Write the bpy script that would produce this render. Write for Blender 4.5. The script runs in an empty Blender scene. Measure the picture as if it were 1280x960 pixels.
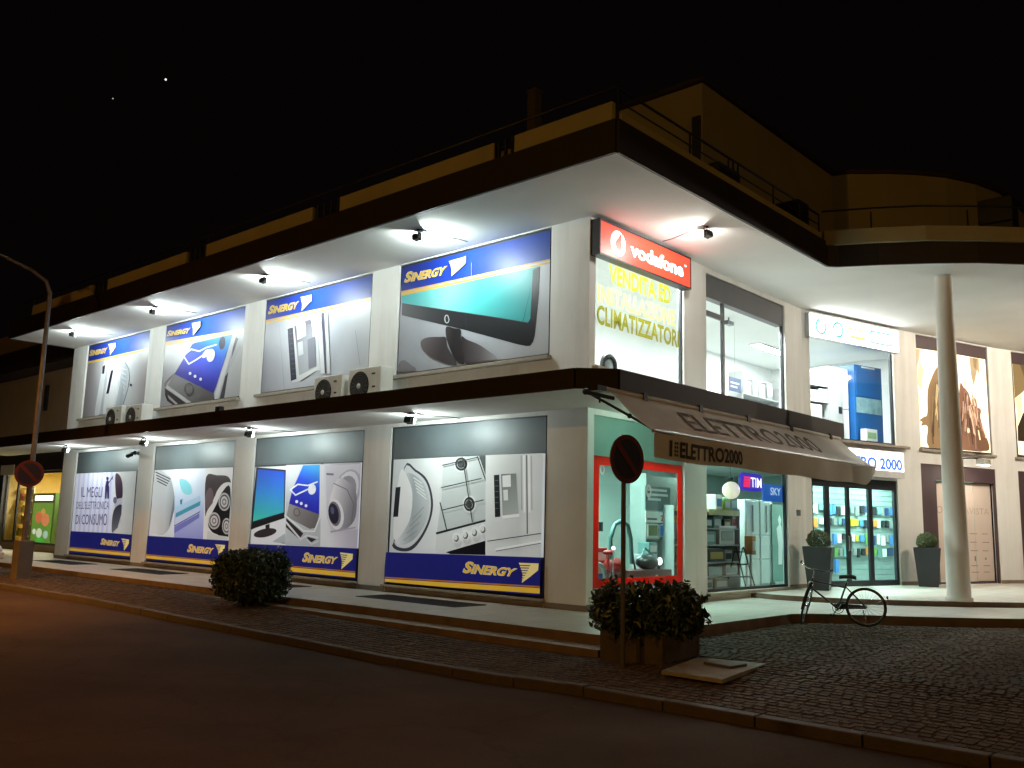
import bpy, math, random
from mathutils import Vector, Matrix
random.seed(7)
SC = bpy.context.scene
COL = SC.collection
PI = math.pi
def srgb(c):
    return tuple(((v/255)/12.92 if v/255 <= .04045 else ((v/255+.055)/1.055)**2.4) for v in c)

# ------------------------------------------------------------------ camera
cam_data = bpy.data.cameras.new('camera'); cam_data.sensor_width = 36; cam_data.lens = 1138.49/1280*36
cam_data.clip_end = 4000; cam_data.clip_start = .05
camera = bpy.data.objects.new('camera', cam_data); COL.objects.link(camera); SC.camera = camera
YAW, PITCH, ROLL = .7331, .1532, .0242
_f = Vector((-math.sin(YAW)*math.cos(PITCH), math.cos(YAW)*math.cos(PITCH), math.sin(PITCH)))
_r = Vector((math.cos(YAW), math.sin(YAW), 0)); _u = _r.cross(_f)
_r2 = _r*math.cos(ROLL)+_u*math.sin(ROLL); _u2 = -_r*math.sin(ROLL)+_u*math.cos(ROLL)
camera.matrix_world = Matrix.Translation((9.676, -12.763, 1.6)) @ Matrix((_r2, _u2, -_f)).transposed().to_4x4()

# ------------------------------------------------------------------ night sky, moonlight, exposure
w = bpy.data.worlds.new('World'); SC.world = w; w.use_nodes = True
nt = w.node_tree; bg = nt.nodes['Background']
sky = nt.nodes.new('ShaderNodeTexSky'); sky.sky_type = 'NISHITA'; sky.sun_disc = False
sky.sun_elevation = math.radians(-7); sky.sun_rotation = math.radians(200)
town = nt.nodes.new('ShaderNodeVectorMath'); town.operation = 'ADD'; town.inputs[1].default_value = (.022, .015, .013)   # faint glow of the town on the night sky
nt.links.new(sky.outputs[0], town.inputs[0]); nt.links.new(town.outputs[0], bg.inputs[0]); bg.inputs[1].default_value = .05
moon = bpy.data.lights.new('moon', 'SUN'); moon.energy = .004; moon.angle = math.radians(.5); moon.color = (.8, .88, 1)
mo = bpy.data.objects.new('moon', moon); COL.objects.link(mo); mo.rotation_euler = (math.radians(50), 0, math.radians(160))
SC.view_settings.view_transform = 'Standard'; SC.view_settings.look = 'None'
SC.view_settings.exposure = .4; SC.view_settings.gamma = 1
try:
    SC.cycles.use_denoising = True; SC.cycles.max_bounces = 8; SC.cycles.diffuse_bounces = 4
    SC.cycles.sample_clamp_indirect = 6; SC.cycles.caustics_reflective = False; SC.cycles.caustics_refractive = False
    SC.cycles.use_light_tree = True
except Exception: pass
FLOOD_POWER, STREET_POWER = 1560.0, 7.0     # emission of flood lenses, factor on the street lamps

# ------------------------------------------------------------------ materials
MATS = {}
def _pr(name):
    m = bpy.data.materials.new(name); m.use_nodes = True
    return m, m.node_tree, m.node_tree.nodes['Principled BSDF']
def M(name, col, rough=.6, metal=0., vary=.12, scale=3., bump=0., bscale=40., spec=.5, coat=0., dirt=None):
    """procedural surface: base colour with two octaves of uneven tone and optional fine relief"""
    if name in MATS: return MATS[name]
    m, t, p = _pr(name); N = t.nodes; L = t.links
    tc = N.new('ShaderNodeTexCoord')
    nz = N.new('ShaderNodeTexNoise'); nz.inputs['Scale'].default_value = scale; nz.inputs['Detail'].default_value = 6
    L.new(tc.outputs['Object'], nz.inputs['Vector'])
    cr = N.new('ShaderNodeValToRGB'); cr.color_ramp.elements[0].position = .3; cr.color_ramp.elements[1].position = .72
    a = [max(0, c*(1-vary)) for c in col]; b = [min(1, c*(1+vary*.6)) for c in col]
    cr.color_ramp.elements[0].color = (*a, 1); cr.color_ramp.elements[1].color = (*b, 1)
    L.new(nz.outputs[0], cr.inputs[0]); L.new(cr.outputs[0], p.inputs['Base Color'])
    if dirt:
        n2 = N.new('ShaderNodeTexNoise'); n2.inputs['Scale'].default_value = .7; n2.inputs['Detail'].default_value = 8; n2.inputs['Roughness'].default_value = .65
        mp = N.new('ShaderNodeMapping'); mp.inputs['Scale'].default_value = (2.2, 2.2, .25)
        L.new(tc.outputs['Object'], mp.inputs[0]); L.new(mp.outputs[0], n2.inputs['Vector'])
        r2 = N.new('ShaderNodeValToRGB'); r2.color_ramp.elements[0].position = .48; r2.color_ramp.elements[1].position = .8
        mx = N.new('ShaderNodeMix'); mx.data_type = 'RGBA'; mx.inputs['B'].default_value = (*dirt, 1)
        sc = N.new('ShaderNodeMath'); sc.operation = 'MULTIPLY'; sc.inputs[1].default_value = .6
        L.new(n2.outputs[0], r2.inputs[0]); L.new(r2.outputs[0], sc.inputs[0]); L.new(sc.outputs[0], mx.inputs['Factor'])
        L.new(cr.outputs[0], mx.inputs['A']); L.new(mx.outputs['Result'], p.inputs['Base Color'])
    p.inputs['Roughness'].default_value = rough; p.inputs['Metallic'].default_value = metal
    p.inputs['Specular IOR Level'].default_value = spec; p.inputs['Coat Weight'].default_value = coat
    if bump:
        n3 = N.new('ShaderNodeTexNoise'); n3.inputs['Scale'].default_value = bscale; n3.inputs['Detail'].default_value = 8
        L.new(tc.outputs['Object'], n3.inputs['Vector'])
        bp = N.new('ShaderNodeBump'); bp.inputs['Strength'].default_value = bump; bp.inputs['Distance'].default_value = .02
        L.new(n3.outputs[0], bp.inputs['Height']); L.new(bp.outputs[0], p.inputs['Normal'])
    MATS[name] = m; return m
def EM(name, col, strength):
    """something that gives off light"""
    if name in MATS: return MATS[name]
    m, t, p = _pr(name); N = t.nodes; L = t.links
    tc = N.new('ShaderNodeTexCoord'); nz = N.new('ShaderNodeTexNoise'); nz.inputs['Scale'].default_value = 4
    L.new(tc.outputs['Object'], nz.inputs['Vector'])
    cr = N.new('ShaderNodeValToRGB'); cr.color_ramp.elements[0].color = (*[c*.93 for c in col], 1); cr.color_ramp.elements[1].color = (*col, 1)
    L.new(nz.outputs[0], cr.inputs[0]); L.new(cr.outputs[0], p.inputs['Emission Color'])
    p.inputs['Base Color'].default_value = (*[min(.8, c) for c in col], 1); p.inputs['Emission Strength'].default_value = strength
    p.inputs['Roughness'].default_value = .4
    MATS[name] = m; return m
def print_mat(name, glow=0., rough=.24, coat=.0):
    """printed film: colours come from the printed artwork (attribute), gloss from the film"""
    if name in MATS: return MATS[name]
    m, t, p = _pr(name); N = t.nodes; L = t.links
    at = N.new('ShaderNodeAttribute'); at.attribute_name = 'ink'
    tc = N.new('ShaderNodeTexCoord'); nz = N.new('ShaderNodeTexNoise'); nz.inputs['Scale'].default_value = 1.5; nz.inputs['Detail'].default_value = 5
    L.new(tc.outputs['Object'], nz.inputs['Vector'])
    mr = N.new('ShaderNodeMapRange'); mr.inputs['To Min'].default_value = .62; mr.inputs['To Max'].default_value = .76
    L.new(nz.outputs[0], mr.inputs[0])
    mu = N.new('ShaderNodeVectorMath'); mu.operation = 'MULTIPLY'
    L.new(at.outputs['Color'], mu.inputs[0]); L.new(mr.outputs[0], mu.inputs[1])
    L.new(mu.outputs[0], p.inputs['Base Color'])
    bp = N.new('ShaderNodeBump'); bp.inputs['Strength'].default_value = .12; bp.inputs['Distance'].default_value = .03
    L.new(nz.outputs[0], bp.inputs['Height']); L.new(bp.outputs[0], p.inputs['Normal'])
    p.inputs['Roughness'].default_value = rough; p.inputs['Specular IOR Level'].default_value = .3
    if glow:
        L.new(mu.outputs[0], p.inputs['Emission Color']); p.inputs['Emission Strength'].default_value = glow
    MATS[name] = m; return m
def glass_mat(name='window_glass', tint=(.93, .97, .96), refl=.05):
    if name in MATS: return MATS[name]
    m, t, p = _pr(name); N = t.nodes; L = t.links
    N.remove(p); out = N['Material Output']
    tr = N.new('ShaderNodeBsdfTransparent'); tr.inputs[0].default_value = (*tint, 1)
    gl = N.new('ShaderNodeBsdfGlossy'); gl.inputs['Roughness'].default_value = .03
    fr = N.new('ShaderNodeFresnel'); fr.inputs['IOR'].default_value = 1.45
    mx = N.new('ShaderNodeMixShader'); L.new(fr.outputs[0], mx.inputs[0]); L.new(tr.outputs[0], mx.inputs[1]); L.new(gl.outputs[0], mx.inputs[2])
    L.new(mx.outputs[0], out.inputs[0]); MATS[name] = m; return m
def tint_mat(name, rough=.85, bump=.4, bscale=60, base=(1, 1, 1)):
    """stone / leaf whose piece-to-piece colour is stored per piece (attribute 'ink')"""
    if name in MATS: return MATS[name]
    m, t, p = _pr(name); N = t.nodes; L = t.links
    at = N.new('ShaderNodeAttribute'); at.attribute_name = 'ink'
    tc = N.new('ShaderNodeTexCoord'); nz = N.new('ShaderNodeTexNoise'); nz.inputs['Scale'].default_value = bscale*.4; nz.inputs['Detail'].default_value = 6
    L.new(tc.outputs['Object'], nz.inputs['Vector'])
    mr = N.new('ShaderNodeMapRange'); mr.inputs['To Min'].default_value = .65; mr.inputs['To Max'].default_value = 1.3
    L.new(nz.outputs[0], mr.inputs[0])
    mu = N.new('ShaderNodeVectorMath'); mu.operation = 'MULTIPLY'
    L.new(at.outputs['Color'], mu.inputs[0]); L.new(mr.outputs[0], mu.inputs[1]); L.new(mu.outputs[0], p.inputs['Base Color'])
    p.inputs['Roughness'].default_value = rough
    if bump:
        n3 = N.new('ShaderNodeTexNoise'); n3.inputs['Scale'].default_value = bscale
        L.new(tc.outputs['Object'], n3.inputs['Vector'])
        bp = N.new('ShaderNodeBump'); bp.inputs['Strength'].default_value = bump; bp.inputs['Distance'].default_value = .01
        L.new(n3.outputs[0], bp.inputs['Height']); L.new(bp.outputs[0], p.inputs['Normal'])
    MATS[name] = m; return m

# ------------------------------------------------------------------ mesh builder
class MB:
    def __init__(s): s.v = []; s.f = []; s.mi = []; s.sm = []; s.ink = []
    def face(s, pts, m=0, smooth=False, ink=None):
        n = len(s.v); s.v += [tuple(q) for q in pts]; s.f.append(tuple(range(n, n+len(pts)))); s.mi.append(m); s.sm.append(smooth); s.ink.append(ink)
    def idx(s, verts, faces, m=0, smooth=False, ink=None):
        n = len(s.v); s.v += [tuple(q) for q in verts]
        for f in faces: s.f.append(tuple(n+i for i in f)); s.mi.append(m); s.sm.append(smooth); s.ink.append(ink)
    def box(s, x0, x1, y0, y1, z0, z1, m=0, ink=None):
        v = [(x, y, z) for z in (z0, z1) for y in (y0, y1) for x in (x0, x1)]
        s.idx(v, [(0, 2, 3, 1), (4, 5, 7, 6), (0, 1, 5, 4), (2, 6, 7, 3), (0, 4, 6, 2), (1, 3, 7, 5)], m, False, ink)
    def frame(s, x0, x1, z0, z1, y0, y1, w, m=0, wt=None, wb=None):
        wt = w if wt is None else wt; wb = w if wb is None else wb
        s.box(x0, x0+w, y0, y1, z0, z1, m); s.box(x1-w, x1, y0, y1, z0, z1, m)
        s.box(x0+w, x1-w, y0, y1, z1-wt, z1, m); s.box(x0+w, x1-w, y0, y1, z0, z0+wb, m)
    def prism(s, pts, z0, z1, m=0, mside=None, mtop=None, bottom=True):
        n = len(pts); a = [(x, y, z0) for x, y in pts]; b = [(x, y, z1) for x, y in pts]
        s.face(b, m if mtop is None else mtop)
        if bottom: s.face(a[::-1], m)
        for i in range(n):
            j = (i+1) % n; s.face([a[i], a[j], b[j], b[i]], m if mside is None else mside)
    def tube(s, pts, r, n=8, m=0, closed=False, caps=True, smooth=True):
        P = [Vector(p) for p in pts]; k = len(P); rr = r if isinstance(r, (list, tuple)) else [r]*k
        t0 = (P[1]-P[0]).normalized(); up = Vector((0, 0, 1)) if abs(t0.z) < .9 else Vector((1, 0, 0))
        a = t0.cross(up).normalized(); rings = []
        for i in range(k):
            if closed: t = (P[(i+1) % k]-P[i-1]).normalized()
            else: t = (P[min(i+1, k-1)]-P[max(i-1, 0)]).normalized()
            a = (a-t*a.dot(t)).normalized(); b = t.cross(a)
            rings.append([P[i]+(a*math.cos(2*PI*j/n)+b*math.sin(2*PI*j/n))*rr[i] for j in range(n)])
        v = [q for R_ in rings for q in R_]; f = []
        for i in range(k if closed else k-1):
            i2 = (i+1) % k
            for j in range(n): f.append((i*n+j, i*n+(j+1) % n, i2*n+(j+1) % n, i2*n+j))
        s.idx(v, f, m, smooth)
        if caps and not closed: s.face(rings[0][::-1], m); s.face(rings[-1], m)
    def cyl(s, p0, p1, r0, r1=None, n=14, m=0): s.tube([p0, p1], [r0, r0 if r1 is None else r1], n, m)
    def lathe(s, prof, c=(0, 0, 0), n=20, m=0, axis='z', smooth=True):
        v = []
        for r, h in prof:
            for j in range(n):
                a = 2*PI*j/n
                q = (r*math.cos(a), r*math.sin(a), h)
                if axis == 'y': q = (q[0], h, q[1])
                if axis == 'x': q = (h, q[0], q[1])
                v.append((c[0]+q[0], c[1]+q[1], c[2]+q[2]))
        f = [(i*n+j, i*n+(j+1) % n, (i+1)*n+(j+1) % n, (i+1)*n+j) for i in range(len(prof)-1) for j in range(n)]
        s.idx(v, f, m, smooth)
    def ring(s, c, R, r, axis='y', n=28, k=6, m=0):
        pts = []
        for j in range(n):
            a = 2*PI*j/n; q = (R*math.cos(a), R*math.sin(a))
            pts.append({'y': (c[0]+q[0], c[1], c[2]+q[1]), 'z': (c[0]+q[0], c[1]+q[1], c[2]), 'x': (c[0], c[1]+q[0], c[2]+q[1])}[axis])
        s.tube(pts, r, k, m, closed=True)
    def ball(s, c, rx, ry=None, rz=None, n=14, k=9, m=0):
        ry = rx if ry is None else ry; rz = rx if rz is None else rz
        v = [(c[0]+rx*math.sin(PI*i/k)*math.cos(2*PI*j/n), c[1]+ry*math.sin(PI*i/k)*math.sin(2*PI*j/n), c[2]+rz*math.cos(PI*i/k)) for i in range(k+1) for j in range(n)]
        s.idx(v, [(i*n+j, (i+1)*n+j, (i+1)*n+(j+1) % n, i*n+(j+1) % n) for i in range(k) for j in range(n)], m, True)
    def build(s, name, mats, parent=None, loc=(0, 0, 0), rot=0, bevel=0, kind=None, label=None):
        me = bpy.data.meshes.new(name); me.from_pydata(s.v, [], s.f)
        for mm in (mats if isinstance(mats, (list, tuple)) else [mats]): me.materials.append(mm)
        me.polygons.foreach_set('material_index', s.mi); me.polygons.foreach_set('use_smooth', s.sm)
        if any(i is not None for i in s.ink):
            at = me.color_attributes.new('ink', 'FLOAT_COLOR', 'CORNER'); data = []
            for i, f in zip(s.ink, s.f):
                for k in range(len(f)):
                    c = (.5, .5, .5) if i is None else (i[k] if isinstance(i[0], (list, tuple)) else i)
                    data += [c[0], c[1], c[2], 1.]
            at.data.foreach_set('color', data)
        me.update()
        o = bpy.data.objects.new(name, me); COL.objects.link(o); o.parent = parent; o.location = loc; o.rotation_euler = (0, 0, rot)
        if bevel:
            b = o.modifiers.new('edge', 'BEVEL'); b.width = bevel; b.segments = 2; b.limit_method = 'ANGLE'
        if kind: o['kind'] = kind
        if label: o['label'] = label
        return o
def tag(o, label, cat, group=None, kind=None):
    if label: o['label'] = label
    if cat: o['category'] = cat
    if group: o['group'] = group
    if kind: o['kind'] = kind
    return o
def thing(name, label, cat, loc=(0, 0, 0), rot=0, group=None):
    o = bpy.data.objects.new(name, None); COL.objects.link(o); o.empty_display_size = .2
    o.location = loc; o.rotation_euler = (0, 0, rot)
    return tag(o, label, cat, group)
KIDS = {}
def copy_thing(src, loc, rot=None, label=None, group=None):
    r = src.copy(); COL.objects.link(r); r.location = loc
    if rot is not None: r.rotation_euler = (0, 0, rot)
    if label: r['label'] = label
    if group: r['group'] = group
    for ch in [c for c in ALLKIDS(src)]:
        c2 = ch.copy(); COL.objects.link(c2); c2.parent = r
        for g in ALLKIDS(ch):
            g2 = g.copy(); COL.objects.link(g2); g2.parent = c2
    return r
def ALLKIDS(o): return [c for c in COL.objects if c.parent == o]

# facade lines: L = street front, A = side front, B, C, D = the bays that bend away behind the column
P1, P2, P3, P4 = (0, 8.9), (1.15, 12.95), (2.5, 17.), (4.3, 21.)
FR = {'L': ((0, 0), 0.), 'A': ((0, 0), PI/2)}
for k_, a_, b_ in (('B', P1, P2), ('C', P2, P3), ('D', P3, P4)): FR[k_] = (a_, math.atan2(b_[1]-a_[1], b_[0]-a_[0]))
def at(fr, s, dep=0., z=0.):
    """point on a facade line: s metres along it, dep metres out from it"""
    (ox, oy), th = FR[fr]
    return (ox+math.cos(th)*s+math.sin(th)*dep, oy+math.sin(th)*s-math.cos(th)*dep, z)
def fthing(fr, s, dep, z, name, label, cat, group=None): return thing(name, label, cat, at(fr, s, dep, z), FR[fr][1], group)

# ------------------------------------------------------------------ flat print: lettering and artwork
_txt = {}
def glyphs(body, shear=0., bold=0.):
    key = (body, shear, bold)
    if key not in _txt:
        cu = bpy.data.curves.new('lettering', 'FONT'); cu.body = body; cu.shear = shear; cu.offset = bold; cu.resolution_u = 3; cu.fill_mode = 'FRONT'
        ob = bpy.data.objects.new('lettering', cu); COL.objects.link(ob)
        dg = bpy.context.evaluated_depsgraph_get(); me = bpy.data.meshes.new_from_object(ob.evaluated_get(dg))
        v = [(q.co.x, q.co.y) for q in me.vertices]; f = [tuple(p.vertices) for p in me.polygons]
        bpy.data.objects.remove(ob); bpy.data.curves.remove(cu); bpy.data.meshes.remove(me)
        x0, x1 = min(a for a, b in v), max(a for a, b in v); y0, y1 = min(b for a, b in v), max(b for a, b in v)
        _txt[key] = ([((a-x0)/(x1-x0), (b-y0)/(y1-y0)) for a, b in v], f)
    return _txt[key]
def letters(mb, body, fn, m=0, ink=None, shear=0., bold=.02):
    v, f = glyphs(body, shear, bold); mb.idx([fn(a, b) for a, b in v], f, m, False, ink)
def half(poly, ax, c, keep):
    out = []
    for i in range(len(poly)):
        p, q = poly[i-1], poly[i]; dp, dq = (ax(p)-c)*keep, (ax(q)-c)*keep
        if (dp >= 0) != (dq >= 0):
            k = dp/(dp-dq); out.append((p[0]+(q[0]-p[0])*k, p[1]+(q[1]-p[1])*k))
        if dq >= 0: out.append(q)
    return out
def rounded_off(p, n=4):
    """closed smooth curve through the traced points"""
    out = []; k = len(p)
    for i in range(k):
        a, b, c, d = p[i-1], p[i], p[(i+1) % k], p[(i+2) % k]
        for j in range(n):
            t = j/n; out.append(tuple(.5*(2*b[m]+(c[m]-a[m])*t+(2*a[m]-5*b[m]+4*c[m]-d[m])*t*t+(3*b[m]-a[m]-3*c[m]+d[m])*t**3) for m in (0, 1)))
    return out
def area(p): return abs(sum(p[i-1][0]*p[i][1]-p[i][0]*p[i-1][1] for i in range(len(p)))/2)
def ccw(p): return p if sum(p[i-1][0]*p[i][1]-p[i][0]*p[i-1][1] for i in range(len(p))) > 0 else p[::-1]
def artwork(ops, rect):
    """returns (picture, lettering) builders in facade coordinates; every shape is a thin layer, later ones on top"""
    A, B = MB(), MB(); x0, x1, z0, z1 = rect; lay = 0
    def clip(p):
        for ax, c, k in ((lambda q: q[0], x0, 1), (lambda q: q[0], x1, -1), (lambda q: q[1], z0, 1), (lambda q: q[1], z1, -1)):
            if p: p = half(p, ax, c, k)
        return p
    def put(p, ink, y):
        p = clip(p)
        if len(p) > 2 and area(p) > 1e-6: A.face([(a, y, b) for a, b in ccw(p)], ink=srgb(ink) if not callable(ink) else [srgb(ink(q)) for q in ccw(p)])
    for o in ops:
        lay += 1; y = -.0009*lay
        if o[0] in 'pq': put(o[2], o[1], y)
        elif o[0] == 's': put(rounded_off(o[2]), o[1], y)
        elif o[0] in 'gh':
            (ax, az), (bx, bz) = o[2]; L2 = (bx-ax)**2+(bz-az)**2
            tt = lambda q: ((q[0]-ax)*(bx-ax)+(q[1]-az)*(bz-az))/L2
            st = o[1]
            def colr(q):
                t = tt(q)
                if t <= st[0][0]: return st[0][1]
                for (t0, c0), (t1, c1) in zip(st, st[1:]):
                    if t <= t1: k = (t-t0)/(t1-t0); return tuple(c0[i]+(c1[i]-c0[i])*k for i in range(3))
                return st[-1][1]
            outl = rounded_off(o[3]) if o[0] == 'h' else o[3]
            cuts = [-9]+[i/10 for i in range(11)]+[9]
            for c0, c1 in zip(cuts, cuts[1:]):
                p = half(half(outl, tt, c0, 1) or [], tt, c1, -1)
                if len(p) > 2: put(p, colr, y)
        elif o[0] == 't':
            TL, TR, BL, BR = o[3]
            def fn(u, v, TL=TL, TR=TR, BL=BL, BR=BR, y=y):
                t = [BL[i]+(BR[i]-BL[i])*u for i in (0, 1)]; tp = [TL[i]+(TR[i]-TL[i])*u for i in (0, 1)]
                return (t[0]+(tp[0]-t[0])*v, y, t[1]+(tp[1]-t[1])*v)
            letters(B, o[1], fn, ink=srgb(o[2]), shear=o[4], bold=o[5])
    return A, B

# ------------------------------------------------------------------ materials of the place
PLASTER = M('white_plaster', (.80, .80, .775), .8, vary=.06, scale=1.2, bump=.08, bscale=120, dirt=(.5, .47, .42))
SOFFIT = M('soffit_plaster', (.86, .85, .82), .85, vary=.05, scale=.8, bump=.05, bscale=90)
FASCIA = M('dark_brown_sheet', (.020, .012, .010), .6, vary=.3, scale=1.5)
OCHRE = M('ochre_plaster', (.40, .37, .22), .85, vary=.12, scale=1.2, bump=.1, bscale=80)
DARKMETAL = M('dark_grey_metal', (.035, .038, .042), .4, .6, vary=.15)
FRAME = M('anthracite_frame', (.03, .033, .04), .38, .3, vary=.1)
SILL = M('stone_sill', (.34, .29, .23), .6, vary=.15, scale=9)
BOXGREY = M('grey_roller_box', (.105, .13, .14), .45, .1, vary=.08, scale=2)
TEALBOX = M('teal_roller_box', (.16, .33, .28), .45, .0, vary=.08, scale=2)
INWALL = M('interior_wall', (.78, .80, .78), .8, vary=.04, scale=1)
LOWALL = M('lower_interior_wall', (.42, .50, .47), .8, vary=.06, scale=1)
INFLOOR = M('interior_floor', (.45, .46, .45), .35, vary=.1, scale=2)
BROWNPANEL = M('brown_panel', (.075, .045, .05), .55, vary=.12, scale=2)
CONCRETE = M('concrete', (.28, .25, .21), .85, vary=.25, scale=5, bump=.4, bscale=60, dirt=(.12, .1, .08))
RED = M('red_film', (.55, .035, .02), .4, vary=.1)
GLASS = glass_mat()
def film(name, col, k=.7):
    m = M(name, col, .5, vary=.05); t = m.node_tree; p = t.nodes['Principled BSDF']; tl = t.nodes.new('ShaderNodeBsdfTranslucent'); tl.inputs[0].default_value = (*col, 1)
    mx = t.nodes.new('ShaderNodeMixShader'); mx.inputs[0].default_value = k; t.links.new(p.outputs[0], mx.inputs[1]); t.links.new(tl.outputs[0], mx.inputs[2]); t.links.new(mx.outputs[0], t.nodes['Material Output'].inputs[0]); return m
REDF = film('translucent_red_film', (.75, .05, .02), .6)

def tiles_mat():
    m, t, p = _pr('terrace_tiles'); N = t.nodes; L = t.links
    tc = N.new('ShaderNodeTexCoord'); br = N.new('ShaderNodeTexBrick'); br.offset = 0.
    br.inputs['Scale'].default_value = 1; br.inputs['Brick Width'].default_value = .6; br.inputs['Row Height'].default_value = .6; br.inputs['Mortar Size'].default_value = .005
    br.inputs['Color1'].default_value = (.56, .54, .48, 1); br.inputs['Color2'].default_value = (.50, .48, .43, 1); br.inputs['Mortar'].default_value = (.2, .19, .17, 1)
    L.new(tc.outputs['Object'], br.inputs['Vector'])
    nz = N.new('ShaderNodeTexNoise'); nz.inputs['Scale'].default_value = 2.2; nz.inputs['Detail'].default_value = 9; nz.inputs['Roughness'].default_value = .7
    L.new(tc.outputs['Object'], nz.inputs['Vector'])
    mr = N.new('ShaderNodeMapRange'); mr.inputs['To Min'].default_value = .55; mr.inputs['To Max'].default_value = 1.25; L.new(nz.outputs[0], mr.inputs[0])
    mu = N.new('ShaderNodeVectorMath'); mu.operation = 'MULTIPLY'; L.new(br.outputs['Color'], mu.inputs[0]); L.new(mr.outputs[0], mu.inputs[1]); L.new(mu.outputs[0], p.inputs['Base Color'])
    r2 = N.new('ShaderNodeMapRange'); r2.inputs['To Min'].default_value = .28; r2.inputs['To Max'].default_value = .6; L.new(nz.outputs[0], r2.inputs[0]); L.new(r2.outputs[0], p.inputs['Roughness'])
    bp = N.new('ShaderNodeBump'); bp.inputs['Strength'].default_value = .5; bp.inputs['Distance'].default_value = .004; bp.invert = True
    L.new(br.outputs['Fac'], bp.inputs['Height']); L.new(bp.outputs[0], p.inputs['Normal'])
    return m
def setts_mat():
    m, t, p = _pr('far_setts'); N = t.nodes; L = t.links
    tc = N.new('ShaderNodeTexCoord'); br = N.new('ShaderNodeTexBrick')
    br.inputs['Scale'].default_value = 1; br.inputs['Brick Width'].default_value = .13; br.inputs['Row Height'].default_value = .125; br.inputs['Mortar Size'].default_value = .009; br.inputs['Mortar Smooth'].default_value = .6
    br.inputs['Color1'].default_value = (.095, .070, .05, 1); br.inputs['Color2'].default_value = (.066, .049, .036, 1); br.inputs['Mortar'].default_value = (.045, .034, .026, 1)
    L.new(tc.outputs['Object'], br.inputs['Vector'])
    nz = N.new('ShaderNodeTexNoise'); nz.inputs['Scale'].default_value = 1.1; nz.inputs['Detail'].default_value = 9; L.new(tc.outputs['Object'], nz.inputs['Vector'])
    mr = N.new('ShaderNodeMapRange'); mr.inputs['To Min'].default_value = .6; mr.inputs['To Max'].default_value = 1.35; L.new(nz.outputs[0], mr.inputs[0])
    mu = N.new('ShaderNodeVectorMath'); mu.operation = 'MULTIPLY'; L.new(br.outputs['Color'], mu.inputs[0]); L.new(mr.outputs[0], mu.inputs[1]); L.new(mu.outputs[0], p.inputs['Base Color'])
    p.inputs['Roughness'].default_value = .85; p.inputs['Specular IOR Level'].default_value = .1
    bp = N.new('ShaderNodeBump'); bp.inputs['Strength'].default_value = 1; bp.inputs['Distance'].default_value = .02; bp.invert = True
    L.new(br.outputs['Fac'], bp.inputs['Height']); L.new(bp.outputs[0], p.inputs['Normal'])
    return m
def asphalt_mat():
    m, t, p = _pr('asphalt'); N = t.nodes; L = t.links
    tc = N.new('ShaderNodeTexCoord')
    def noise(sc, det=8, ro=.6):
        n = N.new('ShaderNodeTexNoise'); n.inputs['Scale'].default_value = sc; n.inputs['Detail'].default_value = det; n.inputs['Roughness'].default_value = ro
        L.new(tc.outputs['Object'], n.inputs['Vector']); return n
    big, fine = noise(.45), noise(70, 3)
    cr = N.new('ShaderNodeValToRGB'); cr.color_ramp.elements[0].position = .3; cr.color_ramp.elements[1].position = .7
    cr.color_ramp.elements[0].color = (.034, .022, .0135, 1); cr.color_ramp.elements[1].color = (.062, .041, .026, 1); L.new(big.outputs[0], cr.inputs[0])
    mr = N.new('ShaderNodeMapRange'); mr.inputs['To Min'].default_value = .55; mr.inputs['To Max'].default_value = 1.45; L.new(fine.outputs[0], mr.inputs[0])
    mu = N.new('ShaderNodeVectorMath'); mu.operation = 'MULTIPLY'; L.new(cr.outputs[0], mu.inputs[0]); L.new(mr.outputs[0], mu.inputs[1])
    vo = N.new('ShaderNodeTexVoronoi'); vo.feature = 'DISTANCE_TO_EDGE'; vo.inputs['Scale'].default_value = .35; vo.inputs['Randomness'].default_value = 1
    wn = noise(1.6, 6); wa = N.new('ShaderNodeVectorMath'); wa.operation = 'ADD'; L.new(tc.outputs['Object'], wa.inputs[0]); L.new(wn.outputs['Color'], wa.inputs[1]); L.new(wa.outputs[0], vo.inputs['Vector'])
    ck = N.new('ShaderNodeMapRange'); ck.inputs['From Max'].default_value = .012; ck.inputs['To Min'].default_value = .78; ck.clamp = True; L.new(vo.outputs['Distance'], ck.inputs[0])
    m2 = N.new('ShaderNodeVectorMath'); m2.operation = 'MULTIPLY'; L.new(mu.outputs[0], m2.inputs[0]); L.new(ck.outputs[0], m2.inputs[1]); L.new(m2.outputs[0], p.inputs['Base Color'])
    p.inputs['Roughness'].default_value = .9; p.inputs['Specular IOR Level'].default_value = .06
    bp = N.new('ShaderNodeBump'); bp.inputs['Strength'].default_value = .6; bp.inputs['Distance'].default_value = .012; L.new(fine.outputs[0], bp.inputs['Height']); L.new(bp.outputs[0], p.inputs['Normal'])
    return m
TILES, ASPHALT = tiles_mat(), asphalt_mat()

# ------------------------------------------------------------------ ground, road, kerb, setts
def lerp_tab(tab, x):
    if x <= tab[0][0]: return tab[0][1]
    for (a, p), (b, q) in zip(tab, tab[1:]):
        if x <= b: return p+(q-p)*(x-a)/(b-a)
    return tab[-1][1]
def zf(x, y):
    """height of the paved ground: falls gently to the kerb"""
    return min(lerp_tab([(-9, .05), (0, -.07), (2.3, -.07), (3.2, -.03)], x)+.045*(min(y, 0)+2.8), lerp_tab([(-6, .05), (2, .0)], x))
g = MB(); g.face([(-2000, -2000, -.8), (2000, -2000, -.8), (2000, 2000, -.8), (-2000, 2000, -.8)])
tag(g.build('ground', M('bare_ground', (.06, .055, .045), .95, vary=.3, scale=.1)), None, None, kind='structure')
xs = [-600, -80, -40, -30, -22, -16, -12, -9, -6, -3, 0, 1, 2, 2.6, 3.2, 5, 8, 12, 20, 40, 80, 600]
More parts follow.
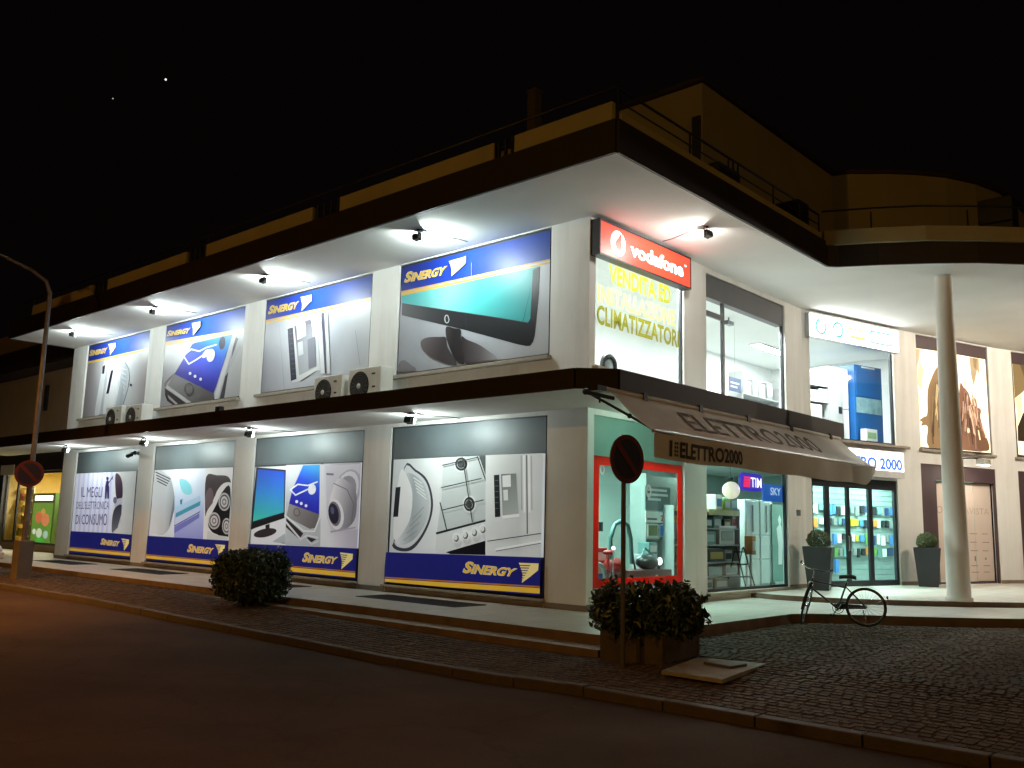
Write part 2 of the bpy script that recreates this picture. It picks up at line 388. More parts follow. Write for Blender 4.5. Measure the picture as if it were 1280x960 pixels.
rd = MB()
for a, b in zip(xs, xs[1:]):
    for y0, y1 in ((-300, -60), (-60, -9), (-9, -4.62)):
        za, zb = zf(a, -4.5)-.10, zf(b, -4.5)-.10
        dz = {-4.62: 0, -9: .09, -60: .1, -300: .1}
        rd.face([(a, y0, za+dz[y0]), (b, y0, zb+dz[y0]), (b, y1, zb+dz[y1]), (a, y1, za+dz[y1])])
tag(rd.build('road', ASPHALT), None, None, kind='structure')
TERRACE = [(-40, 1.6), (-40, -2.5), (2.35, -2.5), (2.35, 2.9), (2.5, 3.28), (3.06, 3.74), (3.65, 4.2), (4.25, 4.7), (4.85, 5.25), (5.4, 5.87), (6.2, 6.8), (7, 7.9), (8, 9.4), (9, 11.2), (9.6, 13), (10, 22), (4.6, 22), (4.3, 21), (2.5, 17), (1.15, 12.95), (0, 8.9), (0, 0), (-22, 0), (-22, 1.6)]
TREAD = [(-9, -2.5), (-9, -2.72), (-3, -2.9), (2.42, -2.92), (2.42, -2.5)]
def inside(p, poly, grow=0.):
    c = False; x, y = p
    for i in range(len(poly)):
        (x0, y0), (x1, y1) = poly[i-1], poly[i]
        if (y0 > y) != (y1 > y) and x < (x1-x0)*(y-y0)/(y1-y0)+x0: c = not c
        if grow:
            dx, dy = x1-x0, y1-y0; t = max(0, min(1, ((x-x0)*dx+(y-y0)*dy)/(dx*dx+dy*dy)))
            if math.hypot(x-x0-dx*t, y-y0-dy*t) < grow: return True
    return c
pv = MB(); ys = [-4.5, -3.6, -2.8, -1.5, 0, 4, 8, 14, 30]
for a, b in zip(xs, xs[1:]):
    for c, d_ in zip(ys, ys[1:]):
        pv.face([(x, y, zf(x, y)-.007) for x, y in ((a, c), (b, c), (b, d_), (a, d_))])
pavement = pv.build('pavement', setts_mat()); tag(pavement, None, None, kind='structure')
SETT = tint_mat('porphyry_setts', .82, .5, 50); SETT.node_tree.nodes['Principled BSDF'].inputs['Specular IOR Level'].default_value = .10
def sett(mb, x, y, sx, sy, z, dz, ink):
    i = .009; h = .03
    v = [(x+a*sx, y+b*sy, z-h) for a, b in ((-1, -1), (1, -1), (1, 1), (-1, 1))]
    v += [(x+a*(sx-i), y+b*(sy-i), z+dz+random.uniform(-.003, .003)) for a, b in ((-1, -1), (1, -1), (1, 1), (-1, 1))]
    mb.idx(v, [(4, 5, 6, 7), (0, 1, 5, 4), (1, 2, 6, 5), (2, 3, 7, 6), (3, 0, 4, 7)], 0, False, ink)
def sett_ink():
    k = random.uniform(.62, 1.05); return (.082*k, .061*k*random.uniform(.94, 1.04), .044*k*random.uniform(.88, 1.08))
spots = []
row = 0; y = -4.42
while y < 6.2:
    x = -17+random.uniform(0, .1)
    while x < 11.5:
        sx = random.uniform(.052, .066); x += sx
        px, py = x, y+random.uniform(-.004, .004)
        d2 = math.hypot(px-9.676, py+12.763); ang = math.degrees(math.atan2(-(px-9.676), py+12.763))
        if d2 < 30 and 2 < ang < 76 and not inside((px, py), TERRACE, .075) and not inside((px, py), TREAD, .075):
            spots.append((d2, px, py, sx-.004))
        x += sx
    y += .122
spots.sort()
shared = []
for k in range(8):
    b = MB(); sett(b, 0, 0, .057, .056, 0, 0, sett_ink()); me = b.build('sett', SETT).data; shared.append(me)
for o in [o for o in COL.objects if o.name.startswith('sett')]: bpy.data.objects.remove(o)
for d2, px, py, sx in spots[:300]:
    o = bpy.data.objects.new('sett', random.choice(shared)); COL.objects.link(o); o.parent = pavement
    o.location = (px, py, zf(px, py)+random.uniform(-.004, .006)); o.scale = (sx/.057, 1, 1); o.rotation_euler = (random.uniform(-.02, .02), random.uniform(-.02, .02), random.uniform(-.04, .04))
b = MB()
for d2, px, py, sx in spots[300:]: sett(b, px, py, sx, .056, zf(px, py), random.uniform(-.003, .005), sett_ink())
b.build('setts', SETT, pavement, kind='stuff')
kerb = MB(); kerb.box(-400, -41, -4.65, -4.5, -.4, .0); kerb.box(24, 400, -4.65, -4.5, -.5, -.1)
KST = M('kerb_granite', (.05, .038, .029), .8, vary=.3, scale=6, bump=.4)
kerb = kerb.build('kerb', KST); tag(kerb, None, None, kind='structure')
ks = MB(); ks.box(-.495, .495, -.075, .075, -.3, 0); ksm = ks.build('kerb_stone', KST, kerb, bevel=.012)
for i in range(-40, 24):
    o = ksm if i == -40 else ksm.copy()
    if i > -40: COL.objects.link(o)
    o.parent = kerb; o.location = (i+.0, -4.575, zf(i, -4.5)+random.uniform(0, .012)); o.rotation_euler = (0, -(zf(i+.5, -4.5)-zf(i-.5, -4.5))*-1*-1, random.uniform(-.006, .006))
RISER = M('worn_step_stone', (.17, .12, .085), .8, vary=.25, scale=4, bump=.3)
t = MB(); t.prism(TERRACE, -.5, .155, 0, 1, 0); tag(t.build('terrace', [TILES, RISER]), None, None, kind='structure')
t = MB(); t.prism(TREAD, -.5, .022, 0, 1, 0); tag(t.build('step', [CONCRETE, RISER]), None, None, kind='structure')
UP = [(0.0, 5.97), (.55, 5.80), (1.2, 5.88), (2.07, 6.2), (2.8, 6.72), (3.44, 7.3), (4.1, 7.95), (4.74, 8.7), (5.5, 9.8), (6.2, 11), (7, 13), (7.6, 21), (4.3, 21), (2.5, 17), (1.15, 12.95), (0, 8.9)]
t = MB(); t.prism(UP, .12, .262, 0, 1, 0); tag(t.build('upper_terrace', [TILES, RISER]), None, None, kind='structure')

# ------------------------------------------------------------------ the building
shop = thing('shop_building', 'white two storey corner shop building with deep flat canopies and lit shop windows', 'building')
def part(mb, name, mats, fr=None, parent=None, **k):
    if fr is None: return mb.build(name, mats, parent or shop, **k)
    (ox, oy), th = FR[fr]
    return mb.build(name, mats, parent or shop, (ox, oy, 0), th, **k)
def wall(mb, s0, s1, z0, z1, holes, t=.15):
    ss = sorted({s0, s1}|{v for h in holes for v in h[:2]}); zs = sorted({z0, z1}|{v for h in holes for v in h[2:]})
    hole = lambda s, z: any(a < s < b and c < z < d for a, b, c, d in holes)
    for a, b in zip(ss, ss[1:]):
        for c, d in zip(zs, zs[1:]):
            if hole((a+b)/2, (c+d)/2): continue
            mb.face([(a, 0, c), (b, 0, c), (b, 0, d), (a, 0, d)]); mb.face([(a, t, d), (b, t, d), (b, t, c), (a, t, c)])
    for a, b, c, d in holes:
        mb.face([(a, 0, c), (a, 0, d), (a, t, d), (a, t, c)]); mb.face([(b, 0, d), (b, 0, c), (b, t, c), (b, t, d)])
        mb.face([(a, 0, d), (b, 0, d), (b, t, d), (a, t, d)]); mb.face([(a, 0, c), (a, t, c), (b, t, c), (b, 0, c)])
    for s, k in ((s0, 1), (s1, -1)):
        q = [(s, 0, z0), (s, t, z0), (s, t, z1), (s, 0, z1)]; mb.face(q if k < 0 else q[::-1])
BAY = 5.24
LU = [(-5.235-BAY*k, -.905-BAY*k, 4.71, 7.18) for k in range(4)]
LL = [(-5.275-BAY*k, -.925-BAY*k, .31, 3.60) for k in range(4)]
AU = [(.19, 3.235, 4.45, 7.1), (4.14, 7.93, 4.02, 7.08)]
AL = [(.19, 3.235, .50, 3.575), (4.10, 7.90, .32, 3.40)]
BU = [(.27, 3.68, 3.95, 7.12)]; BL = [(.22, 3.66, .262, 3.0)]
CU = [(.50, 3.78, 3.95, 7.17)]; CL = [(.48, 3.85, .262, 3.54)]
DU = [(.6, 3.8, 3.95, 7.17)]; DL = [(.6, 3.8, .262, 3.54)]
for fr, s0, s1, z0, holes in (('L', -22, 0, .155, LU+LL), ('A', .15, 8.9, .155, AU+AL), ('B', 0, 4.21, .262, BU+BL), ('C', 0, 4.27, .262, CU+CL), ('D', 0, 4.39, .262, DU+DL)):
    b = MB(); wall(b, s0, s1, z0, 7.2, holes); part(b, 'wall', PLASTER, fr)
b = MB(); b.box(-22, -21.85, .15, 6, .155, 7.2); part(b, 'end_wall', PLASTER)
# stone skirting on the piers, a little proud
SK = M('stone_skirting', (.24, .19, .13), .6, vary=.15, scale=6)
for fr, z0, z1, bits in (('L', .157, .258, [(-22, -21.0)]+[(LL[k+1][1], LL[k][0]) for k in range(3)]+[(-.925, 0)]), ('A', .157, .27, ((.0, .19), (3.235, 4.1))), ('A', .264, .36, ((7.9, 8.88),)),
        ('B', .264, .36, ((.02, .22), (3.66, 4.2))), ('C', .264, .36, ((.01, .48), (3.85, 4.26))), ('D', .264, .36, ((.01, .6), (3.8, 4.3)))):
    for a, c in bits: b = MB(); b.box(a, c, -.012, 0, z0, z1); part(b, 'skirting', SK, fr)
# window sills below the street front prints
for a, c, z0, z1 in LL:
    b = MB(); b.box(a-.02, c+.02, -.10, .1, z0-.045, z0); part(b, 'sill', SILL, 'L', bevel=.008)
    b = MB(); b.box(a+.02, c-.02, -.008, .05, .157, z0-.047); part(b, 'stall_riser', SK, 'L')
for a, c, z0, z1 in LU:
    b = MB(); b.box(a-.06, c+.05, -.12, .06, z0-.075, z0-.002); part(b, 'sill', SILL, 'L', bevel=.008)
# roof slab: white soffit, dark fascia
EDGE = [(-22, -2.05), (2.04, -2.05), (2.04, 5.62), (2.22, 5.80), (2.97, 6.17), (3.81, 6.66), (4.6, 7.22), (5.31, 7.9), (6.3, 9.1), (7.2, 10.6), (8.2, 13), (9, 17), (9.2, 21)]
b = MB(); b.prism(EDGE+[(4.2, 21), (-22, 21)], 7.2, 7.66, 0, 1, 1); part(b, 'roof_slab', [SOFFIT, M('roof_felt', (.05, .045, .04), .9)])
def fascia(mb, pts, z0, z1, t=.05):
    for i in range(len(pts)-1):
        (x0, y0), (x1, y1) = pts[i], pts[i+1]; L_ = math.hypot(x1-x0, y1-y0); nx, ny = (y1-y0)/L_*t, -(x1-x0)/L_*t
        mb.prism([(x0, y0), (x0+nx, y0+ny), (x1+nx, y1+ny), (x1, y1)], z0, z1)
b = MB(); fascia(b, EDGE, 7.185, 7.73); part(b, 'fascia', FASCIA)
b = MB(); fascia(b, [(-22, 1.4), (-22, -2.1)], 7.185, 7.73); part(b, 'fascia', FASCIA)
CAN = [(-27, -1.93), (1.22, -1.93), (1.70, -1.5), (1.70, 7.05), (.0, 7.05)]
b = MB(); b.prism(CAN+[(0, 0), (-27, 0)], 3.68, 3.95, 0, 1, 1); part(b, 'canopy_slab', [SOFFIT, M('canopy_top', (.55, .54, .5), .9)])
b = MB(); fascia(b, CAN, 3.668, 3.985, .045); part(b, 'canopy_fascia', FASCIA)
# interior
b = MB(); RP = [(-6, .3), (-.16, .3), (-.16, 8.9), (.97, 12.95), (1.95, 15.8), (-6, 15.8)]
b.face([(x, y, .265) for x, y in RP]); b.face([(x, y, 3.98) for x, y in RP]); part(b, 'interior_floor', INFLOOR)
b = MB(); b.face([(x, y, 3.42) for x, y in RP][::-1]); b.face([(x, y, 7.0) for x, y in RP][::-1]); part(b, 'interior_ceiling', INWALL)
b = MB()
for z0, z1 in ((.265, 3.42), (3.98, 7.0)):
    xb = -6 if z0 < 1 else -4.2; b.box(xb-.1, xb, .2, 15.9, z0, z1); b.box(xb, -.17, .2, .3, z0, z1); b.box(xb, 1.95, 15.8, 15.9, z0, z1)
    part(b, 'interior_wall', LOWALL if z0 < 1 else INWALL); b = MB()
# frames, panes and roller boxes
def window(fr, s0, s1, z0, z1, w=.06, bars=(), rails=(), head=0, headm=None, pane=True, d0=.05, d1=.11, mat=FRAME, name='window', foot=None):
    b = MB(); b.frame(s0, s1, z0, z1, d0, d1, w, wt=w, wb=foot)
    for x, bw in bars: b.box(x-bw/2, x+bw/2, d0+.003, d1-.003, z0+(foot or w), z1-w)
    for a, c, z, bw in rails: b.box(a, c, d0+.005, d1-.005, z-bw/2, z+bw/2)
    f = part(b, name, mat, fr)
    if head:
        b = MB(); b.box(s0+w, s1-w, d0-.02, d1+.1, z1-head, z1-w*.5); b.box(s0+w, s1-w, d0-.025, d0-.015, z1-head, z1-head+.03); o = b.build('shutter_box', headm or BOXGREY, f)
    if pane:
        b = MB(); b.face([(s0+w, (d0+d1)/2, z0+w), (s1-w, (d0+d1)/2, z0+w), (s1-w, (d0+d1)/2, z1-w-head*.98), (s0+w, (d0+d1)/2, z1-w-head*.98)])
        b.build('pane', GLASS, f)
    return f
for h in LU: window('L', *h, w=.045, pane=False)
for h in LL: window('L', *h, w=.05, head=.68, pane=False)
window('A', *AU[0], w=.05)
f = window('A', *AU[1], w=.06, bars=((4.98, .10),), rails=((4.2, 4.93, 6.22, .12),), head=.52, headm=M('dark_roller_box', (.05, .052, .056), .5, .2))
f = window('A', *AL[0], w=.03, head=.72, headm=TEALBOX, mat=TEALBOX)
b = MB(); b.frame(.23, 3.195, .535, 2.855, .035, .048, .17, wt=.16, wb=.16); b.build('red_border', REDF, f)
f = window('A', *AL[1], w=.06, head=.36, headm=BOXGREY)
f = window('B', *BU[0], w=.06)
DB = [(.22, 3.66, .262, 3.0)]
b = MB(); b.frame(.22, 3.66, .262, 3.0, .05, .12, .10, wt=.26, wb=.14)
for x, bw in ((.86, .16), (1.665, .11), (2.56, .16)): b.box(x-bw/2, x+bw/2, .052, .118, .402, 2.74)
f = part(b, 'entrance_door', FRAME, 'B')
for x0, x1 in ((.32, .78), (.94, 1.61), (1.72, 2.48), (2.64, 3.56)):
    b = MB(); b.face([(x0, .08, .402), (x1, .08, .402), (x1, .08, 2.74), (x0, .08, 2.74)]); b.build('pane', GLASS, f)
for x in (1.64, 1.69):
    b = MB(); b.tube([(x-.02 if x < 1.66 else x+.02, .045, 1.15), (x-.02 if x < 1.66 else x+.02, .02, 1.17), (x-.02 if x < 1.66 else x+.02, .02, 1.5), (x-.02 if x < 1.66 else x+.02, .045, 1.52)], .012); b.build('handle', M('steel', (.5, .5, .5), .3, 1), f)
for fr, h in (('C', CU[0]), ('D', DU[0])): window(fr, *h, w=.045, head=.36, headm=BROWNPANEL, pane=False, mat=BROWNPANEL)
for fr, h in (('C', CL[0]), ('D', DL[0])):
    b = MB(); a, c, z0, z1 = h
    b.box(a, a+.66, .02, .08, z0, z1); b.box(a+.66, c, .02, .08, z1-.42, z1); b.box(c-.07, c, .02, .08, z0, z1-.42); b.box(a+.66, c-.07, .09, .14, z0, z0+.06)
    part(b, 'panelled_surround', BROWNPANEL, fr)
    if fr == 'D':
        b = MB(); b.box(a+.67, c-.08, .1, .14, z0+.005, z1-.43)
        for k in range(3): b.box(a+.75+k*.82, a+1.45+k*.82, .085, .0995, z0+.2, z1-.65)
        part(b, 'side_door', M('dark_wood', (.06, .04, .03), .45, vary=.2, scale=5), fr)
# sills of the side bays
for fr, a, c, z, d in (('A', .12, 3.3, 4.45, .12), ('A', 4.05, 7.98, .32, .1), ('B', .2, 4.1, 3.95, .14), ('C', .44, 3.84, 3.95, .09), ('D', .5, 3.9, 3.95, .09)):
    b = MB(); b.box(a, c, -d, .05, z-.07, z-.002); part(b, 'sill', SILL, fr, bevel=.008)
# column
b = MB(); b.lathe([(.27, .258), (.27, .33), (.235, .34), (.225, 1.8), (.205, 4), (.175, 7.0), (.175, 7.205)], (3.72, 7.86, 0), 28); part(b, 'column', [M('column_plaster', (.80, .79, .74), .6, vary=.05, scale=1)])
# roof terrace: parapet panels, balusters, rails, penthouse
PP = [(-.12, 1.9), (-4.87, -.6), (-10.05, -5.8), (-15.3, -11.0), (-20.6, -16.3)]
for a, c in PP:
    b = MB(); b.box(a, c, -1.98, -1.86, 7.64, 8.10); part(b, 'parapet_panel', OCHRE, bevel=.01)
b = MB(); b.box(1.88, 2.0, -1.86, 5.6, 7.64, 7.92); part(b, 'parapet_panel', OCHRE)
b = MB()
rim = [(2.0, 5.6), (2.9, 6.02), (3.78, 6.52), (4.5, 7.1), (5.25, 7.8), (6.2, 9.0), (7.1, 10.6)]
for i in range(6):
    (x0, y0), (x1, y1) = rim[i], rim[i+1]; b.prism([(x0, y0), (x0+.06, y0-.08), (x1+.06, y1-.08), (x1, y1)], 7.64, 7.95)
part(b, 'parapet_panel', OCHRE)
for a, c in ((-.6, -.12), (-5.8, -4.87), (-11.0, -10.05), (-16.3, -15.3)):
    n = 4 if c-a > .6 else 3
    for i in range(n):
        x = a+(c-a)*(i+.5)/n; b = MB(); b.cyl((x, -1.92, 7.64), (x, -1.92, 8.12), .035, .035, 8); part(b, 'baluster', DARKMETAL)
b = MB(); b.tube([(-21.8, -1.92, 8.34), (1.9, -1.92, 8.34), (1.94, -1.86, 8.34), (1.94, 5.55, 8.34)], .022, 6); b.tube([(1.94, -1.86, 8.12), (1.94, 5.55, 8.12)], .014, 6); part(b, 'handrail', DARKMETAL)
b = MB(); b.tube([(x-.02, y, 8.42) for x, y in rim], .02, 6); part(b, 'handrail', DARKMETAL)
for x, y in [(1.94, -1.88), (1.94, .25), (1.94, 1.6), (1.94, 1.78), (1.94, 1.96), (1.94, 3.4), (1.94, 4.6), (1.94, 5.55), (2.88, 6.02), (4.48, 7.1), (6.18, 9)]+[(a-.05, -1.92) for a, c in PP[1:]]:
    b = MB(); b.cyl((x, y, 7.64), (x, y, 8.34), .018, .018, 6); part(b, 'rail_post', DARKMETAL)
PH = [(-9, 2.67), (.80, 2.67), (.82, 9.1), (1.2, 9.22), (1.65, 9.6), (1.95, 9.8), (2.5, 10.35), (3.0, 10.98), (3.45, 11.9), (3.75, 13), (3.9, 16), (-9, 16)]
b = MB(); b.prism(PH, 7.6, 10.6, 0); part(b, 'penthouse_wall', M('penthouse_plaster', (.26, .235, .17), .9, vary=.1, scale=.8))
b = MB(); b.prism([(x+.1*(1 if x > 0 else 0), y-.1 if y < 3 else y, ) for x, y in PH], 10.605, 10.7); part(b, 'penthouse_roof', FASCIA)
b = MB(); b.box(.58, .76, 2.62, 2.69, 8.2, 9.9); part(b, 'slit_window', FRAME)
b = MB(); b.box(-2.82, -2.6, 1.4, 1.62, 7.6, 11.02); b.box(-2.84, -2.58, 1.38, 1.64, 11.021, 11.08); part(b, 'chimney', M('dark_render', (.07, .055, .04), .9))
b = MB(); b.box(1.0, 1.5, 2.05, 2.9, 7.68, 8.55); part(b, 'roof_equipment_box', DARKMETAL, bevel=.02)
b = MB(); b.box(1.2, 1.75, 5.0, 5.5, 7.68, 8.6); part(b, 'roof_equipment_box', DARKMETAL, bevel=.02)
b = MB(); b.box(4.3, 5.0, 8.6, 9.1, 7.68, 9.0); part(b, 'roof_equipment_box', DARKMETAL, bevel=.02)
# small grey plate beside the entrance
b = MB(); b.box(8.34, 8.54, -.02, -.001, 1.98, 2.12); part(b, 'wall_plate', BOXGREY, 'A')

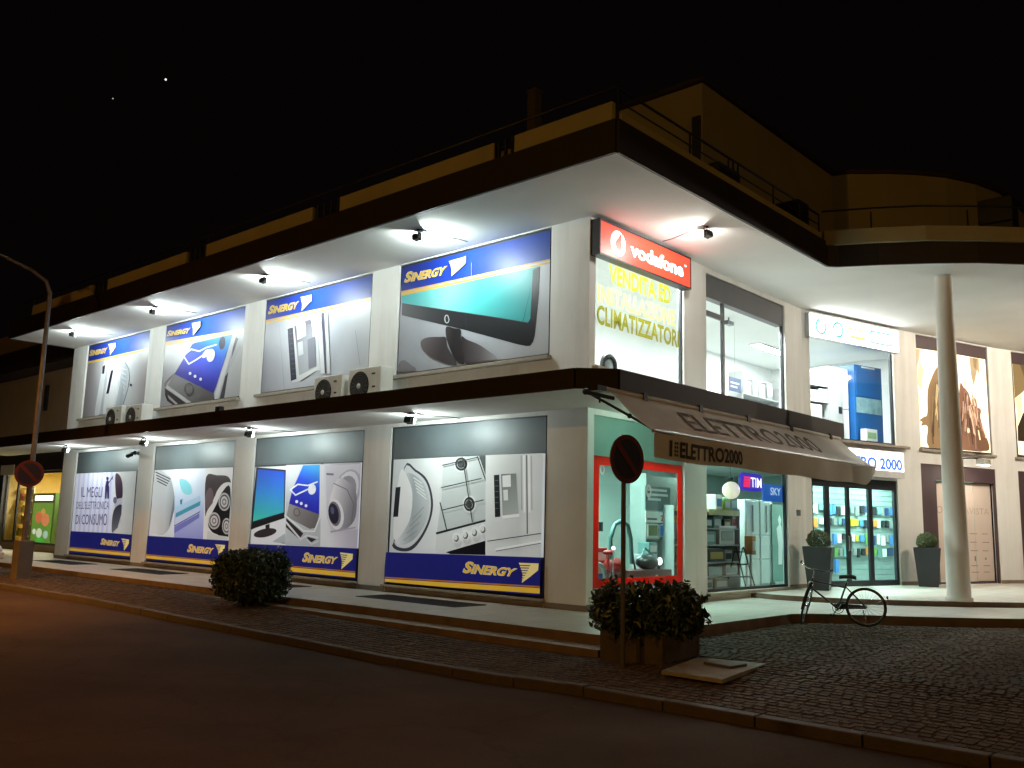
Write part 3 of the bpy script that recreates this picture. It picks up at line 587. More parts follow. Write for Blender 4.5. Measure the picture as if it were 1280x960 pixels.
# ------------------------------------------------------------------ printed window pictures
PRINTS={
'monitor':[
('g',[(0,(176,178,188)),(1,(216,219,226))],[(-5.103,4.769),(-1.02,5.784)],[(-5.231,7.208),(-0.896,7.189),(-0.884,4.719),(-5.189,4.716)]),
('g',[(0,(20,40,140)),(0.45,(30,72,190)),(1,(34,70,170))],[(-5.175,6.816),(-0.955,6.841)],[(-5.231,7.208),(-0.896,7.189),(-0.891,6.571),(-5.167,6.599)]),
('p',(228,180,90),[(-5.167,6.599),(-0.891,6.571),(-0.895,6.544),(-5.165,6.566)]),
('p',(236,190,88),[(-5.164,6.554),(-1.874,6.517),(-0.894,6.518),(-0.898,6.484),(-5.16,6.491)]),
('g',[(0,(70,185,190)),(0.35,(150,225,222)),(0.6,(90,205,205)),(1,(66,186,190))],[(-5.088,6.39),(-1.384,5.838)],[(-5.154,6.49),(-3.127,6.482),(-1.241,6.469),(-1.419,5.442),(-1.464,5.413),(-2.454,5.669),(-3.802,5.994),(-5.119,6.32)]),
('g',[(0,(84,82,86)),(0.35,(40,40,44)),(1,(30,30,34))],[(-5.107,6.228),(-1.273,5.112)],[(-5.126,6.325),(-3.802,5.998),(-2.454,5.666),(-1.464,5.409),(-1.411,5.484),(-1.373,6.43),(-1.195,6.472),(-1.213,5.919),(-1.292,5.15),(-1.334,5.021),(-1.405,4.951),(-1.497,4.958),(-1.731,5.021),(-3.134,5.473),(-5.126,6.055)]),
('p',(74,74,80),[(-5.126,6.325),(-3.802,5.998),(-2.454,5.666),(-1.464,5.409),(-1.464,5.395),(-2.454,5.647),(-3.801,5.978),(-5.124,6.305)]),
('q',(225,228,230),[(-3.645,5.777),(-3.649,5.735),(-3.622,5.729),(-3.618,5.771)]),
('q',(225,228,230),[(-3.646,5.748),(-3.662,5.712),(-3.636,5.703),(-3.62,5.738)]),
('q',(225,228,230),[(-3.653,5.724),(-3.681,5.701),(-3.659,5.686),(-3.631,5.709)]),
('q',(225,228,230),[(-3.663,5.708),(-3.701,5.703),(-3.69,5.683),(-3.652,5.689)]),
('q',(225,228,230),[(-3.676,5.7),(-3.715,5.715),(-3.724,5.698),(-3.685,5.683)]),
('q',(225,228,230),[(-3.696,5.703),(-3.727,5.734),(-3.748,5.725),(-3.717,5.694)]),
('q',(225,228,230),[(-3.716,5.72),(-3.736,5.76),(-3.762,5.757),(-3.742,5.717)]),
('q',(225,228,230),[(-3.732,5.746),(-3.74,5.79),(-3.767,5.791),(-3.759,5.747)]),
('q',(225,228,230),[(-3.739,5.776),(-3.735,5.818),(-3.763,5.824),(-3.767,5.782)]),
('q',(225,228,230),[(-3.739,5.805),(-3.722,5.84),(-3.748,5.85),(-3.765,5.815)]),
('q',(225,228,230),[(-3.731,5.829),(-3.703,5.852),(-3.725,5.867),(-3.754,5.844)]),
('q',(225,228,230),[(-3.721,5.845),(-3.683,5.85),(-3.694,5.869),(-3.732,5.864)]),
('q',(225,228,230),[(-3.708,5.853),(-3.669,5.837),(-3.661,5.854),(-3.7,5.87)]),
('q',(225,228,230),[(-3.689,5.85),(-3.658,5.819),(-3.637,5.828),(-3.668,5.859)]),
('q',(225,228,230),[(-3.668,5.833),(-3.648,5.793),(-3.622,5.796),(-3.643,5.836)]),
('q',(225,228,230),[(-3.653,5.807),(-3.644,5.763),(-3.617,5.762),(-3.626,5.805)]),
('h',[(0,(120,110,112)),(0.5,(64,54,57)),(1,(86,78,82))],[(-4.471,5.419),(-3.108,4.882)],[(-4.454,5.33),(-4.42,5.421),(-4.217,5.452),(-3.882,5.42),(-3.688,5.381),(-3.624,5.166),(-3.339,4.793),(-3.607,4.827),(-4.052,4.988),(-4.343,5.176)]),
('h',[(0,(58,50,52)),(0.5,(110,102,106)),(1,(186,186,192))],[(-3.216,4.969),(-2.228,4.863)],[(-3.243,5.335),(-3.073,5.262),(-2.76,5.135),(-2.477,4.97),(-2.225,4.783),(-2.694,4.78),(-3.103,4.784)]),
('h',[(0,(64,56,58)),(0.5,(34,28,30)),(1,(48,40,42))],[(-3.69,5.404),(-3.233,5.349)],[(-3.684,5.612),(-3.454,5.548),(-3.272,5.498),(-3.254,5.352),(-3.2,5.08),(-3.119,4.789),(-3.314,4.828),(-3.47,4.996),(-3.598,5.201),(-3.697,5.444)]),
('s',(140,136,142),[(-5.154,4.813),(-5.106,5.002),(-4.954,5.034),(-4.759,4.927),(-4.566,4.789)]),
('q',(150,170,205),[(-3.02,6.861),(-3.011,6.521),(-2.995,6.518),(-3.005,6.858)]),
('q',(70,70,76),[(-3.134,5.826),(-3.108,5.483),(-3.098,5.482),(-3.124,5.824)]),
('t','S',(248,244,225),[(-5.063,7.002),(-4.795,6.993),(-5.066,6.759),(-4.801,6.758)],0.25,0.05),
('t','S',(236,190,60),[(-5.054,6.995),(-4.795,6.988),(-5.057,6.764),(-4.808,6.758)],0.25,0.03),
('t','INERGY',(248,244,225),[(-4.847,6.95),(-3.712,6.919),(-4.855,6.754),(-3.751,6.728)],0.25,0.05),
('t','INERGY',(236,190,60),[(-4.839,6.943),(-3.718,6.914),(-4.848,6.759),(-3.757,6.734)],0.25,0.03),
('p',(248,228,150),[(-3.677,7.006),(-3.172,7.024),(-3.18,6.876),(-3.36,6.774),(-3.584,6.666),(-3.592,6.83)]),
('q',(28,62,180),[(-3.72,6.964),(-3.381,6.97),(-3.386,6.985),(-3.726,6.98)]),
('q',(28,62,180),[(-3.709,6.922),(-3.411,6.926),(-3.417,6.941),(-3.715,6.937)]),
('q',(28,62,180),[(-3.697,6.879),(-3.441,6.882),(-3.447,6.897),(-3.703,6.894)]),
('q',(28,62,180),[(-3.685,6.837),(-3.471,6.838),(-3.477,6.853),(-3.691,6.852)]),
('q',(28,62,180),[(-3.674,6.794),(-3.502,6.794),(-3.507,6.809),(-3.679,6.809)]),
('q',(28,62,180),[(-3.662,6.752),(-3.532,6.75),(-3.537,6.765),(-3.667,6.767)]),
('q',(28,62,180),[(-3.651,6.71),(-3.563,6.705),(-3.567,6.72),(-3.655,6.725)])
],
'fridge':[
('g',[(0,(172,172,186)),(0.3,(214,216,226)),(0.7,(200,203,214)),(1,(222,226,232))],[(-10.613,6.063),(-6.075,5.538)],[(-10.461,7.234),(-6.153,7.196),(-6.161,4.488),(-10.468,4.713)]),
('g',[(0,(24,44,150)),(0.5,(32,78,200)),(1,(30,60,160))],[(-10.429,6.957),(-6.17,6.829)],[(-10.461,7.234),(-6.153,7.196),(-6.161,6.625),(-10.422,6.655)]),
('p',(230,182,90),[(-10.422,6.655),(-6.161,6.625),(-6.164,6.6),(-10.425,6.614)]),
('p',(240,196,100),[(-10.422,6.589),(-6.168,6.578),(-6.166,6.548),(-10.423,6.539)]),
('q',(186,188,200),[(-9.822,6.465),(-9.416,4.765),(-9.389,4.764),(-9.794,6.463)]),
('q',(170,172,186),[(-6.72,5.911),(-6.481,5.071),(-6.465,5.071),(-6.703,5.91)]),
('p',(240,242,246),[(-9.45,6.34),(-8.284,6.495),(-7.965,5.107),(-8.769,4.892),(-9.086,4.92)]),
('g',[(0,(70,68,86)),(1,(44,42,62))],[(-9.372,6.241),(-8.976,5.008)],[(-9.425,6.296),(-9.191,6.306),(-8.908,4.982),(-9.136,4.951)]),
('q',(110,110,128),[(-9.352,6.154),(-9.183,6.158),(-9.187,6.166),(-9.356,6.162)]),
('q',(110,110,128),[(-9.32,6.021),(-9.152,6.026),(-9.156,6.035),(-9.324,6.03)]),
('q',(110,110,128),[(-9.289,5.89),(-9.121,5.895),(-9.125,5.904),(-9.293,5.898)]),
('q',(110,110,128),[(-9.257,5.758),(-9.09,5.765),(-9.094,5.773),(-9.262,5.767)]),
('q',(110,110,128),[(-9.226,5.628),(-9.06,5.635),(-9.064,5.643),(-9.23,5.636)]),
('q',(110,110,128),[(-9.195,5.497),(-9.029,5.505),(-9.033,5.513),(-9.199,5.505)]),
('q',(110,110,128),[(-9.164,5.367),(-8.998,5.376),(-9.002,5.384),(-9.168,5.376)]),
('q',(110,110,128),[(-9.133,5.238),(-8.968,5.247),(-8.972,5.255),(-9.138,5.246)]),
('q',(110,110,128),[(-9.103,5.109),(-8.938,5.119),(-8.942,5.127),(-9.107,5.117)]),
('g',[(0,(96,88,100)),(0.4,(168,168,178)),(1,(206,208,214))],[(-9.05,6.36),(-8.15,5.087)],[(-9.125,6.322),(-8.468,6.422),(-8.111,5.198),(-8.783,5.037)]),
('p',(120,116,126),[(-9.125,6.322),(-8.468,6.422),(-8.419,6.309),(-9.076,6.228)]),
('p',(236,238,242),[(-9.034,6.338),(-8.669,6.358),(-8.603,6.027),(-8.955,5.951)]),
('p',(222,224,230),[(-8.935,5.885),(-8.74,5.902),(-8.662,5.571),(-8.861,5.546)]),
('p',(140,140,152),[(-8.534,5.909),(-8.233,5.962),(-8.119,5.218),(-8.411,5.173)]),
('p',(245,246,248),[(-8.817,5.052),(-8.086,5.203),(-8.041,5.122),(-8.758,4.918)]),
('p',(244,246,250),[(-8.182,6.489),(-8.045,6.501),(-7.76,5.012),(-7.921,5.027)]),
('p',(98,98,116),[(-8.02,6.505),(-7.921,6.507),(-7.692,5.006),(-7.754,5.012)]),
('p',(238,240,244),[(-7.896,6.507),(-7.785,6.511),(-7.539,4.992),(-7.674,5.004)]),
('t','S',(248,244,225),[(-10.301,7.003),(-10.038,6.998),(-10.311,6.776),(-10.043,6.776)],0.25,0.05),
('t','S',(236,190,60),[(-10.289,6.996),(-10.037,6.993),(-10.301,6.781),(-10.049,6.776)],0.25,0.03),
('t','INERGY',(248,244,225),[(-10.09,6.958),(-8.964,6.942),(-10.098,6.772),(-8.977,6.752)],0.25,0.05),
('t','INERGY',(236,190,60),[(-10.08,6.95),(-8.97,6.937),(-10.09,6.777),(-8.984,6.759)],0.25,0.03),
('p',(248,228,150),[(-8.919,7.031),(-8.443,7.022),(-8.443,6.875),(-8.625,6.772),(-8.842,6.659),(-8.835,6.837)]),
('q',(30,66,190),[(-8.963,6.983),(-8.638,6.973),(-8.645,6.99),(-8.97,7.0)]),
('q',(30,66,190),[(-8.953,6.937),(-8.668,6.928),(-8.675,6.944),(-8.96,6.953)]),
('q',(30,66,190),[(-8.944,6.89),(-8.698,6.882),(-8.704,6.899),(-8.95,6.907)]),
('q',(30,66,190),[(-8.934,6.843),(-8.728,6.836),(-8.734,6.853),(-8.941,6.86)]),
('q',(30,66,190),[(-8.924,6.797),(-8.758,6.79),(-8.764,6.807),(-8.931,6.814)]),
('q',(30,66,190),[(-8.915,6.751),(-8.788,6.745),(-8.794,6.761),(-8.921,6.768)]),
('q',(30,66,190),[(-8.906,6.705),(-8.818,6.699),(-8.823,6.715),(-8.911,6.721)])
],
'phone':[
('g',[(0,(176,172,178)),(0.5,(214,214,220)),(1,(196,194,198))],[(-15.53,4.759),(-11.42,6.006)],[(-15.748,7.236),(-11.418,7.194),(-11.403,4.674),(-15.72,4.717)]),
('g',[(0,(24,44,150)),(0.5,(34,82,205)),(1,(40,74,180))],[(-15.729,6.963),(-11.379,6.775)],[(-15.748,7.236),(-11.418,7.194),(-11.408,6.565),(-15.702,6.7)]),
('p',(230,182,90),[(-15.699,6.682),(-11.407,6.554),(-11.41,6.523),(-15.701,6.643)]),
('p',(240,190,96),[(-15.698,6.621),(-11.407,6.499),(-11.41,6.469),(-15.69,6.577)]),
('p',(206,206,210),[(-11.551,6.214),(-11.41,6.198),(-11.393,4.703),(-12.239,4.736),(-12.181,5.365)]),
('p',(60,56,60),[(-12.181,5.365),(-12.052,5.47),(-12.168,4.738),(-12.4,4.748)]),
('p',(190,190,196),[(-11.817,6.382),(-11.52,6.249),(-11.531,6.057),(-12.064,5.452),(-12.178,5.345)]),
('p',(70,66,70),[(-11.862,6.399),(-11.668,6.313),(-11.952,5.792)]),
('g',[(0,(150,146,148)),(1,(96,90,90))],[(-15.003,5.644),(-13.272,4.724)],[(-14.965,5.666),(-12.717,4.928),(-12.641,4.75),(-13.813,4.739),(-15.293,5.366)]),
('g',[(0,(64,160,235)),(0.3,(44,92,225)),(0.7,(42,48,190)),(1,(46,36,150))],[(-13.081,6.555),(-13.661,5.277)],[(-14.072,6.447),(-13.917,6.47),(-12.621,6.467),(-11.956,6.466),(-12.717,4.928),(-14.965,5.666)]),
('p',(222,222,226),[(-11.957,6.474),(-11.872,6.479),(-11.779,6.413),(-12.457,4.744),(-12.641,4.75),(-12.575,5.066)]),
('p',(60,60,82),[(-12.303,6.258),(-12.32,6.199),(-12.355,6.151),(-12.403,6.119),(-12.459,6.108),(-12.516,6.119),(-12.566,6.15),(-12.605,6.198),(-12.627,6.257),(-12.629,6.32),(-12.612,6.38),(-12.576,6.428),(-12.528,6.46),(-12.471,6.471),(-12.415,6.46),(-12.364,6.428),(-12.326,6.38),(-12.305,6.321)]),
('p',(214,212,214),[(-15.335,5.37),(-13.813,4.739),(-14.049,4.739),(-15.451,5.303)]),
('p',(70,62,64),[(-15.45,5.294),(-14.129,4.745),(-14.858,4.746),(-15.259,4.908),(-15.416,5.089)]),
('p',(196,190,192),[(-15.245,5.075),(-14.617,4.779),(-14.727,4.754),(-15.159,4.964)]),
('q',(150,140,140),[(-14.978,5.695),(-15.319,5.551),(-15.268,5.522),(-14.928,5.666)]),
('q',(150,140,140),[(-15.296,5.563),(-15.513,5.439),(-15.457,5.412),(-15.24,5.536)]),
('q',(150,140,140),[(-15.511,5.444),(-15.47,5.327),(-15.402,5.324),(-15.443,5.441)]),
('q',(232,240,250),[(-12.735,6.293),(-13.297,6.27),(-13.273,6.232),(-12.712,6.255)]),
('q',(232,240,250),[(-13.266,6.273),(-13.678,6.203),(-13.64,6.166),(-13.229,6.237)]),
('q',(232,240,250),[(-13.613,6.2),(-14.104,6.318),(-14.117,6.283),(-13.626,6.166)]),
('q',(232,240,250),[(-14.098,6.318),(-14.551,6.17),(-14.5,6.135),(-14.048,6.283)]),
('q',(232,240,250),[(-14.553,6.161),(-14.176,5.858),(-14.118,5.873),(-14.494,6.175)]),
('q',(232,240,250),[(-14.158,5.854),(-13.724,5.945),(-13.765,5.981),(-14.199,5.891)]),
('q',(232,240,250),[(-13.757,5.937),(-13.388,6.033),(-13.432,6.068),(-13.801,5.972)]),
('p',(236,240,246),[(-12.777,5.954),(-12.805,5.897),(-12.856,5.852),(-12.922,5.825),(-12.997,5.819),(-13.07,5.834),(-13.134,5.87),(-13.181,5.921),(-13.204,5.982),(-13.201,6.046),(-13.172,6.103),(-13.12,6.148),(-13.053,6.175),(-12.978,6.181),(-12.905,6.164),(-12.841,6.128),(-12.796,6.077),(-12.773,6.016)]),
('s',(224,230,240),[(-13.464,6.038),(-13.256,6.186),(-12.912,6.152),(-13.082,6.03),(-13.339,5.968)]),
('p',(226,232,250),[(-13.958,5.589),(-13.969,5.564),(-14.007,5.551),(-14.056,5.555),(-14.099,5.576),(-14.118,5.604),(-14.107,5.63),(-14.069,5.642),(-14.02,5.638),(-13.977,5.617)]),
('p',(226,232,250),[(-13.668,5.481),(-13.679,5.455),(-13.716,5.443),(-13.764,5.447),(-13.807,5.467),(-13.826,5.495),(-13.815,5.52),(-13.777,5.533),(-13.729,5.529),(-13.687,5.509)]),
('p',(226,232,250),[(-13.351,5.371),(-13.362,5.346),(-13.398,5.333),(-13.446,5.338),(-13.488,5.357),(-13.507,5.385),(-13.496,5.41),(-13.459,5.423),(-13.411,5.419),(-13.37,5.399)]),
('q',(70,66,66),[(-13.806,5.143),(-13.816,5.072),(-13.776,5.066),(-13.766,5.136)]),
('q',(70,66,66),[(-13.809,5.086),(-13.86,5.03),(-13.824,5.017),(-13.772,5.074)]),
('q',(70,66,66),[(-13.843,5.041),(-13.93,5.006),(-13.901,4.988),(-13.815,5.023)]),
('q',(70,66,66),[(-13.902,5.012),(-14.011,5.005),(-13.998,4.984),(-13.889,4.991)]),
('q',(70,66,66),[(-13.978,5.003),(-14.093,5.026),(-14.1,5.007),(-13.985,4.983)]),
('q',(70,66,66),[(-14.062,5.016),(-14.163,5.066),(-14.187,5.052),(-14.087,5.003)]),
('q',(70,66,66),[(-14.142,5.052),(-14.213,5.119),(-14.247,5.112),(-14.176,5.045)]),
('q',(70,66,66),[(-14.201,5.103),(-14.234,5.178),(-14.274,5.178),(-14.241,5.103)]),
('q',(70,66,66),[(-14.232,5.162),(-14.221,5.233),(-14.262,5.24),(-14.272,5.169)]),
('q',(70,66,66),[(-14.228,5.219),(-14.176,5.276),(-14.214,5.289),(-14.266,5.232)]),
('q',(70,66,66),[(-14.194,5.265),(-14.106,5.3),(-14.135,5.318),(-14.223,5.283)]),
('q',(70,66,66),[(-14.134,5.294),(-14.024,5.3),(-14.037,5.321),(-14.147,5.315)]),
('q',(70,66,66),[(-14.057,5.303),(-13.943,5.278),(-13.936,5.297),(-14.05,5.322)]),
('q',(70,66,66),[(-13.973,5.288),(-13.873,5.238),(-13.849,5.252),(-13.949,5.302)]),
('q',(70,66,66),[(-13.894,5.253),(-13.824,5.186),(-13.79,5.192),(-13.86,5.259)]),
('q',(70,66,66),[(-13.835,5.201),(-13.803,5.127),(-13.765,5.127),(-13.797,5.201)]),
('t','S',(248,244,225),[(-15.541,6.998),(-15.271,6.99),(-15.548,6.831),(-15.275,6.825)],0.25,0.05),
('t','S',(236,190,60),[(-15.527,6.99),(-15.268,6.985),(-15.536,6.836),(-15.282,6.826)],0.25,0.03),
('t','INERGY',(248,244,225),[(-15.324,6.962),(-14.167,6.932),(-15.332,6.822),(-14.194,6.776)],0.25,0.05),
('t','INERGY',(236,190,60),[(-15.313,6.954),(-14.174,6.927),(-15.323,6.827),(-14.203,6.783)],0.25,0.03),
('p',(248,228,150),[(-14.132,7.05),(-13.649,7.037),(-13.642,6.894),(-13.807,6.789),(-14.012,6.676),(-14.035,6.854)]),
('q',(32,70,195),[(-14.17,6.994),(-13.842,6.981),(-13.851,7.001),(-14.179,7.013)]),
('q',(32,70,195),[(-14.153,6.94),(-13.871,6.929),(-13.879,6.949),(-14.162,6.96)]),
('q',(32,70,195),[(-14.136,6.887),(-13.899,6.877),(-13.908,6.896),(-14.145,6.906)]),
('q',(32,70,195),[(-14.119,6.833),(-13.928,6.825),(-13.936,6.844),(-14.127,6.852)]),
('q',(32,70,195),[(-14.102,6.78),(-13.957,6.773),(-13.965,6.792),(-14.11,6.799)]),
('q',(32,70,195),[(-14.085,6.727),(-13.986,6.72),(-13.993,6.74),(-14.092,6.746)])
],
'washer':[
('g',[(0,(150,138,140)),(0.35,(206,208,216)),(0.7,(214,217,222)),(1,(180,170,172))],[(-21.086,5.863),(-16.529,5.479)],[(-20.883,7.198),(-16.65,7.179),(-16.616,4.855),(-20.924,4.735)]),
('g',[(0,(26,44,150)),(0.6,(40,88,205)),(1,(40,74,175))],[(-20.877,6.913),(-16.599,6.893)],[(-20.883,7.198),(-16.65,7.179),(-16.644,6.632),(-20.884,6.646)]),
('p',(236,196,70),[(-20.881,6.631),(-16.641,6.619),(-16.641,6.566),(-20.877,6.563)]),
('s',(236,238,242),[(-19.68,6.452),(-19.437,6.531),(-19.486,5.962),(-19.546,5.406),(-19.659,4.808),(-19.993,4.806),(-19.847,5.853)]),
('p',(40,40,50),[(-19.743,6.354),(-19.555,6.402),(-19.576,6.102),(-19.746,6.118)]),
('h',[(0,(214,218,224)),(0.6,(172,178,186)),(1,(206,208,212))],[(-18.682,5.89),(-17.792,5.81)],[(-18.602,6.39),(-18.187,6.37),(-17.863,6.088),(-17.753,5.807),(-17.819,5.453),(-18.023,5.019),(-18.503,4.985),(-18.454,5.733)]),
('q',(110,112,122),[(-18.193,6.358),(-17.865,6.068),(-17.823,6.074),(-18.151,6.364)]),
('q',(110,112,122),[(-17.878,6.086),(-17.773,5.792),(-17.725,5.79),(-17.83,6.084)]),
('q',(110,112,122),[(-17.774,5.808),(-17.841,5.432),(-17.793,5.424),(-17.726,5.8)]),
('q',(110,112,122),[(-17.836,5.446),(-18.049,5.009),(-18.001,4.999),(-17.789,5.436)]),
('q',(240,242,246),[(-18.695,6.357),(-18.471,6.087),(-18.406,6.09),(-18.629,6.361)]),
('q',(240,242,246),[(-18.482,6.112),(-18.459,5.679),(-18.389,5.671),(-18.412,6.104)]),
('q',(240,242,246),[(-18.458,5.699),(-18.584,5.006),(-18.514,4.996),(-18.388,5.688)]),
('q',(232,234,240),[(-18.442,6.183),(-18.009,6.069),(-17.999,6.085),(-18.431,6.199)]),
('q',(232,234,240),[(-18.365,6.03),(-18.011,5.915),(-17.996,5.929),(-18.349,6.045)]),
('q',(232,234,240),[(-18.288,5.879),(-18.015,5.761),(-17.993,5.773),(-18.266,5.891)]),
('q',(232,234,240),[(-18.212,5.729),(-18.02,5.608),(-17.991,5.617),(-18.183,5.737)]),
('q',(232,234,240),[(-18.134,5.58),(-18.026,5.457),(-17.99,5.46),(-18.098,5.583)]),
('q',(232,234,240),[(-18.055,5.432),(-18.031,5.307),(-17.992,5.304),(-18.016,5.429)]),
('s',(240,242,246),[(-19.329,6.501),(-18.685,6.509),(-18.476,6.147),(-18.535,5.146),(-18.763,4.797),(-19.357,4.743),(-19.278,5.851)]),
('p',(34,34,46),[(-19.076,6.158),(-18.897,6.169),(-19.088,5.417),(-19.262,5.421)]),
('p',(44,44,54),[(-17.537,5.564),(-17.545,5.541),(-17.576,5.529),(-17.617,5.532),(-17.654,5.55),(-17.671,5.575),(-17.663,5.598),(-17.632,5.61),(-17.59,5.607),(-17.554,5.589)]),
('t','S',(248,244,225),[(-20.805,7.01),(-20.542,7.007),(-20.78,6.798),(-20.517,6.8)],0.25,0.05),
('t','S',(236,190,60),[(-20.786,7.001),(-20.537,7.0),(-20.765,6.804),(-20.524,6.8)],0.25,0.03),
('t','INERGY',(248,244,225),[(-20.589,6.969),(-19.465,6.961),(-20.574,6.795),(-19.477,6.774)],0.25,0.05),
('t','INERGY',(236,190,60),[(-20.574,6.961),(-19.474,6.955),(-20.563,6.801),(-19.489,6.782)],0.25,0.03),
('p',(248,228,150),[(-19.419,7.049),(-18.911,7.047),(-18.897,6.899),(-19.044,6.787),(-19.24,6.666),(-19.284,6.844)]),
('q',(34,74,190),[(-19.452,6.99),(-19.105,6.985),(-19.117,7.005),(-19.465,7.01)]),
('q',(34,74,190),[(-19.426,6.935),(-19.127,6.931),(-19.139,6.95),(-19.439,6.955)]),
('q',(34,74,190),[(-19.4,6.88),(-19.15,6.876),(-19.162,6.896),(-19.413,6.9)]),
('q',(34,74,190),[(-19.375,6.826),(-19.172,6.821),(-19.184,6.841),(-19.387,6.845)]),
('q',(34,74,190),[(-19.35,6.771),(-19.195,6.767),(-19.206,6.786),(-19.361,6.791)]),
('q',(34,74,190),[(-19.325,6.717),(-19.218,6.712),(-19.228,6.732),(-19.334,6.736)])
],
'appliances':[
('p',(222,227,228),[(-5.181,2.924),(-0.968,2.901),(-0.945,1.032),(-5.199,0.967)]),
('g',[(0,(196,205,206)),(1,(228,232,233))],[(-5.17,2.193),(-3.674,2.186)],[(-5.181,2.924),(-3.739,2.914),(-3.747,1.007),(-5.199,0.967)]),
('s',(58,62,72),[(-4.834,2.737),(-4.467,2.68),(-4.101,2.458),(-3.919,2.046),(-3.966,1.662),(-4.201,1.284),(-4.497,1.04),(-4.869,1.003),(-5.111,1.1),(-5.037,1.319)]),
('s',(206,212,214),[(-4.831,2.698),(-4.494,2.642),(-4.148,2.425),(-3.98,2.037),(-4.028,1.662),(-4.272,1.301),(-4.571,1.094),(-4.859,1.075),(-5.041,1.164),(-4.984,1.416)]),
('h',[(0,(222,228,230)),(0.5,(160,170,174)),(1,(196,204,206))],[(-5.008,1.997),(-4.006,1.999)],[(-4.752,2.608),(-4.423,2.535),(-4.149,2.321),(-4.033,1.999),(-4.102,1.623),(-4.364,1.312),(-4.661,1.157),(-4.921,1.13),(-5.016,1.233),(-4.934,1.441),(-4.76,1.805),(-4.7,2.239)]),
('q',(226,232,232),[(-4.544,2.512),(-4.266,2.387),(-4.251,2.403),(-4.529,2.528)]),
('q',(226,232,232),[(-4.511,2.44),(-4.226,2.306),(-4.211,2.321),(-4.496,2.455)]),
('q',(226,232,232),[(-4.478,2.368),(-4.187,2.225),(-4.171,2.24),(-4.462,2.383)]),
('q',(226,232,232),[(-4.445,2.295),(-4.148,2.144),(-4.131,2.159),(-4.429,2.31)]),
('q',(226,232,232),[(-4.413,2.224),(-4.108,2.064),(-4.092,2.078),(-4.396,2.238)]),
('q',(140,150,152),[(-4.737,1.223),(-4.346,1.427),(-4.359,1.438),(-4.75,1.234)]),
('q',(140,150,152),[(-4.658,1.368),(-4.284,1.589),(-4.298,1.6),(-4.673,1.378)]),
('q',(140,150,152),[(-4.58,1.512),(-4.223,1.751),(-4.238,1.761),(-4.595,1.522)]),
('q',(140,150,152),[(-4.502,1.656),(-4.162,1.912),(-4.178,1.922),(-4.518,1.666)]),
('s',(226,230,231),[(-4.919,2.69),(-4.711,2.53),(-4.538,2.19),(-4.566,1.711),(-4.75,1.421),(-4.994,1.224),(-5.088,1.414),(-5.035,2.192)]),
('p',(28,30,38),[(-5.066,2.319),(-4.911,2.333),(-4.952,1.706),(-5.107,1.7)]),
('g',[(0,(205,214,214)),(1,(188,198,197))],[(-3.711,2.89),(-2.419,1.473)],[(-3.657,2.911),(-2.432,2.91),(-2.378,1.672),(-3.766,1.36),(-3.656,2.093)]),
('p',(74,80,82),[(-2.651,2.908),(-2.432,2.91),(-2.414,2.447)]),
('q',(48,52,54),[(-2.706,2.899),(-2.442,2.384),(-2.413,2.391),(-2.677,2.905)]),
('p',(214,220,219),[(-3.766,1.36),(-2.377,1.65),(-2.364,1.308),(-3.481,1.031),(-3.79,1.052)]),
('p',(16,16,24),[(-3.481,1.031),(-2.363,1.3),(-2.352,1.021),(-3.348,1.0)]),
('q',(30,34,34),[(-3.769,1.369),(-2.354,1.661),(-2.37,1.699),(-3.787,1.409)]),
('p',(220,226,225),[(-2.911,2.756),(-2.922,2.7),(-2.956,2.651),(-3.011,2.615),(-3.08,2.597),(-3.155,2.599),(-3.226,2.62),(-3.286,2.658),(-3.326,2.709),(-3.342,2.767),(-3.331,2.824),(-3.296,2.873),(-3.24,2.909),(-3.17,2.926),(-3.095,2.924),(-3.024,2.902),(-2.966,2.863),(-2.927,2.813)]),
('p',(44,48,50),[(-2.954,2.757),(-2.962,2.712),(-2.99,2.673),(-3.034,2.644),(-3.089,2.63),(-3.149,2.631),(-3.206,2.648),(-3.253,2.679),(-3.286,2.72),(-3.298,2.766),(-3.29,2.811),(-3.262,2.851),(-3.217,2.879),(-3.161,2.893),(-3.101,2.891),(-3.044,2.874),(-2.997,2.843),(-2.966,2.802)]),
('q',(160,168,168),[(-3.026,2.764),(-3.035,2.724),(-3.016,2.722),(-3.007,2.761)]),
('q',(160,168,168),[(-3.03,2.734),(-3.058,2.701),(-3.041,2.694),(-3.013,2.727)]),
('q',(160,168,168),[(-3.048,2.709),(-3.091,2.687),(-3.079,2.676),(-3.036,2.697)]),
('q',(160,168,168),[(-3.077,2.691),(-3.129,2.684),(-3.124,2.671),(-3.072,2.678)]),
('q',(160,168,168),[(-3.114,2.684),(-3.167,2.693),(-3.17,2.68),(-3.117,2.671)]),
('q',(160,168,168),[(-3.152,2.688),(-3.198,2.712),(-3.209,2.701),(-3.163,2.678)]),
('q',(160,168,168),[(-3.187,2.704),(-3.218,2.739),(-3.235,2.732),(-3.203,2.697)]),
('q',(160,168,168),[(-3.212,2.729),(-3.225,2.769),(-3.244,2.767),(-3.232,2.727)]),
('q',(160,168,168),[(-3.224,2.759),(-3.216,2.798),(-3.235,2.801),(-3.244,2.761)]),
('q',(160,168,168),[(-3.221,2.788),(-3.193,2.822),(-3.21,2.83),(-3.238,2.796)]),
('q',(160,168,168),[(-3.203,2.814),(-3.159,2.836),(-3.171,2.847),(-3.215,2.826)]),
('q',(160,168,168),[(-3.173,2.832),(-3.121,2.838),(-3.125,2.852),(-3.178,2.845)]),
('q',(160,168,168),[(-3.136,2.839),(-3.083,2.829),(-3.08,2.843),(-3.133,2.852)]),
('q',(160,168,168),[(-3.098,2.834),(-3.052,2.81),(-3.041,2.821),(-3.087,2.845)]),
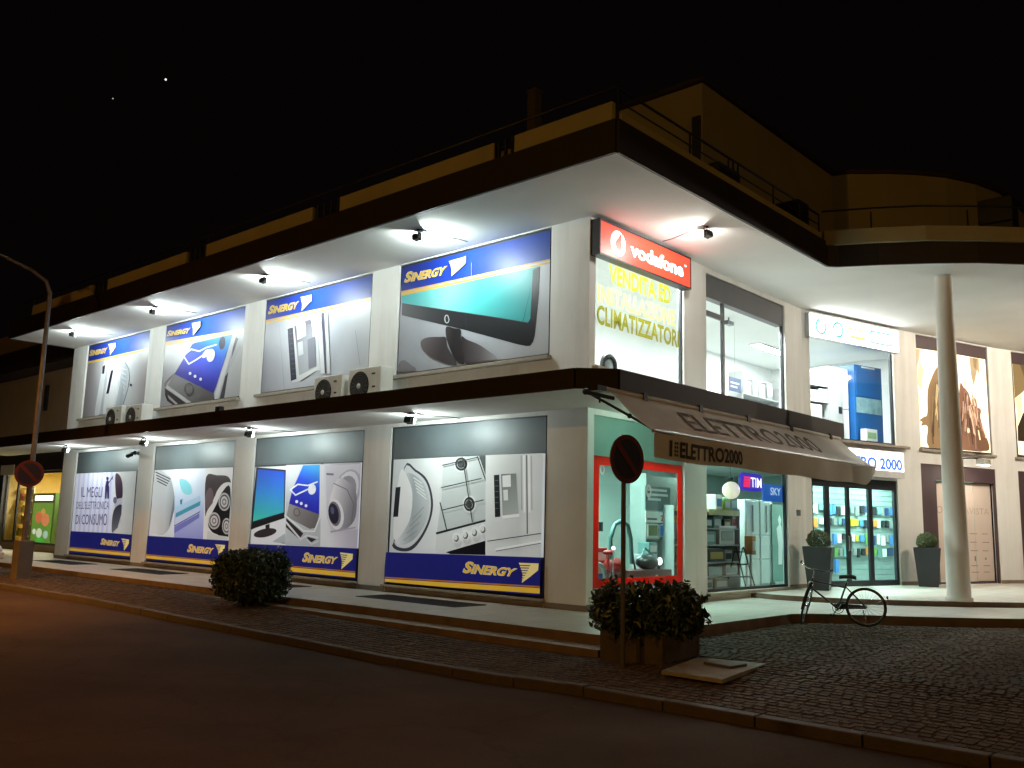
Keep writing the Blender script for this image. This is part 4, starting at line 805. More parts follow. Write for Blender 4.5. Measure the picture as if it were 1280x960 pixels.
('q',(160,168,168),[(-3.063,2.818),(-3.032,2.783),(-3.016,2.79),(-3.047,2.825)]),
('q',(160,168,168),[(-3.038,2.794),(-3.026,2.753),(-3.007,2.755),(-3.019,2.795)]),
('p',(70,74,76),[(-3.05,2.759),(-3.058,2.731),(-3.085,2.71),(-3.122,2.703),(-3.16,2.712),(-3.189,2.734),(-3.2,2.763),(-3.192,2.792),(-3.165,2.813),(-3.128,2.819),(-3.09,2.811),(-3.061,2.789)]),
('p',(220,226,225),[(-2.669,1.975),(-2.677,1.917),(-2.707,1.866),(-2.753,1.828),(-2.812,1.807),(-2.876,1.806),(-2.937,1.826),(-2.988,1.864),(-3.023,1.915),(-3.037,1.974),(-3.028,2.033),(-2.998,2.085),(-2.951,2.123),(-2.891,2.144),(-2.827,2.143),(-2.766,2.123),(-2.716,2.085),(-2.682,2.033)]),
('p',(44,48,50),[(-2.705,1.975),(-2.712,1.929),(-2.735,1.888),(-2.773,1.857),(-2.82,1.84),(-2.871,1.84),(-2.92,1.856),(-2.961,1.886),(-2.989,1.927),(-3.0,1.974),(-2.993,2.021),(-2.969,2.063),(-2.931,2.093),(-2.883,2.11),(-2.832,2.11),(-2.783,2.093),(-2.743,2.063),(-2.716,2.022)]),
('q',(160,168,168),[(-2.768,1.98),(-2.775,1.939),(-2.757,1.937),(-2.75,1.978)]),
('q',(160,168,168),[(-2.771,1.949),(-2.795,1.914),(-2.778,1.908),(-2.754,1.943)]),
('q',(160,168,168),[(-2.786,1.922),(-2.824,1.898),(-2.811,1.888),(-2.773,1.912)]),
('q',(160,168,168),[(-2.81,1.904),(-2.856,1.895),(-2.851,1.882),(-2.805,1.891)]),
('q',(160,168,168),[(-2.84,1.895),(-2.887,1.903),(-2.891,1.89),(-2.844,1.882)]),
('q',(160,168,168),[(-2.873,1.898),(-2.912,1.922),(-2.925,1.911),(-2.885,1.888)]),
('q',(160,168,168),[(-2.903,1.913),(-2.93,1.948),(-2.947,1.942),(-2.92,1.907)]),
('q',(160,168,168),[(-2.925,1.939),(-2.936,1.979),(-2.954,1.977),(-2.944,1.937)]),
('q',(160,168,168),[(-2.935,1.969),(-2.928,2.01),(-2.947,2.012),(-2.954,1.971)]),
('q',(160,168,168),[(-2.932,2.001),(-2.908,2.036),(-2.926,2.042),(-2.949,2.007)]),
('q',(160,168,168),[(-2.917,2.027),(-2.88,2.051),(-2.893,2.062),(-2.93,2.038)]),
('q',(160,168,168),[(-2.893,2.046),(-2.847,2.055),(-2.852,2.068),(-2.899,2.059)]),
('q',(160,168,168),[(-2.863,2.055),(-2.816,2.046),(-2.812,2.059),(-2.859,2.068)]),
('q',(160,168,168),[(-2.83,2.051),(-2.791,2.028),(-2.779,2.038),(-2.818,2.062)]),
('q',(160,168,168),[(-2.8,2.036),(-2.774,2.001),(-2.757,2.007),(-2.784,2.042)]),
('q',(160,168,168),[(-2.778,2.011),(-2.768,1.97),(-2.749,1.972),(-2.76,2.013)]),
('p',(70,74,76),[(-2.787,1.975),(-2.795,1.945),(-2.817,1.923),(-2.849,1.915),(-2.882,1.923),(-2.906,1.945),(-2.916,1.975),(-2.909,2.005),(-2.886,2.027),(-2.854,2.035),(-2.822,2.027),(-2.797,2.005)]),
('q',(54,58,58),[(-3.644,2.286),(-2.521,2.459),(-2.528,2.478),(-3.652,2.306)]),
('q',(54,58,58),[(-3.594,1.841),(-2.449,2.048),(-2.456,2.067),(-3.602,1.861)]),
('q',(54,58,58),[(-3.075,2.894),(-2.748,1.628),(-2.72,1.631),(-3.046,2.896)]),
('q',(54,58,58),[(-3.668,2.004),(-3.449,1.46),(-3.42,1.466),(-3.639,2.009)]),
('q',(54,58,58),[(-3.627,2.734),(-2.65,2.867),(-2.657,2.887),(-3.635,2.755)]),
('p',(236,240,239),[(-3.065,1.324),(-3.07,1.29),(-3.086,1.26),(-3.112,1.237),(-3.146,1.225),(-3.181,1.224),(-3.216,1.234),(-3.244,1.255),(-3.264,1.285),(-3.272,1.319),(-3.267,1.353),(-3.251,1.383),(-3.224,1.406),(-3.191,1.419),(-3.155,1.419),(-3.12,1.408),(-3.092,1.387),(-3.073,1.358)]),
('p',(96,102,102),[(-3.084,1.31),(-3.087,1.287),(-3.098,1.267),(-3.116,1.251),(-3.139,1.242),(-3.164,1.242),(-3.187,1.249),(-3.207,1.263),(-3.22,1.283),(-3.226,1.306),(-3.223,1.33),(-3.211,1.35),(-3.193,1.366),(-3.17,1.374),(-3.145,1.375),(-3.122,1.368),(-3.102,1.353),(-3.089,1.333)]),
('p',(226,230,230),[(-3.123,1.327),(-3.125,1.309),(-3.134,1.292),(-3.147,1.28),(-3.163,1.273),(-3.181,1.272),(-3.198,1.278),(-3.213,1.29),(-3.223,1.306),(-3.227,1.324),(-3.224,1.343),(-3.216,1.359),(-3.203,1.372),(-3.186,1.379),(-3.168,1.379),(-3.151,1.373),(-3.137,1.361),(-3.127,1.346)]),
('p',(236,240,239),[(-2.813,1.384),(-2.818,1.351),(-2.834,1.321),(-2.86,1.298),(-2.892,1.286),(-2.928,1.285),(-2.961,1.296),(-2.989,1.317),(-3.009,1.346),(-3.016,1.379),(-3.012,1.413),(-2.995,1.443),(-2.969,1.466),(-2.936,1.478),(-2.901,1.479),(-2.867,1.468),(-2.839,1.447),(-2.821,1.418)]),
('p',(96,102,102),[(-2.831,1.371),(-2.835,1.348),(-2.846,1.327),(-2.864,1.312),(-2.886,1.303),(-2.91,1.303),(-2.933,1.31),(-2.953,1.324),(-2.966,1.344),(-2.971,1.367),(-2.968,1.39),(-2.956,1.411),(-2.939,1.426),(-2.916,1.434),(-2.892,1.435),(-2.869,1.428),(-2.85,1.413),(-2.837,1.393)]),
('p',(226,230,230),[(-2.87,1.387),(-2.872,1.369),(-2.88,1.353),(-2.893,1.341),(-2.91,1.334),(-2.927,1.333),(-2.944,1.339),(-2.958,1.351),(-2.968,1.367),(-2.972,1.385),(-2.969,1.403),(-2.961,1.42),(-2.948,1.432),(-2.932,1.439),(-2.914,1.439),(-2.898,1.433),(-2.883,1.422),(-2.874,1.406)]),
('p',(236,240,239),[(-2.572,1.444),(-2.576,1.41),(-2.592,1.381),(-2.618,1.358),(-2.65,1.346),(-2.685,1.345),(-2.718,1.356),(-2.745,1.377),(-2.764,1.406),(-2.771,1.439),(-2.767,1.472),(-2.751,1.502),(-2.725,1.525),(-2.693,1.537),(-2.658,1.538),(-2.625,1.527),(-2.598,1.505),(-2.579,1.477)]),
('p',(96,102,102),[(-2.59,1.43),(-2.593,1.407),(-2.604,1.387),(-2.622,1.372),(-2.644,1.363),(-2.667,1.363),(-2.69,1.37),(-2.709,1.384),(-2.722,1.404),(-2.727,1.427),(-2.724,1.449),(-2.713,1.47),(-2.695,1.485),(-2.673,1.493),(-2.649,1.494),(-2.626,1.486),(-2.608,1.472),(-2.595,1.452)]),
('p',(226,230,230),[(-2.628,1.447),(-2.63,1.428),(-2.638,1.412),(-2.651,1.4),(-2.667,1.393),(-2.684,1.393),(-2.701,1.399),(-2.714,1.41),(-2.724,1.426),(-2.728,1.444),(-2.725,1.463),(-2.717,1.479),(-2.705,1.491),(-2.689,1.498),(-2.671,1.498),(-2.655,1.492),(-2.641,1.48),(-2.632,1.465)]),
('p',(236,240,239),[(-2.347,1.506),(-2.352,1.473),(-2.367,1.443),(-2.392,1.421),(-2.424,1.409),(-2.458,1.408),(-2.491,1.419),(-2.518,1.44),(-2.536,1.468),(-2.543,1.502),(-2.539,1.535),(-2.523,1.564),(-2.497,1.587),(-2.466,1.599),(-2.431,1.599),(-2.399,1.588),(-2.372,1.567),(-2.354,1.539)]),
('p',(96,102,102),[(-2.365,1.492),(-2.368,1.47),(-2.379,1.45),(-2.396,1.435),(-2.418,1.426),(-2.441,1.426),(-2.463,1.433),(-2.482,1.447),(-2.495,1.467),(-2.5,1.489),(-2.496,1.512),(-2.485,1.532),(-2.468,1.547),(-2.446,1.555),(-2.423,1.556),(-2.401,1.548),(-2.382,1.534),(-2.37,1.515)]),
('p',(226,230,230),[(-2.402,1.509),(-2.404,1.491),(-2.412,1.475),(-2.425,1.463),(-2.44,1.456),(-2.458,1.456),(-2.474,1.462),(-2.487,1.473),(-2.497,1.489),(-2.5,1.507),(-2.498,1.525),(-2.49,1.541),(-2.477,1.553),(-2.462,1.56),(-2.445,1.56),(-2.428,1.554),(-2.415,1.543),(-2.406,1.527)]),
('g',[(0,(226,231,230)),(0.6,(206,213,212)),(0.75,(222,228,227)),(1,(212,218,217))],[(-2.398,2.18),(-0.962,2.174)],[(-2.42,2.914),(-0.968,2.901),(-0.945,1.032),(-2.352,1.021)]),
('q',(170,178,177),[(-1.522,2.875),(-1.48,1.869),(-1.446,1.869),(-1.487,2.874)]),
('q',(246,248,248),[(-1.461,2.874),(-1.413,1.826),(-1.374,1.826),(-1.421,2.874)]),
('q',(88,96,97),[(-1.387,2.878),(-1.329,1.441),(-1.301,1.442),(-1.358,2.878)]),
('q',(244,246,246),[(-1.341,2.879),(-1.295,1.827),(-1.255,1.827),(-1.301,2.878)]),
('q',(176,184,183),[(-1.273,2.866),(-1.229,1.872),(-1.201,1.873),(-1.244,2.865)]),
('p',(30,32,36),[(-2.185,2.524),(-2.046,2.53),(-1.989,1.743),(-2.126,1.732)]),
('q',(120,126,128),[(-2.148,2.417),(-2.056,2.42),(-2.058,2.429),(-2.149,2.426)]),
('q',(120,126,128),[(-2.144,2.311),(-2.053,2.315),(-2.054,2.324),(-2.145,2.32)]),
('q',(120,126,128),[(-2.14,2.205),(-2.049,2.209),(-2.05,2.218),(-2.141,2.214)]),
('q',(120,126,128),[(-2.136,2.1),(-2.045,2.104),(-2.046,2.113),(-2.137,2.108)]),
('q',(120,126,128),[(-2.132,1.994),(-2.041,1.999),(-2.043,2.008),(-2.134,2.003)]),
('q',(120,126,128),[(-2.129,1.889),(-2.038,1.895),(-2.039,1.903),(-2.13,1.898)]),
('g',[(0,(116,124,122)),(1,(178,186,184))],[(-1.974,2.529),(-1.54,1.748)],[(-1.993,2.538),(-1.616,2.544),(-1.523,1.757),(-1.923,1.726)]),
('p',(236,240,239),[(-1.962,2.507),(-1.749,2.521),(-1.736,2.299),(-1.942,2.292)]),
('p',(226,230,229),[(-1.929,2.239),(-1.811,2.247),(-1.798,2.047),(-1.904,2.043)]),
('p',(240,243,242),[(-1.948,1.761),(-1.513,1.804),(-1.505,1.749),(-1.922,1.709)]),
('q',(40,44,46),[(-2.295,1.271),(-0.953,1.453),(-0.956,1.469),(-2.299,1.288)]),
('q',(244,246,246),[(-2.083,1.116),(-0.951,1.301),(-0.959,1.333),(-2.093,1.15)]),
('q',(120,128,128),[(-2.066,1.096),(-0.959,1.279),(-0.963,1.295),(-2.071,1.113)]),
('p',(30,34,120),[(-5.199,0.967),(-0.945,1.032),(-0.955,0.349),(-5.249,0.288)]),
('p',(190,120,30),[(-5.202,0.462),(-0.971,0.531),(-0.97,0.507),(-5.2,0.439)]),
('p',(236,190,60),[(-5.199,0.424),(-0.97,0.495),(-0.973,0.401),(-5.201,0.338)]),
('t','S',(248,244,225),[(-2.902,0.891),(-2.625,0.88),(-2.929,0.655),(-2.651,0.663)],0.25,0.05),
('t','S',(236,190,60),[(-2.892,0.885),(-2.625,0.876),(-2.92,0.663),(-2.658,0.663)],0.25,0.03),
('t','INERGY',(248,244,225),[(-2.682,0.841),(-1.517,0.812),(-2.708,0.656),(-1.558,0.66)],0.25,0.05),
('t','INERGY',(236,190,60),[(-2.675,0.835),(-1.522,0.806),(-2.7,0.663),(-1.564,0.666)],0.25,0.03),
('p',(248,228,150),[(-1.486,0.917),(-1.013,0.926),(-1.024,0.806),(-1.192,0.691),(-1.402,0.563),(-1.389,0.723)]),
('q',(30,34,120),[(-1.53,0.862),(-1.21,0.87),(-1.21,0.886),(-1.53,0.878)]),
('q',(30,34,120),[(-1.52,0.817),(-1.239,0.825),(-1.239,0.841),(-1.52,0.834)]),
('q',(30,34,120),[(-1.509,0.773),(-1.268,0.78),(-1.267,0.796),(-1.509,0.789)]),
('q',(30,34,120),[(-1.499,0.729),(-1.296,0.735),(-1.296,0.751),(-1.498,0.745)]),
('q',(30,34,120),[(-1.488,0.684),(-1.325,0.69),(-1.325,0.706),(-1.488,0.7)]),
('q',(30,34,120),[(-1.477,0.64),(-1.354,0.645),(-1.354,0.661),(-1.477,0.656)]),
('q',(30,34,120),[(-1.467,0.596),(-1.383,0.599),(-1.383,0.615),(-1.467,0.612)])
],
'gadgets':[
('p',(226,229,234),[(-10.452,2.872),(-6.239,2.878),(-6.214,1.01),(-10.482,0.973)]),
('p',(44,46,56),[(-10.414,2.871),(-9.126,2.78),(-9.063,1.715),(-10.45,1.321),(-10.501,1.433)]),
('g',[(0,(40,78,205)),(0.45,(60,140,225)),(1,(70,205,190))],[(-9.693,2.813),(-9.818,1.546)],[(-10.333,2.817),(-9.174,2.741),(-9.111,1.764),(-10.401,1.527)]),
('p',(30,28,32),[(-10.416,1.496),(-9.083,1.744),(-9.054,1.626),(-10.451,1.331)]),
('p',(36,30,32),[(-9.842,1.445),(-9.667,1.478),(-9.646,1.298),(-9.8,1.235)]),
('p',(52,42,46),[(-9.352,1.328),(-9.364,1.291),(-9.432,1.25),(-9.548,1.21),(-9.698,1.176),(-9.866,1.151),(-10.031,1.139),(-10.172,1.142),(-10.273,1.159),(-10.321,1.188),(-10.308,1.226),(-10.237,1.268),(-10.116,1.309),(-9.962,1.343),(-9.793,1.367),(-9.631,1.377),(-9.493,1.374),(-9.397,1.357)]),
('p',(176,186,190),[(-9.495,1.054),(-8.997,1.264),(-8.929,1.022)]),
('g',[(0,(206,210,216)),(1,(180,186,190))],[(-9.081,2.849),(-7.587,1.064)],[(-9.12,2.89),(-7.741,2.885),(-7.582,1.009),(-8.952,0.997)]),
('g',[(0,(60,170,240)),(0.4,(46,80,220)),(1,(40,34,165))],[(-8.075,2.85),(-8.387,1.858)],[(-8.423,2.873),(-7.755,2.866),(-7.697,1.729),(-8.902,1.972),(-8.8,2.298)]),
('g',[(0,(150,146,146)),(1,(108,102,102))],[(-8.9,1.953),(-7.939,1.432)],[(-8.902,1.972),(-7.697,1.729),(-7.763,1.426),(-8.015,1.392),(-8.971,1.657)]),
('q',(226,228,230),[(-7.768,2.876),(-7.671,1.663),(-7.616,1.664),(-7.712,2.875)]),
('q',(226,228,230),[(-7.665,1.688),(-7.866,1.336),(-7.813,1.325),(-7.613,1.677)]),
('q',(226,228,230),[(-7.818,1.356),(-8.271,1.356),(-8.27,1.323),(-7.817,1.323)]),
('q',(226,228,230),[(-8.222,1.346),(-8.996,1.701),(-9.032,1.674),(-8.257,1.32)]),
('p',(48,42,44),[(-8.968,1.627),(-8.248,1.282),(-8.398,1.144),(-8.962,1.412)]),
('q',(214,216,220),[(-9.019,1.529),(-8.36,1.122),(-8.307,1.151),(-8.963,1.559)]),
('q',(214,216,220),[(-8.347,1.121),(-8.059,1.227),(-8.098,1.263),(-8.387,1.157)]),
('q',(214,216,220),[(-8.124,1.219),(-7.678,1.179),(-7.669,1.221),(-8.114,1.261)]),
('p',(52,46,48),[(-8.079,1.215),(-7.738,1.163),(-7.906,1.092),(-8.087,1.134)]),
('q',(206,208,214),[(-8.121,1.148),(-7.909,1.026),(-7.87,1.05),(-8.081,1.172)]),
('q',(206,208,214),[(-7.902,1.026),(-7.628,1.118),(-7.655,1.147),(-7.93,1.055)]),
('q',(232,240,250),[(-7.81,2.492),(-8.205,2.402),(-8.181,2.371),(-7.787,2.46)]),
('q',(232,240,250),[(-8.158,2.405),(-8.585,2.442),(-8.589,2.408),(-8.162,2.372)]),
('q',(232,240,250),[(-8.574,2.444),(-8.901,2.307),(-8.864,2.278),(-8.537,2.415)]),
('q',(232,240,250),[(-8.902,2.294),(-8.642,2.15),(-8.603,2.174),(-8.862,2.318)]),
('q',(232,240,250),[(-8.636,2.149),(-8.14,2.292),(-8.168,2.322),(-8.665,2.18)]),
('p',(238,242,248),[(-7.847,2.285),(-7.864,2.244),(-7.898,2.21),(-7.944,2.187),(-7.996,2.177),(-8.049,2.183),(-8.096,2.203),(-8.132,2.235),(-8.151,2.275),(-8.152,2.319),(-8.134,2.36),(-8.1,2.394),(-8.054,2.417),(-8.001,2.426),(-7.948,2.42),(-7.901,2.399),(-7.866,2.367),(-7.847,2.328)]),
('p',(228,234,250),[(-8.511,2.017),(-8.52,1.994),(-8.548,1.98),(-8.584,1.98),(-8.615,1.994),(-8.628,2.017),(-8.619,2.04),(-8.591,2.054),(-8.555,2.054),(-8.525,2.04)]),
('p',(228,234,250),[(-8.325,1.974),(-8.334,1.951),(-8.361,1.937),(-8.397,1.937),(-8.427,1.951),(-8.44,1.974),(-8.432,1.997),(-8.404,2.011),(-8.368,2.011),(-8.338,1.997)]),
('p',(228,234,250),[(-8.132,1.922),(-8.14,1.899),(-8.167,1.885),(-8.203,1.885),(-8.233,1.899),(-8.246,1.921),(-8.237,1.944),(-8.21,1.958),(-8.175,1.958),(-8.145,1.944)]),
('q',(84,80,80),[(-8.427,1.777),(-8.434,1.732),(-8.401,1.73),(-8.394,1.775)]),
('q',(84,80,80),[(-8.428,1.746),(-8.458,1.707),(-8.428,1.699),(-8.398,1.738)]),
('q',(84,80,80),[(-8.444,1.719),(-8.494,1.692),(-8.47,1.678),(-8.421,1.705)]),
('q',(84,80,80),[(-8.47,1.7),(-8.533,1.69),(-8.523,1.671),(-8.46,1.681)]),
('q',(84,80,80),[(-8.506,1.69),(-8.57,1.699),(-8.577,1.68),(-8.512,1.671)]),
('q',(84,80,80),[(-8.546,1.692),(-8.602,1.718),(-8.622,1.703),(-8.566,1.677)]),
('q',(84,80,80),[(-8.584,1.706),(-8.623,1.744),(-8.651,1.735),(-8.613,1.697)]),
('q',(84,80,80),[(-8.613,1.731),(-8.63,1.776),(-8.663,1.772),(-8.646,1.727)]),
('q',(84,80,80),[(-8.629,1.761),(-8.621,1.806),(-8.655,1.809),(-8.662,1.764)]),
('q',(84,80,80),[(-8.628,1.792),(-8.597,1.831),(-8.628,1.84),(-8.658,1.801)]),
('q',(84,80,80),[(-8.612,1.819),(-8.562,1.846),(-8.585,1.861),(-8.635,1.834)]),
('q',(84,80,80),[(-8.585,1.839),(-8.522,1.849),(-8.532,1.868),(-8.595,1.858)]),
('q',(84,80,80),[(-8.549,1.849),(-8.485,1.839),(-8.478,1.858),(-8.543,1.867)]),
('q',(84,80,80),[(-8.509,1.847),(-8.454,1.82),(-8.434,1.835),(-8.489,1.861)]),
('q',(84,80,80),[(-8.471,1.832),(-8.433,1.794),(-8.404,1.803),(-8.443,1.841)]),
('q',(84,80,80),[(-8.442,1.808),(-8.426,1.763),(-8.393,1.766),(-8.41,1.811)]),
('g',[(0,(226,228,234)),(0.5,(196,192,206)),(1,(168,166,178))],[(-7.514,1.957),(-6.203,2.415)],[(-7.582,2.881),(-6.239,2.878),(-6.214,1.01),(-7.543,1.001)]),
('p',(206,204,214),[(-7.499,2.831),(-6.251,2.851),(-6.225,1.421),(-7.15,1.346),(-7.348,1.677)]),
('p',(120,118,130),[(-7.461,2.668),(-7.188,2.653),(-7.184,2.606),(-7.449,2.62)]),
('p',(176,172,188),[(-6.207,2.18),(-6.301,2.032),(-6.438,1.912),(-6.603,1.834),(-6.776,1.809),(-6.937,1.839),(-7.066,1.923),(-7.145,2.05),(-7.166,2.205),(-7.124,2.369),(-7.026,2.521),(-6.883,2.641),(-6.714,2.716),(-6.541,2.737),(-6.383,2.702),(-6.26,2.616),(-6.185,2.49),(-6.167,2.339)]),
('p',(216,216,224),[(-6.305,2.185),(-6.39,2.048),(-6.511,1.936),(-6.654,1.862),(-6.803,1.836),(-6.938,1.862),(-7.045,1.937),(-7.109,2.052),(-7.121,2.194),(-7.08,2.345),(-6.992,2.485),(-6.867,2.598),(-6.721,2.669),(-6.572,2.691),(-6.439,2.662),(-6.336,2.585),(-6.276,2.471),(-6.265,2.332)]),
('p',(150,148,160),[(-6.372,2.137),(-6.449,2.013),(-6.56,1.913),(-6.692,1.847),(-6.829,1.825),(-6.955,1.849),(-7.054,1.917),(-7.114,2.02),(-7.127,2.148),(-7.092,2.283),(-7.012,2.409),(-6.897,2.509),(-6.763,2.573),(-6.626,2.593),(-6.502,2.566),(-6.406,2.496),(-6.349,2.393),(-6.337,2.268)]),
('h',[(0,(226,226,230)),(0.5,(172,170,178)),(1,(120,118,128))],[(-7.216,2.099),(-6.304,1.871)],[(-7.025,2.528),(-6.567,2.42),(-6.329,2.189),(-6.319,1.69),(-6.561,1.45),(-6.898,1.397),(-7.21,1.679),(-7.285,2.005)]),
('q',(110,108,118),[(-7.168,2.421),(-6.657,2.272),(-6.645,2.288),(-7.156,2.438)]),
('q',(110,108,118),[(-6.676,2.284),(-6.407,1.952),(-6.381,1.96),(-6.65,2.291)]),
('q',(110,108,118),[(-6.412,1.968),(-6.466,1.52),(-6.437,1.518),(-6.383,1.965)]),
('p',(226,226,230),[(-6.737,1.764),(-6.718,1.648),(-6.735,1.542),(-6.786,1.46),(-6.864,1.411),(-6.961,1.4),(-7.065,1.43),(-7.165,1.497),(-7.247,1.594),(-7.302,1.709),(-7.322,1.827),(-7.305,1.935),(-7.253,2.018),(-7.173,2.067),(-7.074,2.076),(-6.969,2.043),(-6.87,1.974),(-6.79,1.877)]),
('p',(120,116,128),[(-6.842,1.767),(-6.826,1.672),(-6.838,1.587),(-6.878,1.52),(-6.939,1.48),(-7.016,1.472),(-7.1,1.497),(-7.179,1.552),(-7.244,1.63),(-7.288,1.723),(-7.305,1.819),(-7.293,1.907),(-7.252,1.974),(-7.189,2.013),(-7.111,2.02),(-7.027,1.994),(-6.949,1.938),(-6.884,1.859)]),
('p',(40,38,54),[(-6.916,1.767),(-6.902,1.688),(-6.911,1.617),(-6.942,1.561),(-6.992,1.528),(-7.054,1.522),(-7.121,1.543),(-7.185,1.589),(-7.238,1.655),(-7.274,1.732),(-7.289,1.812),(-7.28,1.884),(-7.248,1.94),(-7.198,1.973),(-7.135,1.979),(-7.068,1.957),(-7.004,1.91),(-6.951,1.844)]),
('p',(90,90,130),[(-7.079,1.825),(-7.074,1.797),(-7.077,1.771),(-7.089,1.75),(-7.108,1.739),(-7.132,1.736),(-7.157,1.744),(-7.181,1.761),(-7.2,1.784),(-7.213,1.812),(-7.218,1.841),(-7.215,1.867),(-7.203,1.887),(-7.184,1.899),(-7.16,1.901),(-7.135,1.894),(-7.111,1.877),(-7.092,1.853)]),
('q',(168,164,178),[(-7.161,1.325),(-6.277,1.44),(-6.289,1.475),(-7.175,1.362)]),
('p',(30,34,120),[(-10.482,0.973),(-6.214,1.01),(-6.21,0.318),(-10.447,0.235)]),
('p',(190,120,30),[(-10.456,0.537),(-6.211,0.521),(-6.21,0.499),(-10.454,0.517)]),
('p',(236,190,60),[(-10.452,0.502),(-6.209,0.486),(-6.208,0.389),(-10.449,0.401)]),
('t','S',(248,244,225),[(-8.153,0.864),(-7.894,0.856),(-8.179,0.631),(-7.914,0.641)],0.25,0.05),
('t','S',(236,190,60),[(-8.14,0.857),(-7.892,0.852),(-8.167,0.639),(-7.921,0.641)],0.25,0.03),
('t','INERGY',(248,244,225),[(-7.948,0.817),(-6.842,0.8),(-7.969,0.633),(-6.87,0.644)],0.25,0.05),
('t','INERGY',(236,190,60),[(-7.938,0.81),(-6.849,0.793),(-7.96,0.64),(-6.878,0.65)],0.25,0.03),
('p',(248,228,150),[(-6.781,0.904),(-6.327,0.89),(-6.331,0.774),(-6.501,0.664),(-6.706,0.541),(-6.697,0.714)]),
('q',(30,34,120),[(-6.826,0.848),(-6.516,0.841),(-6.515,0.858),(-6.825,0.865)]),
('q',(30,34,120),[(-6.817,0.803),(-6.544,0.797),(-6.543,0.814),(-6.815,0.819)]),
('q',(30,34,120),[(-6.807,0.757),(-6.572,0.753),(-6.571,0.77),(-6.806,0.774)]),
('q',(30,34,120),[(-6.798,0.712),(-6.601,0.709),(-6.599,0.725),(-6.797,0.728)]),
('q',(30,34,120),[(-6.788,0.666),(-6.629,0.665),(-6.628,0.681),(-6.787,0.683)]),
('q',(30,34,120),[(-6.779,0.621),(-6.657,0.621),(-6.656,0.637),(-6.778,0.637)]),
('q',(30,34,120),[(-6.769,0.576),(-6.685,0.577),(-6.685,0.593),(-6.769,0.592)])
],
'small_appliances':[
('p',(226,230,236),[(-15.671,2.919),(-11.489,2.898),(-11.452,1.025),(-15.699,1.035)]),
('h',[(0,(222,226,230)),(0.6,(196,202,206)),(1,(150,156,164))],[(-15.645,1.956),(-14.341,2.047)],[(-15.633,2.864),(-14.949,2.76),(-14.674,2.622),(-14.392,2.091),(-14.451,1.479),(-14.644,1.193),(-14.939,1.076),(-15.265,1.112),(-15.621,1.282)]),
('s',(120,126,136),[(-14.392,2.2),(-14.349,1.829),(-14.487,1.479),(-14.58,1.346),(-14.48,1.872)]),
('q',(58,60,68),[(-15.624,2.844),(-14.706,2.622),(-14.684,2.65),(-15.601,2.872)]),
('q',(58,60,68),[(-15.572,2.757),(-14.768,2.561),(-14.745,2.588),(-15.548,2.785)]),
('q',(58,60,68),[(-15.519,2.67),(-14.831,2.499),(-14.807,2.527),(-15.495,2.698)]),
('q',(58,60,68),[(-15.467,2.583),(-14.893,2.438),(-14.869,2.465),(-15.442,2.611)]),
('g',[(0,(232,238,248)),(0.5,(196,214,240)),(1,(150,156,222))],[(-13.733,2.869),(-13.618,1.025)],[(-14.498,2.912),(-12.838,2.905),(-12.695,1.026),(-14.238,1.034)]),
('s',(134,208,220),[(-14.195,2.615),(-13.865,2.61),(-13.539,2.433),(-13.468,2.24),(-13.715,2.198),(-14.006,2.299)]),
('p',(70,120,160),[(-14.078,2.047),(-13.938,2.091),(-13.949,1.939),(-14.033,1.926)]),
('p',(176,206,232),[(-14.225,1.873),(-13.026,2.174),(-12.973,2.039),(-14.241,1.699)]),
('p',(72,150,176),[(-14.239,1.691),(-12.972,2.031),(-12.979,1.913),(-14.237,1.569)]),
('p',(196,206,236),[(-14.236,1.561),(-12.986,1.904),(-12.98,1.753),(-14.229,1.353)]),
('q',(60,66,120),[(-14.252,1.331),(-12.941,1.739),(-12.964,1.757),(-14.277,1.35)]),
('p',(118,122,196),[(-14.265,1.309),(-12.973,1.703),(-12.972,1.585),(-14.238,1.137)]),
('p',(228,230,232),[(-12.838,2.905),(-11.489,2.898),(-11.452,1.025),(-12.695,1.026)]),
('s',(66,54,56),[(-12.772,2.67),(-12.233,2.703),(-11.685,2.661),(-11.536,2.454),(-11.957,2.397),(-12.238,2.172),(-12.401,1.924),(-12.601,1.652),(-12.688,1.756)]),
('p',(110,92,96),[(-12.321,2.078),(-12.339,1.98),(-12.38,1.895),(-12.439,1.834),(-12.508,1.803),(-12.581,1.806),(-12.647,1.844),(-12.699,1.911),(-12.73,2.001),(-12.737,2.101),(-12.719,2.2),(-12.677,2.286),(-12.617,2.347),(-12.547,2.378),(-12.475,2.373),(-12.409,2.334),(-12.358,2.266),(-12.327,2.177)]),
('s',(226,226,224),[(-11.542,2.503),(-11.891,2.479),(-12.174,2.275),(-12.31,2.007),(-12.592,1.756),(-12.62,1.507),(-12.432,1.304),(-12.342,1.511),(-12.198,1.883),(-11.971,2.212),(-11.547,2.365)]),
('s',(26,24,28),[(-11.533,2.373),(-11.935,2.233),(-12.144,1.945),(-12.366,1.676),(-12.489,1.426),(-12.305,1.245),(-12.021,1.17),(-11.438,1.145)]),
('p',(190,190,190),[(-11.485,2.008),(-11.491,1.928),(-11.53,1.857),(-11.597,1.804),(-11.685,1.776),(-11.783,1.775),(-11.88,1.802),(-11.963,1.854),(-12.023,1.926),(-12.051,2.007),(-12.045,2.088),(-12.005,2.16),(-11.936,2.213),(-11.846,2.241),(-11.748,2.24),(-11.652,2.212),(-11.57,2.159),(-11.512,2.088)]),
